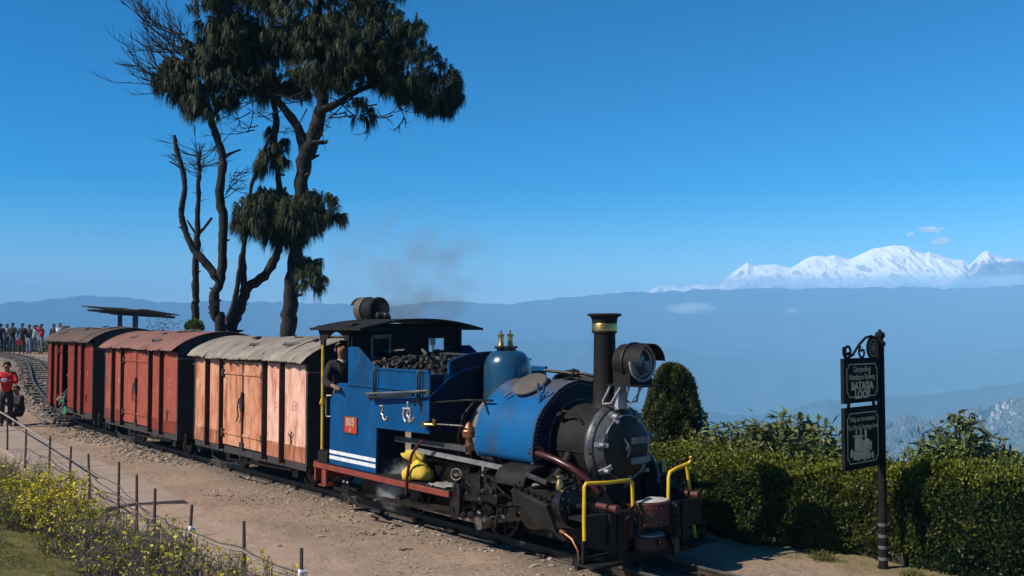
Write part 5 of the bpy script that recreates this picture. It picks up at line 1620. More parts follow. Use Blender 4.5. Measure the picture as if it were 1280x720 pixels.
# ------------------------------------------------------------------ hedge and shrubs on the right
def make_hedge():
    g = empty("hedge", W(3, -2.7), TRAIN_ROT, "long clipped leafy hedge along the far side of the track, yellowish on top", "hedge")
    U0, U1 = -3.0, 8.5
    top = lambda u: 1.0 + .045 * np.clip(u - 2, -3, 6) + .03 * np.sin(u * 2.1) + .025 * np.sin(u * 5.3) + (fbm(u * 1.7, u * 0 + 2.5, 4, 63) - .5) * .16
    n = 125000
    kind = rng.random(n)
    u = rng.uniform(U0, U1, n); h = top(u)
    fv = lambda a: -2.03 - .30 * smooth(a, 1.5, 2.9)
    front = kind < .56; topm = (kind >= .56) & (kind < .94); back = kind >= .94
    v = np.where(front, fv(u), -3.3 + rng.random(n) * (fv(u) + 3.3)); v = np.where(back, -3.3, v)
    z = np.where(topm, h, rng.uniform(.0, 1, n) ** .9 * h)
    bump = (fbm(u * 2.4 + 7, z * 2.4 + v * 1.7, 4, 61) - .5) * .40
    dep = np.abs(rng.normal(0, .075, n)) - bump
    v = np.where(front, v - dep + .05 * np.sin(z * 3), v); v = np.where(back, v + dep, v); z = np.where(topm, z - dep * .8, z)
    rnd_edge = smooth(z, h - .22, h) * .14
    v = np.where(front, v - rnd_edge, v)
    z = np.where(topm, z - smooth(np.abs(v + 2.66), .45, .66) * .12, z)
    # shoots that poke out of the top
    sh = topm & (fbm(u * 5, v * 5, 2, 65) > .60) & (rng.random(n) < .4); z = np.where(sh, z + rng.uniform(0, .17, n), z)
    nrm = np.stack([np.zeros(n), np.where(front, 1.0, np.where(back, -1, 0)), np.where(topm, 1.0, .25)], -1)
    d = nrm * .7 + rng.normal(size=(n, 3)) * .75 + np.array([0, 0, .12])
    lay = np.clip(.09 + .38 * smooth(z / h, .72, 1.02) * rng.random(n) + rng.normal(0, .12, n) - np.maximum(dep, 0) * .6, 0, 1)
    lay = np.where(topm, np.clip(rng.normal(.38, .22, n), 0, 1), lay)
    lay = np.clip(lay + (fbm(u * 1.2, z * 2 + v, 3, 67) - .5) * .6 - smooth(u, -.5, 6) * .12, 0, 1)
    pos = np.stack([-(u - 3), v + 2.7, z], -1); d2 = d * [-1, 1, 1]
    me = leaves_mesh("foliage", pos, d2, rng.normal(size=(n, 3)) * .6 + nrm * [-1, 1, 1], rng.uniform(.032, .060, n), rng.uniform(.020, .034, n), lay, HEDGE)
    tag(link_mesh("foliage", me, None, g), kind="stuff")
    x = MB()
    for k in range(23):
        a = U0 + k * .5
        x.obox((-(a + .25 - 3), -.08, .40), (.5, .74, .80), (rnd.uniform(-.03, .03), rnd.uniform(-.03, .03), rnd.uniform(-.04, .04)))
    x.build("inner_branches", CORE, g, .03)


make_hedge()

LEAF_PROTO = []
for k in range(6):
    n = 5; vs, fs = [], []
    droop = rnd.uniform(.1, .5)
    for i in range(n + 1):
        t = i / n; w = .17 * math.sin(math.pi * min(1, t * .92 + .06)) ** .8; zz = -droop * t * t * .5
        vs += [(t, -w, zz + .05 * w / .17), (t, 0, zz), (t, w, zz + .05 * w / .17)]
    for i in range(n):
        for c in (0, 1): fs.append((i * 3 + c, i * 3 + c + 1, (i + 1) * 3 + c + 1, (i + 1) * 3 + c))
    LEAF_PROTO.append(fast_mesh("leaf", vs, fs, {"tone": np.full(len(vs), [.15, .35, .5, .62, .8, .3][k])}, RHODO, True))


def big_leaf_bush(name, label, px, py_top, d, wpx, nst, lsize, group, broad=1.0, gz=None):
    c = at(px, py_top, d); gz = zg(c.x, d) if gz is None else gz
    g = empty(name, (c.x, d, gz), 0, label, "bush", group)
    H = c.z - gz; wid = wpx * d / 1200 * .5
    x = MB(); count = 0; tips = []
    for s in range(nst):
        fx = rnd.uniform(-1, 1); fy = rnd.uniform(-.8, .8)
        h = H * (1 - .38 * abs(fx) ** 1.8) * rnd.uniform(.78, 1.0)
        if s == 0: fx, fy, h = -.15, -.2, H
        tip = Vector((fx * wid, fy * wid * .8, h)); tips.append(tip); mid = Vector((fx * wid * .5, fy * wid * .4, h * .55))
        x.tube([(rnd.uniform(-.12, .12), rnd.uniform(-.12, .12), -.05), mid, tip - Vector((0, 0, .05)), tip], [.016, .012, .008, .005], 5)
        k = rnd.randint(9, 13)
        for q in range(k):
            if count >= 285: break
            a = q * 2.4 + rnd.uniform(-.3, .3); el = rnd.uniform(-.35, .75)
            o = bpy.data.objects.new("leaf", rnd.choice(LEAF_PROTO)); COL.objects.link(o); o.parent = g; count += 1
            o.location = tip - Vector((0, 0, rnd.uniform(0, .16)))
            o.rotation_euler = (rnd.uniform(-.4, .4), -el, a)
            s_ = lsize * rnd.uniform(.65, 1.15); o.scale = (s_, s_ * rnd.uniform(.8, 1.2) * broad, s_)
    x.build("stem", TWIGM, g)
    n = nst * 70
    q = rng.integers(0, len(tips), n); t = np.array([tuple(p) for p in tips])[q]
    pos = t - [0, 0, 1] * rng.uniform(.02, .75, (n, 1)) * H * .6 + rng.normal(size=(n, 3)) * [.13, .11, .04]
    dd = rng.normal(size=(n, 3)) + [0, 0, -.1]
    o = link_mesh("small_leaves", leaves_mesh("small_leaves", pos, dd, rng.normal(size=(n, 3)) * .5 + [0, 0, 1], lsize * rng.uniform(.5, .95, n), lsize * .26 * broad, np.clip(rng.normal(.35, .22, n), 0, 1), RHODO), None, g); tag(o, kind="stuff")


GB = "large-leaved bushes behind the hedge"
big_leaf_bush("broad_leaf_bush", "wide bush of long drooping leaves behind the hedge beside the small cypress", 930, 528, 13.2, 150, 27, .20, GB)
big_leaf_bush("broad_leaf_bush", "tallest bush of long pointed leaves, left of the station sign behind the hedge", 985, 516, 13.0, 165, 28, .20, GB)
big_leaf_bush("broad_leaf_bush", "tall leafy bush with upright tip, right of the station sign", 1203, 516, 11.3, 120, 28, .17, GB, 1.1)
big_leaf_bush("broad_leaf_bush", "low bush with very broad bright leaves at the hedge's right end", 1268, 572, 10.8, 60, 14, .17, GB, 1.3)
big_leaf_bush("broad_leaf_bush", "bushy clump of long leaves between the two tall ones left of the sign", 955, 528, 12.6, 130, 26, .18, GB)
big_leaf_bush("broad_leaf_bush", "dense low bush with long leaves close to the right of the sign's post", 1160, 560, 11.4, 60, 18, .15, GB)
big_leaf_bush("broad_leaf_bush", "small long-leaved bush in front of the sign's post, peeping over the hedge", 1040, 560, 12.6, 45, 12, .15, GB)


def make_thuja():
    c = at(840, 457, 14.5); gz = zg(c.x, 14.5)
    g = empty("cypress_tree", (c.x, 14.5, gz), 0, "small rounded dark cypress standing behind the hedge by the headlamp", "tree")
    H = c.z - gz; n = 26000
    t = rng.random(n) ** .8; a = rng.uniform(0, 6.283, n)
    rr = .46 * np.sqrt(np.clip(1 - (np.clip(t - .12, 0, 1) / .88) ** 2.1, 0, 1)) * (.8 + .2 * smooth(t, 0, .25))
    lump = (fbm(np.cos(a) * 3 + 5, np.sin(a) * 3 + t * 9, 3, 71) - .5) * .85 + 1
    k = 1 - np.abs(rng.normal(0, .10, n))
    pos = np.stack([np.cos(a) * rr * k * lump, np.sin(a) * rr * k * lump, t * H * (.97 + .03 * lump)], -1)
    d = np.stack([np.cos(a) * .5, np.sin(a) * .5, np.full(n, .8)], -1) + rng.normal(size=(n, 3)) * .45
    tone = np.clip(.30 + (lump - 1) * 1.6 + rng.normal(0, .18, n), 0, 1)
    tag(link_mesh("crown", leaves_mesh("crown", pos, d, rng.normal(size=(n, 3)), rng.uniform(.04, .085, n), rng.uniform(.014, .026, n), tone, THUJA), None, g), kind="stuff")
    x = MB(); x.tube([(0, 0, -.1), (0, 0, H * .5), (0, 0, H * .93)], [.05, .035, .008], 8); x.build("trunk", BARK, g)
    x = MB(); x.lathe([(.02, H * .9), (.18, H * .7), (.31, H * .4), (.32, H * .1), (.02, .02)], n=14); x.build("inner_branches", CORE, g)


make_thuja()


# ------------------------------------------------------------------ the garden bed in front
def make_shrub(px, py, d, w, label, leafy, yellow, twiggy=1.0, name="garden_shrub"):
    c = at(px, py, d); gz = zg(c.x, d)
    g = empty(name, (c.x, d, gz), 0, label, "shrub", "shrubs along the garden fence")
    H = max(.35, c.z - gz); x = MB(); tips = []
    for s in range(int(62 * twiggy)):
        a = rnd.uniform(0, 6.28); q = rnd.uniform(0, 1) ** .6
        b = Vector((math.cos(a) * .5 * q * w, math.sin(a) * .4 * q * w, -.02))
        h = H * rnd.uniform(.55, 1.02) * (1 - .25 * q)
        t = Vector((b.x * 1.25 + rnd.uniform(-.08, .08), b.y * 1.25 + rnd.uniform(-.08, .08), h))
        m = b.lerp(t, .5) + Vector((rnd.uniform(-.05, .05), rnd.uniform(-.05, .05), 0))
        x.tube([b, m, t], [.0065, .005, .0025], 3, False)
        for k in range(5):
            p = m.lerp(t, rnd.uniform(-.5, .9)); e = p + Vector((rnd.uniform(-.12, .12), rnd.uniform(-.12, .12), rnd.uniform(.02, .14)))
            x.tube([p, e], [.003, .0015], 3, False); tips.append((p, e))
    x.build("stem", TWIGM, g)
    n = int(len(tips) * leafy * 1.3)
    if n:
        pos, dd, tn = [], [], []
        for _ in range(n):
            p, e = rnd.choice(tips); q = p.lerp(e, rnd.random())
            up = q.z / H
            if rnd.random() > .25 + .9 * up: continue
            pos.append(q[:]); dd.append((rnd.uniform(-1, 1), rnd.uniform(-1, 1), rnd.uniform(-.5, .7))); tn.append(min(1, max(0, rnd.gauss(yellow * (.5 + .6 * up), .22))))
        k = len(pos)
        me = leaves_mesh("foliage", np.array(pos), np.array(dd), rng.normal(size=(k, 3)), rng.uniform(.028, .062, k), rng.uniform(.018, .036, k), np.array(tn), YLEAF, .12)
        tag(link_mesh("foliage", me, None, g), kind="stuff")


for a in [(-25, 566, 14.6, 1.0, "half-bare shrub cut off by the photo's left edge beside the first fence post", 1.2, .5, 1.6),
          (18, 560, 13.6, .9, "twiggy greyish shrub beside the first fence post at the far left", .9, .45, 1.5),
          (48, 578, 13.0, .8, "greenish yellow shrub standing between the two leftmost fence posts", 5.0, .8, 1.2),
          (75, 586, 11.8, .85, "fullest yellow-leaved shrub with a rounded top behind the lawn", 6.0, .95, 1.5),
          (22, 610, 11.8, .9, "sparse green-leaved shrub at the lawn's left edge", 1.4, .3, 1.4),
          (100, 612, 10.6, .8, "shrub with yellow and orange leaves low down, next to the fullest yellow one", 2.0, .8, 1.6),
          (132, 628, 9.9, .8, "mostly bare grey shrub in front of the fourth and fifth fence posts", .8, .7, 1.7),
          (172, 640, 9.3, .8, "bare grey shrub with a few yellow sprigs in the row's middle", .7, .8, 1.8),
          (205, 645, 8.9, .7, "thin shrub with one tall yellow sprig beside the middle fence posts", .8, .8, 1.5),
          (240, 668, 8.5, .8, "low dense bare shrub before the post with white tape", .8, .6, 1.8),
          (280, 684, 8.0, .7, "low sparse shrub with small green leaves, third from the right end", 1.0, .7, 1.3),
          (322, 684, 7.9, .55, "thin shrub with upright yellow shoots, second from the right end", 1.6, .85, .8),
          (352, 690, 7.7, .5, "last thin shrub with curling yellow shoots at the row's right end", 1.8, .85, .6),
          (150, 668, 8.7, .8, "front shrub with dark bare stems above the lawn's corner", .6, .5, 1.6),
          (205, 690, 8.1, .8, "front shrub with dense dark stems at the photo's lower edge", .5, .5, 1.7)]:
    make_shrub(*a)


def make_grass():
    # lawn in the corner
    n = 190000
    u = rng.uniform(-13, 6, n); v = np.interp(u, FENCE_U, FENCE_V) + rng.uniform(.35, 4.2, n)
    x = P0.x + FW.x * u + NR.x * v; y = P0.y + FW.y * u + NR.y * v
    k = (y > 5.5) & (x < 1) & (np.abs(x / np.maximum(y, .1)) < .62); x, y = x[k], y[k]; n = len(x)
    z = terrain(x, y)[0]
    d = rng.normal(size=(n, 3)) * [.5, .5, 0] + [0, 0, .8]
    patch = fbm(x * 1.6, y * 1.6, 3, 81)
    me = strips_mesh("lawn_grass", np.stack([x, y, z - .005], -1), d, rng.uniform(.025, .075, n) * (.6 + patch), .0055, .35, np.clip(.36 + (patch - .42) * 1.6 + rng.normal(0, .15, n), 0, 1), GRASSM, 2)
    tag(link_mesh("lawn_grass", me), "short patchy green and straw lawn grass in the near left corner", "grass", kind="stuff")
    # dry tufts at the foot of the hedge
    n = 9000
    u = rng.uniform(1.0, 7, n); v = -1.98 + rng.normal(0, .14, n) + (rng.random(n) < .3) * rng.uniform(0, .45, n)
    keep = fbm(u * 2.5, v * 2.5, 3, 91) > .46; u, v = u[keep], v[keep]; n = len(u)
    x = P0.x + FW.x * u + NR.x * v; y = P0.y + FW.y * u + NR.y * v; z = terrain(x, y)[0]
    me = strips_mesh("dry_grass", np.stack([x, y, z], -1), rng.normal(size=(n, 3)) * [.6, .6, 0] + [0, 0, .55], rng.uniform(.03, .12, n), .007, .8, rng.random(n), DRYGRASS, 2)
    tag(link_mesh("dry_grass", me), "dry straw-coloured grass along the foot of the hedge", "grass", kind="stuff")
    n = 700
    c = rng.choice(3, n); u = np.array([2.7, 3.75, 4.1])[c] + rng.normal(0, .07, n); v = np.array([-1.93, -1.9, -1.9])[c] + rng.normal(0, .05, n)
    x = P0.x + FW.x * u + NR.x * v; y = P0.y + FW.y * u + NR.y * v; z = terrain(x, y)[0]
    me = strips_mesh("green_grass_tufts", np.stack([x, y, z], -1), rng.normal(size=(n, 3)) * [.35, .35, 0] + [0, 0, 1], rng.uniform(.12, .34, n), .010, .5, np.clip(rng.normal(.3, .2, n), 0, 1), GRASSM, 3)
    tag(link_mesh("green_grass_tufts", me), "green grass tufts at the hedge's foot by the sign post", "grass", kind="stuff")
    # one fallen orange leaf on the lawn
    c = at(98, 697, 9.0); c.z = zg(c.x, c.y) + .03
    x_ = MB(); x_.add([(0, 0, .01), (.05, .045, .03), (.13, .05, .02), (.2, 0, .045), (.13, -.05, .02), (.05, -.045, .03), (.1, 0, 0)], [(0, 6, 1), (1, 6, 2), (2, 6, 3), (3, 6, 4), (4, 6, 5), (5, 6, 0)])
    o = x_.build("fallen_leaf", mat("orange_leaf", (.50, .17, .06), (.35, .11, .04), 20, rough=.8), None, smooth=0)
    o.location = c; o.rotation_euler = (.1, -.1, .1); tag(o, "single dry orange leaf lying on the lawn", "leaf")


make_grass()


# ------------------------------------------------------------------ fence of sticks and wires
def make_fence():
    spots = [(9, 517), (33, 530), (63, 544), (89, 557), (110.5, 566), (149, 576), (171, 592), (194, 609), (240, 629), (305, 649), (377, 682), (470, 735)]
    g = empty("stick_fence", W(-6, 3.4, .1), 0, "low fence of dark sticks strung with wire beside the footpath", "fence")
    base = Vector(g.location); tops = []
    off = [.80, .79, .70, .52, .46, .42, .45, .50, .56, .58, .60, .6]
    for i, (px, py) in enumerate(spots):
        zt = .82; d = (EYE - zt) * 1200 / (py - 408); p = at(px, py, d); gz = zg(p.x, p.y)
        b = Vector((p.x + rnd.uniform(-.03, .03), p.y, gz - .15)); t = Vector((p.x, p.y, zt)); m = b.lerp(t, .5) + Vector((rnd.uniform(-.012, .012), 0, 0))
        x = MB(); x.tube([q - base for q in (b, m, t)], [.021, .019, .015], 7)
        pst = x.build("post", STICK, g)
        tops.append((b, t))
        if i in (8, 10):
            x = MB(); q = b.lerp(t, (off[i] + .15 - .0) / (zt - gz + .15)) - base; x.lathe([(.022, -.025), (.027, -.01), (.026, .015), (.022, .025)], q, n=10); x.obox(q + Vector((.03, -.01, .0)), (.03, .012, .03), (.3, .2, .4)); x.build("tape", TAPE, pst)

    def on(i, z):
        b, t = tops[i]; return b.lerp(t, (z - b.z) / (t.z - b.z)) - base + Vector((0, -.025, 0))
    x = MB(); pts = [on(0, .80) + (on(0, .8) - on(1, .8)) * 1.6, on(0, .79), on(1, .77), on(2, .70)]
    x.tube(pts, .017, 8); x.build("bamboo_rail", BAMBOO, g)

    def strand(name, hs, r, sag=.03, m=WIRE):
        x = MB(); P = []
        for (i, z), (j, z2) in zip(hs, hs[1:]):
            a, b = on(i, z), on(j, z2)
            for k in range(5):
                t = k / 5; P.append(a.lerp(b, t) - Vector((0, 0, sag * 4 * t * (1 - t))) + Vector((rnd.uniform(-.006, .006), 0, rnd.uniform(-.006, .006))))
        P.append(on(*hs[-1])); x.tube(P, r, 5); x.build(name, m, g)
    strand("wire", [(1, .42), (2, .46), (3, .44), (4, .42), (5, .38), (6, .40), (7, .45), (8, .40), (9, .22), (10, .18)], .009)
    strand("wire", [(2, .66), (3, .64), (4, .62), (5, .52), (6, .50), (7, .50), (8, .57), (9, .58), (10, .62), (11, .6)], .0065, .02)
    strand("wire", [(8, .55), (9, .55), (10, .58), (11, .58)], .011, .03, BAMBOO)
    strand("wire", [(2, .60), (3, .5), (5, .30), (7, .43), (8, .5)], .005, .04)


make_fence()

# ------------------------------------------------------------------ the station sign
def make_sign():
    g = empty("station_sign", (3.965, 10.36, zg(3.965, 10.36)), math.atan2(.656, .755), "black name board on a tall iron post with gold lettering before the hedge", "sign")
    BL = mat("sign_black", (.010, .010, .011), (.018, .017, .016), 6, rough=.8, spec=.04)
    GOLD = mat("sign_gold", (.60, .46, .24), (.46, .34, .17), 12, rough=.6)
    x = MB(); x.lathe([(.06, -.1), (.06, .02), (.048, .05), (.044, 1.0), (.042, 2.38), (.055, 2.385), (.06, 2.41), (.05, 2.43), (.035, 2.44), (.035, 2.46), (.05, 2.475), (.055, 2.50), (.045, 2.525), (.02, 2.54), (.012, 2.56), (0, 2.565)], n=20)
    post = x.build("post", BL, g)
    tpm = mat("post_tape", (.16, .16, .165), (.07, .07, .07), 10, rough=.4)
    for z in (.10, .22, .34, .46):
        x = MB(); x.lathe([(.049, z), (.052, z + .01), (.049, z + .035)], n=20); x.build("tape_band", tpm, post)
    FR = Matrix(((1, 0, 0, 0), (0, 0, -1, 0), (0, 1, 0, 0), (0, 0, 0, 1)))

    def tm(px, z): return Matrix.Translation((px, -.0155, z)) @ FR
    xl, xr = -.76, -.055; cx = (xl + xr) / 2

    def border(x, z0, z1, a=.045, c=.045):
        l, r_ = xl + a, xr - a; b, t = z0 + a, z1 - a
        pts = [(l, b + c), (l, t - c), (l + c * .5, t - c), (l + c, t), (r_ - c, t), (r_ - c * .5, t - c), (r_, t - c), (r_, b + c), (r_ - c * .5, b + c), (r_ - c, b), (l + c, b), (l + c * .5, b + c), (l, b + c)]
        for p, q in zip(pts, pts[1:]):
            x.bar((p[0], -.0155, p[1]), (q[0], -.0155, q[1]), .009, .003, (0, 1, 0))
    b1 = (1.818, 2.245); b2 = (1.135, 1.738)
    for z0, z1, nm in ((*b1, "name_board"), (*b2, "notice_board")):
        x = MB(); x.box(xl, xr, -.014, .014, z0, z1)
        bd = x.build(nm, BL, g, .004)
        x = MB()
        for a0, a1, c0, c1 in ((xl, xr, z1, z1 + .018), (xl, xr, z0 - .018, z0), (xl - .018, xl, z0 - .018, z1 + .018), (xr, xr + .018, z0 - .018, z1 + .018)): x.box(a0, a1, -.02, .02, c0, c1)
        x.build("board_frame", BL, bd, .003)
        x = MB(); border(x, z0, z1); x.build("gold_border", GOLD, bd)
        if nm == "name_board":
            text("Darjeeling", GOLD, bd, tm(cx, 2.145), .088, .0015, .95)
            text("Himalayan Railway", GOLD, bd, tm(cx, 2.065), .088, .0015, .80)
            text("BATASIA", GOLD, bd, tm(cx, 1.970), .115, .002, 1.0, bold=.004)
            text("LOOP", GOLD, bd, tm(cx, 1.880), .115, .002, 1.0, bold=.004)
        else:
            text("Help us to maintain", GOLD, bd, tm(cx, 1.63), .075, .0015, .85)
            text("The World Heritage Area", GOLD, bd, tm(cx, 1.545), .075, .0015, .78)
            # the small engraved picture of an engine with its crew, seen from the front
            x = MB(); y0 = -.0155
            for pts in ([(-.20, .0), (.16, .0), (.16, .05), (-.20, .09)], [(-.17, .09), (-.02, .075), (-.02, .22), (-.17, .23)], [(-.01, .07), (.13, .055), (.13, .19), (.06, .21), (-.01, .19)],
                        [(.03, .21), (.07, .21), (.075, .30), (.025, .30)], [(-.20, .235), (.0, .225), (.0, .245), (-.20, .255)], [(-.15, .26), (-.12, .26), (-.12, .30), (-.15, .30)], [(-.06, .25), (-.03, .25), (-.03, .31), (-.06, .31)],
                        [(-.26, .03), (-.21, .03), (-.21, .12), (-.26, .10)], [(.14, .08), (.17, .08), (.175, .17), (.14, .17)], [(.18, .0), (.22, -.02), (.20, .06), (.17, .06)]):
                x.prism([(cx + a, y0, 1.215 + b) for a, b in pts], (0, -.002, 0))
            for a, b, r_ in ((-.11, .02, .035), (.02, .015, .035), (.10, .015, .03)): x.lathe([(r_ * .5, 0), (r_, 0), (r_, .003), (r_ * .5, .003)], (cx + a, y0 - .002, 1.215 + b), (0, -1, 0), 14)
            x.build("engine_emblem", GOLD, bd)
    for px_ in (xl + .10, xr - .10):
        x = MB(); x.box(px_ - .013, px_ + .013, -.012, .012, b2[1] + .018, b1[0] - .018); x.build("hanger", BL, g)
    for z in (2.20, 1.86, 1.69, 1.20):
        x = MB(); x.box(xr + .018, -.035, -.012, .012, z - .012, z + .012); x.build("bracket", BL, g)
    x = MB()
    a = np.linspace(0, 1, 16)
    sp = lambda c, r0, r1, t0, t1: [(c[0] + (r0 + (r1 - r0) * t) * math.cos(t0 + (t1 - t0) * t), 0, c[1] + (r0 + (r1 - r0) * t) * math.sin(t0 + (t1 - t0) * t)) for t in np.linspace(0, 1, 22)]
    x.tube(sp((xl + .09, 2.335), .025, .085, 6.0, -.6 - math.pi), .014, 6)
    x.tube([(xl + .02, 0, 2.30), (xl + .08, 0, 2.263), (xl + .20, 0, 2.30), (xl + .32, 0, 2.40), (xl + .46, 0, 2.475), (xl + .58, 0, 2.49), (-.10, 0, 2.47), (-.04, 0, 2.42)], .014, 6)
    x.tube(sp((xl + .385, 2.32), .022, .07, 9.0, 2.0), .012, 6)
    x.build("scroll", BL, g)
    x = MB(); x.lathe([(0, -.012), (.105, -.012), (.118, -.006), (.118, .006), (.105, .012), (0, .012)], (-.165, 0, 2.365), (0, 1, 0), 26); em = x.build("emblem_disc", BL, g)
    x = MB(); x.lathe([(.085, 0), (.095, 0), (.095, .003), (.085, .003)], (-.165, -.013, 2.365), (0, -1, 0), 24)
    x.lathe([(.0, 0), (.022, 0), (.022, .003), (0, .003)], (-.165, -.013, 2.365), (0, -1, 0), 12)
    for k in range(10):
        t = R(36 * k + 18); x.bar((-.165 + .03 * math.cos(t), -.014, 2.365 + .03 * math.sin(t)), (-.165 + .07 * math.cos(t), -.014, 2.365 + .07 * math.sin(t)), .010, .003, (0, 1, 0))
    x.build("crest", mat("crest_bronze", (.22, .17, .10), rough=.5, metal=.5), em)


make_sign()


# ------------------------------------------------------------------ shelter beyond the wagons
def make_shelter():
    d = 34; c = at(165, 393, d); gz = zg(c.x, d)
    g = empty("open_shelter", (c.x, d, gz), R(-8), "dark flat-roofed open shelter on three blue posts beyond the goods wagons", "shelter")
    RF = mat("shelter_roof", (.018, .018, .017), (.03, .034, .024), 3, rough=.8); BP = mat("shelter_blue", (.02, .05, .11), (.015, .035, .075), 5, rough=.6)
    h = c.z - gz
    n = 8
    for k in range(n):
        x = MB(); a = -1.2 + 2.4 * k / n
        x.obox((a + .15, rnd.uniform(-.05, .05), h + .12 - .058 * (a + .15) + rnd.uniform(-.015, .015)), (.29, 2.3, .035), (R(-4), R(3.3), rnd.uniform(-.02, .02)))
        x.build("roof_plank", RF, g)
    x = MB()
    for y in (-.7, 0, .7): x.obox((0, y, h + .02 - .07 * y), (2.5, .08, .08), (0, R(3.3), 0))
    x.build("rafter", RF, g)
    for px_, y in ((-.22, -.4), (.0, .2), (.32, -.3)):
        x = MB(); x.box(px_ - .06, px_ + .06, y - .06, y + .06, -.1, h + .02); x.build("post", BP, g, .01)


make_shelter()


# ------------------------------------------------------------------ people
def skin_mesh(name, V, E, Rr, roots, m, sub=1):
    me = bpy.data.meshes.new(name); me.from_pydata([tuple(p) for p in V], E, [])
    ob = bpy.data.objects.new(name, me); COL.objects.link(ob)
    md = ob.modifiers.new("skin", 'SKIN'); md.use_smooth_shade = True
    for i, r in enumerate(Rr):
        me.skin_vertices[0].data[i].radius = (r, r)
        me.skin_vertices[0].data[i].use_root = i in roots
    if sub:
        s = ob.modifiers.new("sub", 'SUBSURF'); s.levels = sub; s.render_levels = sub
    bpy.context.view_layer.update()
    dg = bpy.context.evaluated_depsgraph_get()
    out = bpy.data.meshes.new_from_object(ob.evaluated_get(dg))
    bpy.data.objects.remove(ob); bpy.data.meshes.remove(me)
    out.name = name
    out.materials.clear(); out.materials.append(m); out.shade_smooth()
    return out


class Skel:
    def __init__(self): self.V, self.E, self.R, self.N = [], [], [], {}

    def j(self, n, p, r, link=None):
        self.N[n] = len(self.V); self.V.append(Vector(p)); self.R.append(r)
        if link is not None: self.E.append((self.N[link], self.N[n]))
        return self.N[n]

    def mesh(self, name, m, roots, sub=1): return skin_mesh(name, self.V, self.E, self.R, [self.N[r] for r in roots], m, sub)


SKIN = mat("skin", (.26, .13, .075), (.22, .105, .06), 9, rough=.5)
HAIR = mat("black_hair", (.012, .010, .009), (.02, .016, .014), 30, rough=.6)
HAIR_GREY = mat("grey_hair", (.16, .15, .145), (.09, .085, .08), 30, rough=.7)
LIP = mat("lip", (.14, .055, .04), rough=.5)
SHOE = mat("dark_shoe", (.02, .018, .016), rough=.5)
_cl = {}


def cloth(c):
    k = tuple(round(v, 3) for v in c)
    if k not in _cl: _cl[k] = mat("cloth", c, tuple(v * .65 for v in c), 7, rough=.9, bump=.004, bscale=24)
    return _cl[k]


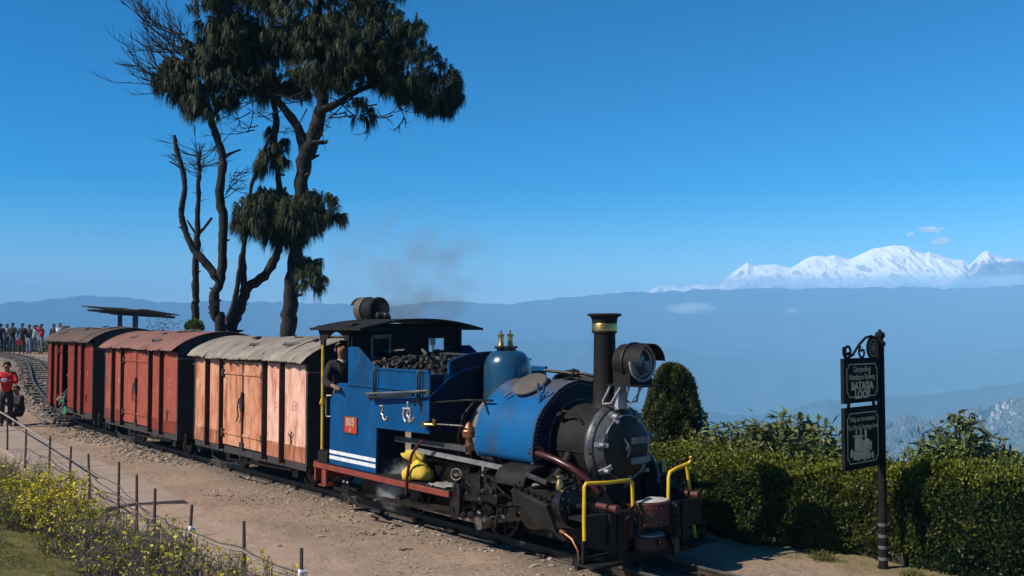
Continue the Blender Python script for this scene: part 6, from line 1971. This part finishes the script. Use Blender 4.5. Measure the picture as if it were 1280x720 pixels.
def person(label, loc, rz, top, legs, pose=None, hair=HAIR, group=None, scale=1.0, detail=1, cap=None, skirt=0):
    """faces local +y"""
    g = empty("person", loc, rz, label, "person", group); g.scale = (scale,) * 3
    J = dict(pel=(0, 0, .93), spine=(0, -.01, 1.12), chest=(0, 0, 1.29), neck=(0, .0, 1.45), hb=(0, .025, 1.535), ht=(0, .012, 1.635))
    for s, k in ((1, "L"), (-1, "R")):
        J.update({"sh" + k: (-s * .17, 0, 1.375), "el" + k: (-s * .225, -.03, 1.11), "wr" + k: (-s * .22, .10, .88), "hip" + k: (-s * .09, 0, .87), "kn" + k: (-s * .10, .02, .48), "an" + k: (-s * .10, -.02, .08), "toe" + k: (-s * .115, .13, .035)})
    J.update(pose or {})
    J = {k: Vector(v) for k, v in J.items()}
    up = (J["ht"] - J["hb"]).normalized()
    s = Skel(); s.j("pel", J["pel"], .105); s.j("spine", J["spine"], .095, "pel"); s.j("chest", J["chest"], .11, "spine"); s.j("neck", J["neck"], .052, "chest"); s.j("hb", J["hb"], .074, "neck"); s.j("hm", J["hb"].lerp(J["ht"], .5), .108, "hb"); s.j("ht", J["ht"], .092, "hm")
    for k in "LR":
        s.j("sh" + k, J["sh" + k], .058, "chest"); s.j("el" + k, J["el" + k], .042, "sh" + k); s.j("wr" + k, J["wr" + k], .027, "el" + k)
        d = (J["wr" + k] - J["el" + k]).normalized(); side = d.cross(Vector((0, 0, 1)))
        side = side.normalized() if side.length > .1 else Vector((1, 0, 0)); nr = side.cross(d)
        pa = J["wr" + k] + d * .075; s.j("pa" + k, pa, .033, "wr" + k)
        for q, (o, ln) in enumerate(((-.028, .075), (-.010, .088), (.010, .082), (.027, .066))):
            b = pa + side * o + d * .02; e = b + d * ln * .8 - nr * ln * .35
            s.j("f%d%s" % (q, k), b, .0105, "pa" + k); s.j("e%d%s" % (q, k), e, .008, "f%d%s" % (q, k))
        s.j("th" + k, J["wr" + k] + d * .05 + side * (-.045), .012, "wr" + k); s.j("tt" + k, J["wr" + k] + d * .095 + side * (-.062) - nr * .01, .009, "th" + k)
        s.j("hip" + k, J["hip" + k].lerp(J["kn" + k], .12), .074, "pel"); s.j("kn" + k, J["kn" + k], .056, "hip" + k); s.j("an" + k, J["an" + k], .04, "kn" + k); s.j("toe" + k, J["toe" + k], .033, "an" + k)
    fwd = Vector(J.get("face", Vector((0, 1, 0)))).normalized()
    hc = J["hb"].lerp(J["ht"], .5)
    s.j("nose", hc + fwd * .112 - up * .018, .017, "hm")
    o = link_mesh("body", s.mesh("body", SKIN, ["pel"]), None, g)
    # eyes, ears, mouth
    sd = fwd.cross(up).normalized()
    for q in (-1, 1):
        x = MB(); x.ball(hc + fwd * .094 + sd * q * .033 + up * .012, .012, 6, 5); x.build("eye", HAIR, g)
        x = MB(); x.obox(hc + fwd * .095 + sd * q * .033 + up * .034, (.036, .012, .008), Matrix((sd, fwd, up)).transposed()); x.build("eyebrow", HAIR, g)
        x = MB(); x.ball(hc + sd * q * .094 - up * .012 - fwd * .01, .024, 7, 6, (.5, .7, 1.2)); x.build("ear", SKIN, g)
    x = MB(); x.obox(hc + fwd * .088 - up * .060, (.045, .012, .010), Matrix((sd, fwd, up)).transposed()); x.build("mouth", LIP, g)
    # hair: cap over the back and top of the head
    x = MB(); vs, fs = [], []; n, m = 18, 9
    for i in range(m + 1):
        th = math.pi * .62 * i / m
        for k in range(n):
            a = 2 * math.pi * k / n; f = math.cos(a)
            lim = th * (1 - .60 * max(0, f) ** .6)
            v = up * math.cos(lim) + (fwd * math.cos(a) + sd * math.sin(a)) * math.sin(lim)
            vs.append(hc + up * .010 - fwd * .012 + v * .0945 * (1.02 + rnd.uniform(-.02, .03)) + up * (.012 * math.cos(lim)))
    for i in range(m):
        for k in range(n): fs.append((i * n + k, i * n + (k + 1) % n, (i + 1) * n + (k + 1) % n, (i + 1) * n + k))
    x.add(vs, fs)
    if cap: x.ball(hc + up * .07, .11, 12, 8, (1, 1, .75)); x.build("cap", cloth(cap), g)
    else: x.build("hair", hair, g, smooth=80)
    # jacket
    s = Skel(); s.j("chest", J["chest"] , .150); s.j("spine", J["spine"], .140, "chest"); s.j("hem", J["pel"] + (J["pel"] - J["spine"]) * .40, .150, "spine"); s.j("nk", J["neck"] - up * .035, .075, "chest")
    for k in "LR":
        s.j("sh" + k, J["sh" + k], .082, "chest"); s.j("el" + k, J["el" + k], .062, "sh" + k); s.j("wr" + k, J["el" + k].lerp(J["wr" + k], .9), .046, "el" + k)
    jk = link_mesh("jacket", s.mesh("jacket", cloth(top), ["chest"]), None, g)
    s = Skel(); s.j("pel", J["pel"], .128); s.j("waist", J["pel"].lerp(J["spine"], .9), .125, "pel")
    for k in "LR":
        s.j("hip" + k, J["hip" + k].lerp(J["kn" + k], .12), .092, "pel"); s.j("kn" + k, J["kn" + k], .074, "hip" + k); s.j("an" + k, J["kn" + k].lerp(J["an" + k], .95), .060, "kn" + k)
    link_mesh("trousers", s.mesh("trousers", cloth(legs), ["pel"]), None, g)
    for k in "LR":
        s = Skel(); s.j("a", J["an" + k], .05); s.j("t", J["toe" + k], .043, "a")
        link_mesh("shoe", s.mesh("shoe", SHOE, ["a"]), None, g)
    return g


def lk(g, *names): pass


GC = "sightseers beyond the train"
ARMS_UP = dict(elL=(-.24, .22, 1.36), wrL=(-.07, .26, 1.55), elR=(.24, .22, 1.36), wrR=(.07, .26, 1.55))
HANDS_FRONT = dict(elL=(-.24, .08, 1.12), wrL=(-.06, .30, 1.18), elR=(.24, .08, 1.12), wrR=(.06, .30, 1.18))
CROWD = [
    (1, 55, 20, "dark-jacketed person at the photo's left edge beyond the curving track", (.02, .02, .025), (.03, .03, .04), {}, 1.02),
    (9, 55.5, -160, "person in pale grey top and dark trousers near the left edge of the crowd", (.42, .42, .45), (.03, .03, .035), HANDS_FRONT, 1.0),
    (16, 54, 175, "person in black jacket standing behind the one with the red bag", (.018, .018, .02), (.03, .04, .07), HANDS_FRONT, 1.04),
    (28, 53, -170, "person in long dark brown jacket with a red bag at the hip", (.035, .026, .022), (.022, .02, .02), {}, 1.02),
    (37, 54, 160, "person in dark vest and light blue jeans in the middle of the crowd", (.03, .032, .04), (.16, .22, .32), HANDS_FRONT, .98),
    (43, 56.5, 190, "person in white top half hidden behind the light blue jeans", (.62, .62, .62), (.12, .13, .16), {}, .96),
    (52, 54, 150, "person in bright red jacket raising a camera to the face", (.52, .025, .03), (.17, .18, .19), ARMS_UP, 1.0),
    (67.5, 54.5, 170, "person in black jacket beside the last wagon's roof corner", (.02, .02, .022), (.03, .03, .04), {}, 1.0),
    (75, 53.5, -120, "person in white shirt under a dark vest aiming a long lens", (.55, .56, .58), (.03, .03, .04), dict(elL=(-.2, .25, 1.28), wrL=(-.06, .46, 1.44), elR=(.22, .18, 1.25), wrR=(.05, .24, 1.46)), 1.03),
]
for px, d, rz, lab, top, legs, pose, sc in CROWD:
    p = at(px, 400, d)
    person(lab, (p.x, d, zg(p.x, d)), R(rz), top, legs, pose, group=GC, scale=sc)


def hang(name, mbx, m, loc, rz, label, cat, parent=None):
    o = mbx.build(name, m, None); o.location = loc; o.rotation_euler = (0, 0, rz); return tag(o, label, cat)


p = at(24, 428, 52.7); x = MB(); x.box(-.17, .17, -.07, .07, -.14, .12); x.tube([(-.1, 0, .12), (-.06, 0, .3), (.06, 0, .3), (.1, 0, .12)], .014, 6)
hang("shoulder_bag", x, cloth((.55, .05, .05)), p, .3, "red bag carried at the hip by the person in dark brown", "bag")
p = at(75, 400, 53.5); gz = zg(p.x, 53.5)
x = MB(); x.box(-.08, .06, -.05, .05, -.06, .06); x.lathe([(.045, .06), (.05, .18), (.06, .20), (.06, .36), (0, .36)], (0, 0, 0), (1, 0, 0), 14)
a = R(-120); c = Vector((p.x, 53.5, gz)) + Vector((-math.sin(a) * .42, math.cos(a) * .42, 1.53)); hang("long_lens_camera", x, SHOE, c, a + math.pi / 2, "black camera with a long lens held up by the white-shirted person", "camera")
p = at(52, 400, 54); gz = zg(p.x, 54); x = MB(); x.box(-.07, .07, -.03, .03, -.045, .045); x.cyl((0, .03, 0), (0, .09, 0), .035, n=12)
a = R(150); hang("compact_camera", x, SHOE, Vector((p.x, 54, gz)) + Vector((-math.sin(a) * .3, math.cos(a) * .3, 1.57)), a, "small black camera held at the red-jacketed person's face", "camera")

# low dark planting and a kerb behind the crowd
n = 9000; xx = rng.uniform(-33, -20, n); yy = 58.5 + rng.normal(0, .5, n); zz = terrain(xx, yy)[0] + rng.random(n) ** 1.3 * (.55 + .35 * fbm(xx * .8, yy * .8, 3, 41))
tag(link_mesh("low_planting", leaves_mesh("low_planting", np.stack([xx, yy, zz], -1), rng.normal(size=(n, 3)), rng.normal(size=(n, 3)), .14, .07, np.clip(rng.normal(.25, .2, n), 0, 1), HEDGE)), "low dark green planting behind the standing sightseers", "planting", kind="stuff")

# the person in red by the track and the one in the wagon doorway
p = at(8, 500, 24.6); person("person in bright red top and dark trousers standing by the track at the left edge", (p.x, 24.6, zg(p.x, 24.6)), R(200), (.55, .022, .025), (.02, .018, .02), dict(elL=(-.25, .10, 1.16), wrL=(-.05, .30, 1.20), elR=(.25, .10, 1.16), wrR=(.06, .30, 1.24)), scale=1.0)
x = MB(); x.box(-.06, .06, -.03, .03, -.04, .04); x.cyl((0, .03, 0), (0, .07, 0), .03, n=12)
a = R(200); hang("white_camera", x, WHITE, Vector((p.x, 24.6, zg(p.x, 24.6))) + Vector((-math.sin(a) * .40, math.cos(a) * .40, 1.24)), a, "small white camera held by the person in the red top", "camera")
p = at(24, 500, 25.2); person("person in black crouching beside the one in the red top", (p.x, 25.2, zg(p.x, 25.2) - .30), R(150), (.02, .02, .022), (.02, .02, .022), dict(HANDS_FRONT, knL=(-.14, .36, .66), knR=(.14, .36, .62), anL=(-.13, .10, .36), anR=(.13, .14, .36), toeL=(-.14, .26, .335), toeR=(.14, .30, .335), pel=(0, -.05, .66), hipL=(-.09, -.03, .62), hipR=(.09, -.03, .62), spine=(0, 0, .84), chest=(0, .05, 1.0), neck=(0, .07, 1.16), hb=(0, .10, 1.245), ht=(0, .10, 1.345), shL=(-.17, .05, 1.09), shR=(.17, .05, 1.09), elL=(-.23, .16, .86), wrL=(-.06, .36, .95), elR=(.23, .16, .86), wrR=(.06, .36, .95)), scale=.95)

# sitting in the wagon's open doorway
lo, rz3, ln3 = l3
d3 = Vector((math.cos(rz3), math.sin(rz3), 0)); n3 = Vector((-d3.y, d3.x, 0))
sp_ = lo + d3 * (ln3 * 2.42 / 4.2) + n3 * .55
sit = dict(pel=(0, 0, .11), hipL=(-.09, .02, .10), hipR=(.09, .02, .10), knL=(-.14, .33, .36), knR=(.14, .34, .30), anL=(-.12, .24, .07), anR=(.12, .27, .07), toeL=(-.13, .40, .03), toeR=(.13, .42, .03), spine=(0, -.02, .30), chest=(0, .05, .47), neck=(0, .10, .63), hb=(0, .15, .715), ht=(0, .17, .81), shL=(-.17, .06, .55), shR=(.17, .06, .55), elL=(-.24, .18, .34), wrL=(-.12, .36, .22), elR=(.24, .16, .36), wrR=(.14, .36, .24))
person("grey-haired person in dark clothes sitting in the last wagon's open doorway", (sp_.x, sp_.y, .64), rz3 + .0, (.02, .022, .025), (.022, .022, .026), sit, hair=HAIR_GREY, scale=1.0)
x = MB(); vs, fs = [], []
for i in range(7):
    for j in range(9): vs.append((-.18 + .06 * i + .01 * math.sin(j), .30 + .02 * math.sin(i * 2 + j) + .05 * (j < 3), .22 - .055 * j))
for i in range(6):
    for j in range(8): fs.append((i * 9 + j, (i + 1) * 9 + j, (i + 1) * 9 + j + 1, i * 9 + j + 1))
x.add(vs, fs); o = x.build("green_cloth", cloth((.02, .20, .10)), None, smooth=80); o.location = (sp_.x, sp_.y, .64); o.rotation_euler = (0, 0, rz3); sm = o.modifiers.new("cloth", 'SOLIDIFY'); sm.thickness = .01
tag(o, "green cloth draped over the knees of the person in the wagon doorway", "cloth")

# the driver leaning out of the cab: built in the train's own directions (local +y is forward)
drv = P0 + FW * -3.27 + NR * .70 + Vector((0, 0, .716))
zz0 = .716
pose = dict(pel=(-.02, 0, .95), spine=(0, .01, 1.13), chest=(.03, .05, 1.29), neck=(.05, .09, 1.44), hb=(.075, .125, 1.54), ht=(.08, .125, 1.64), face=(.45, .9, -.08),
            shR=(.20, .02, 1.36), elR=(.30, .06, 1.12), wrR=(.33, .33, 1.09), shL=(-.14, .10, 1.37), elL=(-.10, .32, 1.22), wrL=(.10, .48, 1.17))
DRIVER = person("driver in black jersey with pale collar leaning from the cab doorway", drv, math.atan2(FW.y, FW.x) - math.pi / 2, (.010, .010, .012), (.016, .016, .018), pose, scale=1.0)
x = MB(); c = Vector((.05, .09, 1.425)); x.lathe([(.068, -.02), (.064, .02), (.058, .03), (.052, .01)], c, (.1, .22, .9), 18)
o = x.build("shirt_collar", cloth((.62, .63, .65)), DRIVER)

# ------------------------------------------------------------------ far side of the valley
def make_town():
    walls = [mat("house_wall", c, tuple(v * .75 for v in c), 1, rough=.9) for c in ((.60, .59, .57), (.48, .44, .40), (.40, .41, .43), (.54, .48, .42))]
    roofs = [mat("house_roof", c, rough=.7) for c in ((.30, .32, .34), (.24, .15, .13), (.16, .20, .22))]
    protos = []
    for k in range(8):
        w, dpt, h = rnd.uniform(7, 13), rnd.uniform(7, 10), rnd.uniform(5, 11)
        me = bpy.data.meshes.new("house")
        r = h + rnd.uniform(1.2, 2.4) if k % 3 else h + .4
        vs = [(-w / 2, -dpt / 2, -6), (w / 2, -dpt / 2, -6), (w / 2, dpt / 2, -6), (-w / 2, dpt / 2, -6), (-w / 2, -dpt / 2, h), (w / 2, -dpt / 2, h), (w / 2, dpt / 2, h), (-w / 2, dpt / 2, h),
              (-w / 2 - .5, -dpt / 2 - .6, h - .1), (w / 2 + .5, -dpt / 2 - .6, h - .1), (w / 2 + .5, dpt / 2 + .6, h - .1), (-w / 2 - .5, dpt / 2 + .6, h - .1), (-w / 2 - .5, 0, r), (w / 2 + .5, 0, r)]
        fs = [(0, 1, 5, 4), (1, 2, 6, 5), (2, 3, 7, 6), (3, 0, 4, 7), (8, 9, 13, 12), (10, 11, 12, 13), (9, 10, 13), (11, 8, 12)]
        n0 = len(fs)
        for f in range(int(h // 3)):
            for q in range(3):
                a = -w / 2 + w * (q + .3) / 3; b = a + w * .13; z0 = f * 3 + 1; i = len(vs)
                vs += [(a, -dpt / 2 - .05, z0), (b, -dpt / 2 - .05, z0), (b, -dpt / 2 - .05, z0 + 1.5), (a, -dpt / 2 - .05, z0 + 1.5)]; fs.append((i, i + 1, i + 2, i + 3))
        me.from_pydata(vs, [], fs)
        me.materials.append(walls[k % 4]); me.materials.append(roofs[k % 3]); me.materials.append(SHOE)
        for i, pl in enumerate(me.polygons): pl.material_index = 1 if 4 <= i < 8 else (2 if i >= n0 else 0)
        protos.append(me)
    n = 0; tries = 0
    while n < 150 and tries < 6000:
        tries += 1
        px = rnd.uniform(1120, 1290) if rnd.random() < .97 else rnd.uniform(1290, 1420); dr = abs(rnd.gauss(0, 60)); r = 1900 - dr
        x0 = (px - 640) / 1200; y = r / math.sqrt(1 + x0 * x0); x = x0 * y
        if vnoise(np.array([px / 22.0]), np.array([dr / 40.0]), 77)[0] < .42: continue
        z = float(terrain(np.array([x]), np.array([y]))[0][0])
        o = bpy.data.objects.new("house", protos[n % 8]); COL.objects.link(o)
        o.location = (x, y, z); o.rotation_euler = (0, 0, math.atan2(-x, y) + rnd.uniform(-.7, .7)); o.scale = (rnd.uniform(.45, .85),) * 3
        tag(o, "small pale hill-town house among trees on the hazy ridge across the valley", "house", "houses on the far ridge"); n += 1
    # trees of the far ridge read as one wood
    m = 15000
    px = rng.uniform(1030, 1340, m); r = 1900 - np.abs(rng.normal(0, 160, m)) + 15
    x0 = (px - 640) / 1200; y = r / np.sqrt(1 + x0 * x0); x = x0 * y; z = terrain(x, y)[0]
    k = fbm(x / 60, y / 60, 3, 14) > .42; x, y, z = x[k], y[k], z[k]; m = len(x)
    h = rng.uniform(5, 13, m); w = h * rng.uniform(.28, .45, m)
    prof = [(0.35, 0), (1.0, .3), (.75, .65), (.0, 1.0)]; ns = 5
    rows = []
    for q, hh in prof:
        for s in range(ns):
            a = 2 * math.pi * s / ns + q; rows.append(np.stack([x + np.cos(a) * w * q * .8, y + np.sin(a) * w * q * .8, z - 1 + h * hh], -1))
    V = np.stack(rows, 1).reshape(-1, 3); i = np.arange(m)[:, None] * (ns * 4)
    Fc = np.concatenate([i + [l * ns + s, l * ns + (s + 1) % ns, (l + 1) * ns + (s + 1) % ns, (l + 1) * ns + s] for l in range(3) for s in range(ns)], 0)
    tag(link_mesh("far_wood", fast_mesh("far_wood", V, Fc, {"tone": np.repeat(rng.random(m), ns * 4)}, leaf_mat("far_tree", (.008, .017, .008), (.030, .040, .016), trans=0))), "dark woods covering the town ridge across the valley", "wood", kind="stuff")


make_town()

SNOW_PX = [760, 800, 815, 822, 832, 842, 850, 858, 872, 882, 890, 900, 907, 916, 925, 935.5, 943, 955, 970, 980, 989, 999, 1008, 1020, 1035, 1044, 1053, 1062, 1070, 1077, 1092.5, 1104, 1115, 1127, 1138, 1146, 1157.5, 1163, 1176.7, 1192, 1205, 1213, 1222.6, 1230, 1236, 1245.6, 1257, 1265, 1280, 1300, 1340, 1400, 1500]
SNOW_PY = [376, 370, 362, 358, 356.5, 357, 360, 358, 355.5, 355, 357, 357, 350, 341, 334.5, 327.5, 332, 331, 330, 333, 335, 329, 323, 319.3, 320.5, 318.5, 322, 324, 321, 317.4, 310.5, 309, 306.7, 306.7, 308, 313.6, 316.7, 314.4, 319.3, 324.3, 324.5, 331, 321.3, 315, 312.8, 319, 323.2, 320.5, 327, 335, 345, 352, 360]


def make_snow():
    """the great snow range, standing far beyond the last ridge and its haze"""
    npx = 760; nr = 130
    px = np.linspace(780, 1420, npx); t = np.linspace(0, 1, nr)
    PX, T = np.meshgrid(px, t)
    x0 = (PX - 640) / 1200; cs = np.sqrt(1 + x0 ** 2)
    Rr = 9200 + 2800 * T
    crest = EYE + (408 - np.interp(PX, SNOW_PX, SNOW_PY)) / 1200 * 12000 / cs
    X = Rr / cs * x0; Y = Rr / cs
    base = 60.0
    rg = fbm(X / 330 + Y / 900, Y / 700 - X / 1200, 5, 101, True)
    fine = fbm(X / 120 + rg, Y / 420, 5, 105, True)
    Z = base + (crest - base) * np.clip(T, 0, 1) ** 1.35
    w = np.sin(np.pi * np.clip(T, 0, 1)) ** .8
    Z = Z + (rg - .62) * 260 * w + (fine - .6) * 150 * w
    lim = EYE + (crest - EYE) * (Rr / 12000) + 0
    Z = np.minimum(Z, lim - (1 - T) * 12)
    V = np.stack([X, Y, Z], -1)
    back = V[-1].copy(); back[:, 1] += 1500; back[:, 2] -= 900
    V = np.concatenate([V, back[None]], 0)
    idx = np.arange((nr + 1) * npx).reshape(nr + 1, npx)
    Fc = np.stack([idx[:-1, :-1], idx[:-1, 1:], idx[1:, 1:], idx[1:, :-1]], -1).reshape(-1, 4)
    line = 400 + 330 * smooth(PX, 1175, 1240) + (fbm(X / 150, Y / 150, 4, 109) - .5) * 260  # line raised at the right: shaded lower slopes painted in the rock colour
    snow = smooth(Z, line - 60, line + 60); snow = np.concatenate([snow, snow[-1:]], 0).ravel()
    m, nt, b = new_mat("snow_rock_and_shade")
    geo = nt.nodes.new("ShaderNodeNewGeometry"); sep = nt.nodes.new("ShaderNodeSeparateXYZ"); nt.links.new(geo.outputs["Normal"], sep.inputs[0])
    tc = nt.nodes.new("ShaderNodeTexCoord"); n1 = nt.nodes.new("ShaderNodeTexNoise"); n1.inputs["Scale"].default_value = .007; n1.inputs["Detail"].default_value = 9
    mp = nt.nodes.new("ShaderNodeMapping"); mp.inputs["Scale"].default_value = (1, .3, .28); nt.links.new(tc.outputs["Object"], mp.inputs[0]); nt.links.new(mp.outputs[0], n1.inputs["Vector"])
    ad = nt.nodes.new("ShaderNodeMath"); ad.operation = 'MULTIPLY_ADD'; ad.inputs[1].default_value = .30; nt.links.new(n1.outputs["Fac"], ad.inputs[0]); nt.links.new(sep.outputs["Z"], ad.inputs[2])
    c = mixc(nt, ramp(nt, ad.outputs[0], .70, .86), (.34, .33, .34), (.90, .87, .84))
    sa = nt.nodes.new("ShaderNodeAttribute"); sa.attribute_name = "snow"
    c = mixc(nt, sa.outputs["Fac"], (.13, .14, .16), c)
    nt.links.new(c, b.inputs["Base Color"]); b.inputs["Roughness"].default_value = .8; b.inputs["Specular IOR Level"].default_value = .1
    me = fast_mesh("snow_mountains", V.reshape(-1, 3), Fc, {"snow": snow}, m, True)
    tag(link_mesh("snow_mountains", me), kind="structure")


make_snow()


def cloud_mat(name, dens, col=(1, 1, 1), noise=None, emis=None, aniso=.2):
    m = bpy.data.materials.new(name); m.use_nodes = True; nt = m.node_tree
    for n in list(nt.nodes): nt.nodes.remove(n)
    out = nt.nodes.new("ShaderNodeOutputMaterial"); v = nt.nodes.new("ShaderNodeVolumePrincipled")
    v.inputs["Color"].default_value = rgb(col); v.inputs["Density"].default_value = dens; v.inputs["Anisotropy"].default_value = aniso
    nt.links.new(v.outputs[0], out.inputs["Volume"])
    if noise:
        sc, lo, hi = noise
        f = ramp(nt, nz(nt, sc, 4), lo, hi); mu = nt.nodes.new("ShaderNodeMath"); mu.operation = 'MULTIPLY'; mu.inputs[1].default_value = dens
        nt.links.new(f, mu.inputs[0])
        tc = nt.nodes.new("ShaderNodeTexCoord"); gr = nt.nodes.new("ShaderNodeTexGradient"); gr.gradient_type = 'SPHERICAL'; mp = nt.nodes.new("ShaderNodeMapping")
        nt.links.new(tc.outputs["Generated"], mp.inputs[0]); mp.inputs["Location"].default_value = (-1, -1, -1); mp.inputs["Scale"].default_value = (2, 2, 2)
        nt.links.new(mp.outputs[0], gr.inputs[0])
        m2 = nt.nodes.new("ShaderNodeMath"); m2.operation = 'MULTIPLY'; nt.links.new(mu.outputs[0], m2.inputs[0]); nt.links.new(ramp(nt, gr.outputs["Fac"], 0, .55), m2.inputs[1])
        nt.links.new(m2.outputs[0], v.inputs["Density"])
    return m


def lumpy(blobs, n=18, m=12):
    x = MB()
    for c, r, sc in blobs: x.ball(c, r, n, m, sc, .04)
    return x


CLOUDM = mat("cloud_white", (.85, .86, .88), rough=1.0, spec=0)


def make_clouds():
    cm = cloud_mat("cloud_vapour", .028, (1.0, 1.0, 1.0), aniso=-.4)
    for px, py, wpx, hpx, lab in ((1163, 287.5, 26, 8, "larger small white cloud floating above the snow peaks"), (1139, 293, 7, 5, "tiniest white cloud above the snow peaks"), (1176, 302, 17, 9, "second small white cloud lower and nearer the right peak")):
        d = 8200; c = at(px, py, d); s = d / 1200; x = MB()
        for k in range(9):
            t = k / 8 - .5; r = (1 - abs(t) * 1.3) * hpx * s * .5 + 4
            x.ball((t * wpx * s, rnd.uniform(-30, 30), rnd.uniform(-.2, .25) * hpx * s), r, 14, 9, (1.5, 1.2, .8), .06)
        o = x.build("cloud", cm, None, smooth=0); o.location = c; tag(o, lab, "cloud", "clouds over the mountains")


make_clouds()


def make_mist():
    for px, py, wpx, hpx, lab in ((965, 352, 210, 20, "thin white mist at the foot of the snow range's lower left shoulder"), (1120, 353, 280, 24, "thin white mist at the foot of the highest snow peak"), (1255, 351, 150, 18, "thin white mist at the foot of the rightmost snow peak")):
        d = 8500; c = at(px, py, d); s = d / 1200; x = MB()
        x.ball((0, 0, 0), 1, 30, 16, (wpx * s * .5, 420, hpx * s * .5), 0)
        o = x.build("mist_bank", cloud_mat("mist_vapour", .0030, (1, 1, 1), noise=(.006, .25, .6), aniso=-.3), None, smooth=0); o.location = c
        tag(o, lab, "mist", "clouds over the mountains", "stuff")


make_mist()

# ------------------------------------------------------------------ the air of the valley
hz = MB(); HB = 7300
hz.box(-HB, HB, -HB, HB, -760, 296)
HM = cloud_mat("valley_haze", .00026, (.31, .66, 1.0), aniso=-.3)
tag(hz.build("haze", HM, None, smooth=0), "pale blue haze filling the valley out to the last ridge", "haze", kind="stuff")

# low clouds lying in the valley
def low_clouds():
    for px, py, wpx, hpx, lab in ((862, 385, 60, 16, "long flat white cloud lying in the valley before the far ridge"), (991, 388, 22, 8, "small faint cloud in the valley below the snow peaks")):
        d = 4300; c = at(px, py, d); s = d / 1200; x = MB()
        x.ball((0, 0, 0), 1, 30, 18, (wpx * s * .6, wpx * s * .4, hpx * s * .55), .03)
        o = x.build("valley_cloud", cloud_mat("valley_cloud_vapour", .03, (.97, .98, 1), noise=(.012, .40, .62)), None, smooth=0); o.location = c; tag(o, lab, "cloud", "clouds over the mountains", "stuff" if 0 else None)


low_clouds()


# ------------------------------------------------------------------ smoke and steam
def puff(name, px, py, d, wpx, hpx, dens, col, sc, lo, hi, label, cat, depth=None):
    c = at(px, py, d); s = d / 1200; x = MB()
    x.ball((0, 0, 0), 1, 24, 16, (wpx * s * .5, (depth or wpx * .4) * s * .5, hpx * s * .5), 0)
    o = x.build(name, cloud_mat(name + "_vapour", dens, col, noise=(sc, lo, hi)), None, smooth=0); o.location = c
    tag(o, label, cat, None, "stuff")


puff("smoke", 512, 330, 15.5, 250, 190, 1.1, (.45, .43, .47), 2.2, .44, .70, "thin brownish smoke drifting up from the engine's cab roof", "smoke")
puff("smoke", 520, 385, 14.2, 150, 62, 3.0, (.35, .33, .34), 2.4, .44, .68, "darker smoke hanging round the cab windows and coal", "smoke")
puff("steam", 498, 610, 12.6, 64, 62, 14, (.92, .92, .93), 5.0, .42, .62, "white steam leaking below the running plate near the sack", "steam")
puff("steam", 502, 588, 12.6, 80, 34, 10, (.85, .85, .86), 5.0, .42, .64, "wisp of steam curling over the running plate", "steam")


def cinders():
    c = at(505, 677, 11.2); c.z = zg(c.x, c.y)
    ctr = np.array([[rnd.gauss(0, .06), rnd.gauss(0, .03), abs(rnd.gauss(0, .012))] for _ in range(60)])
    o = link_mesh("cinder_heap", stone_mesh(size=(.008, .022), centers=ctr, m=COALM, name="cinder_heap")); o.location = c
    tag(o, "small dark heap of cinders lying on the dirt beside the track", "cinders", None, "stuff")


cinders()
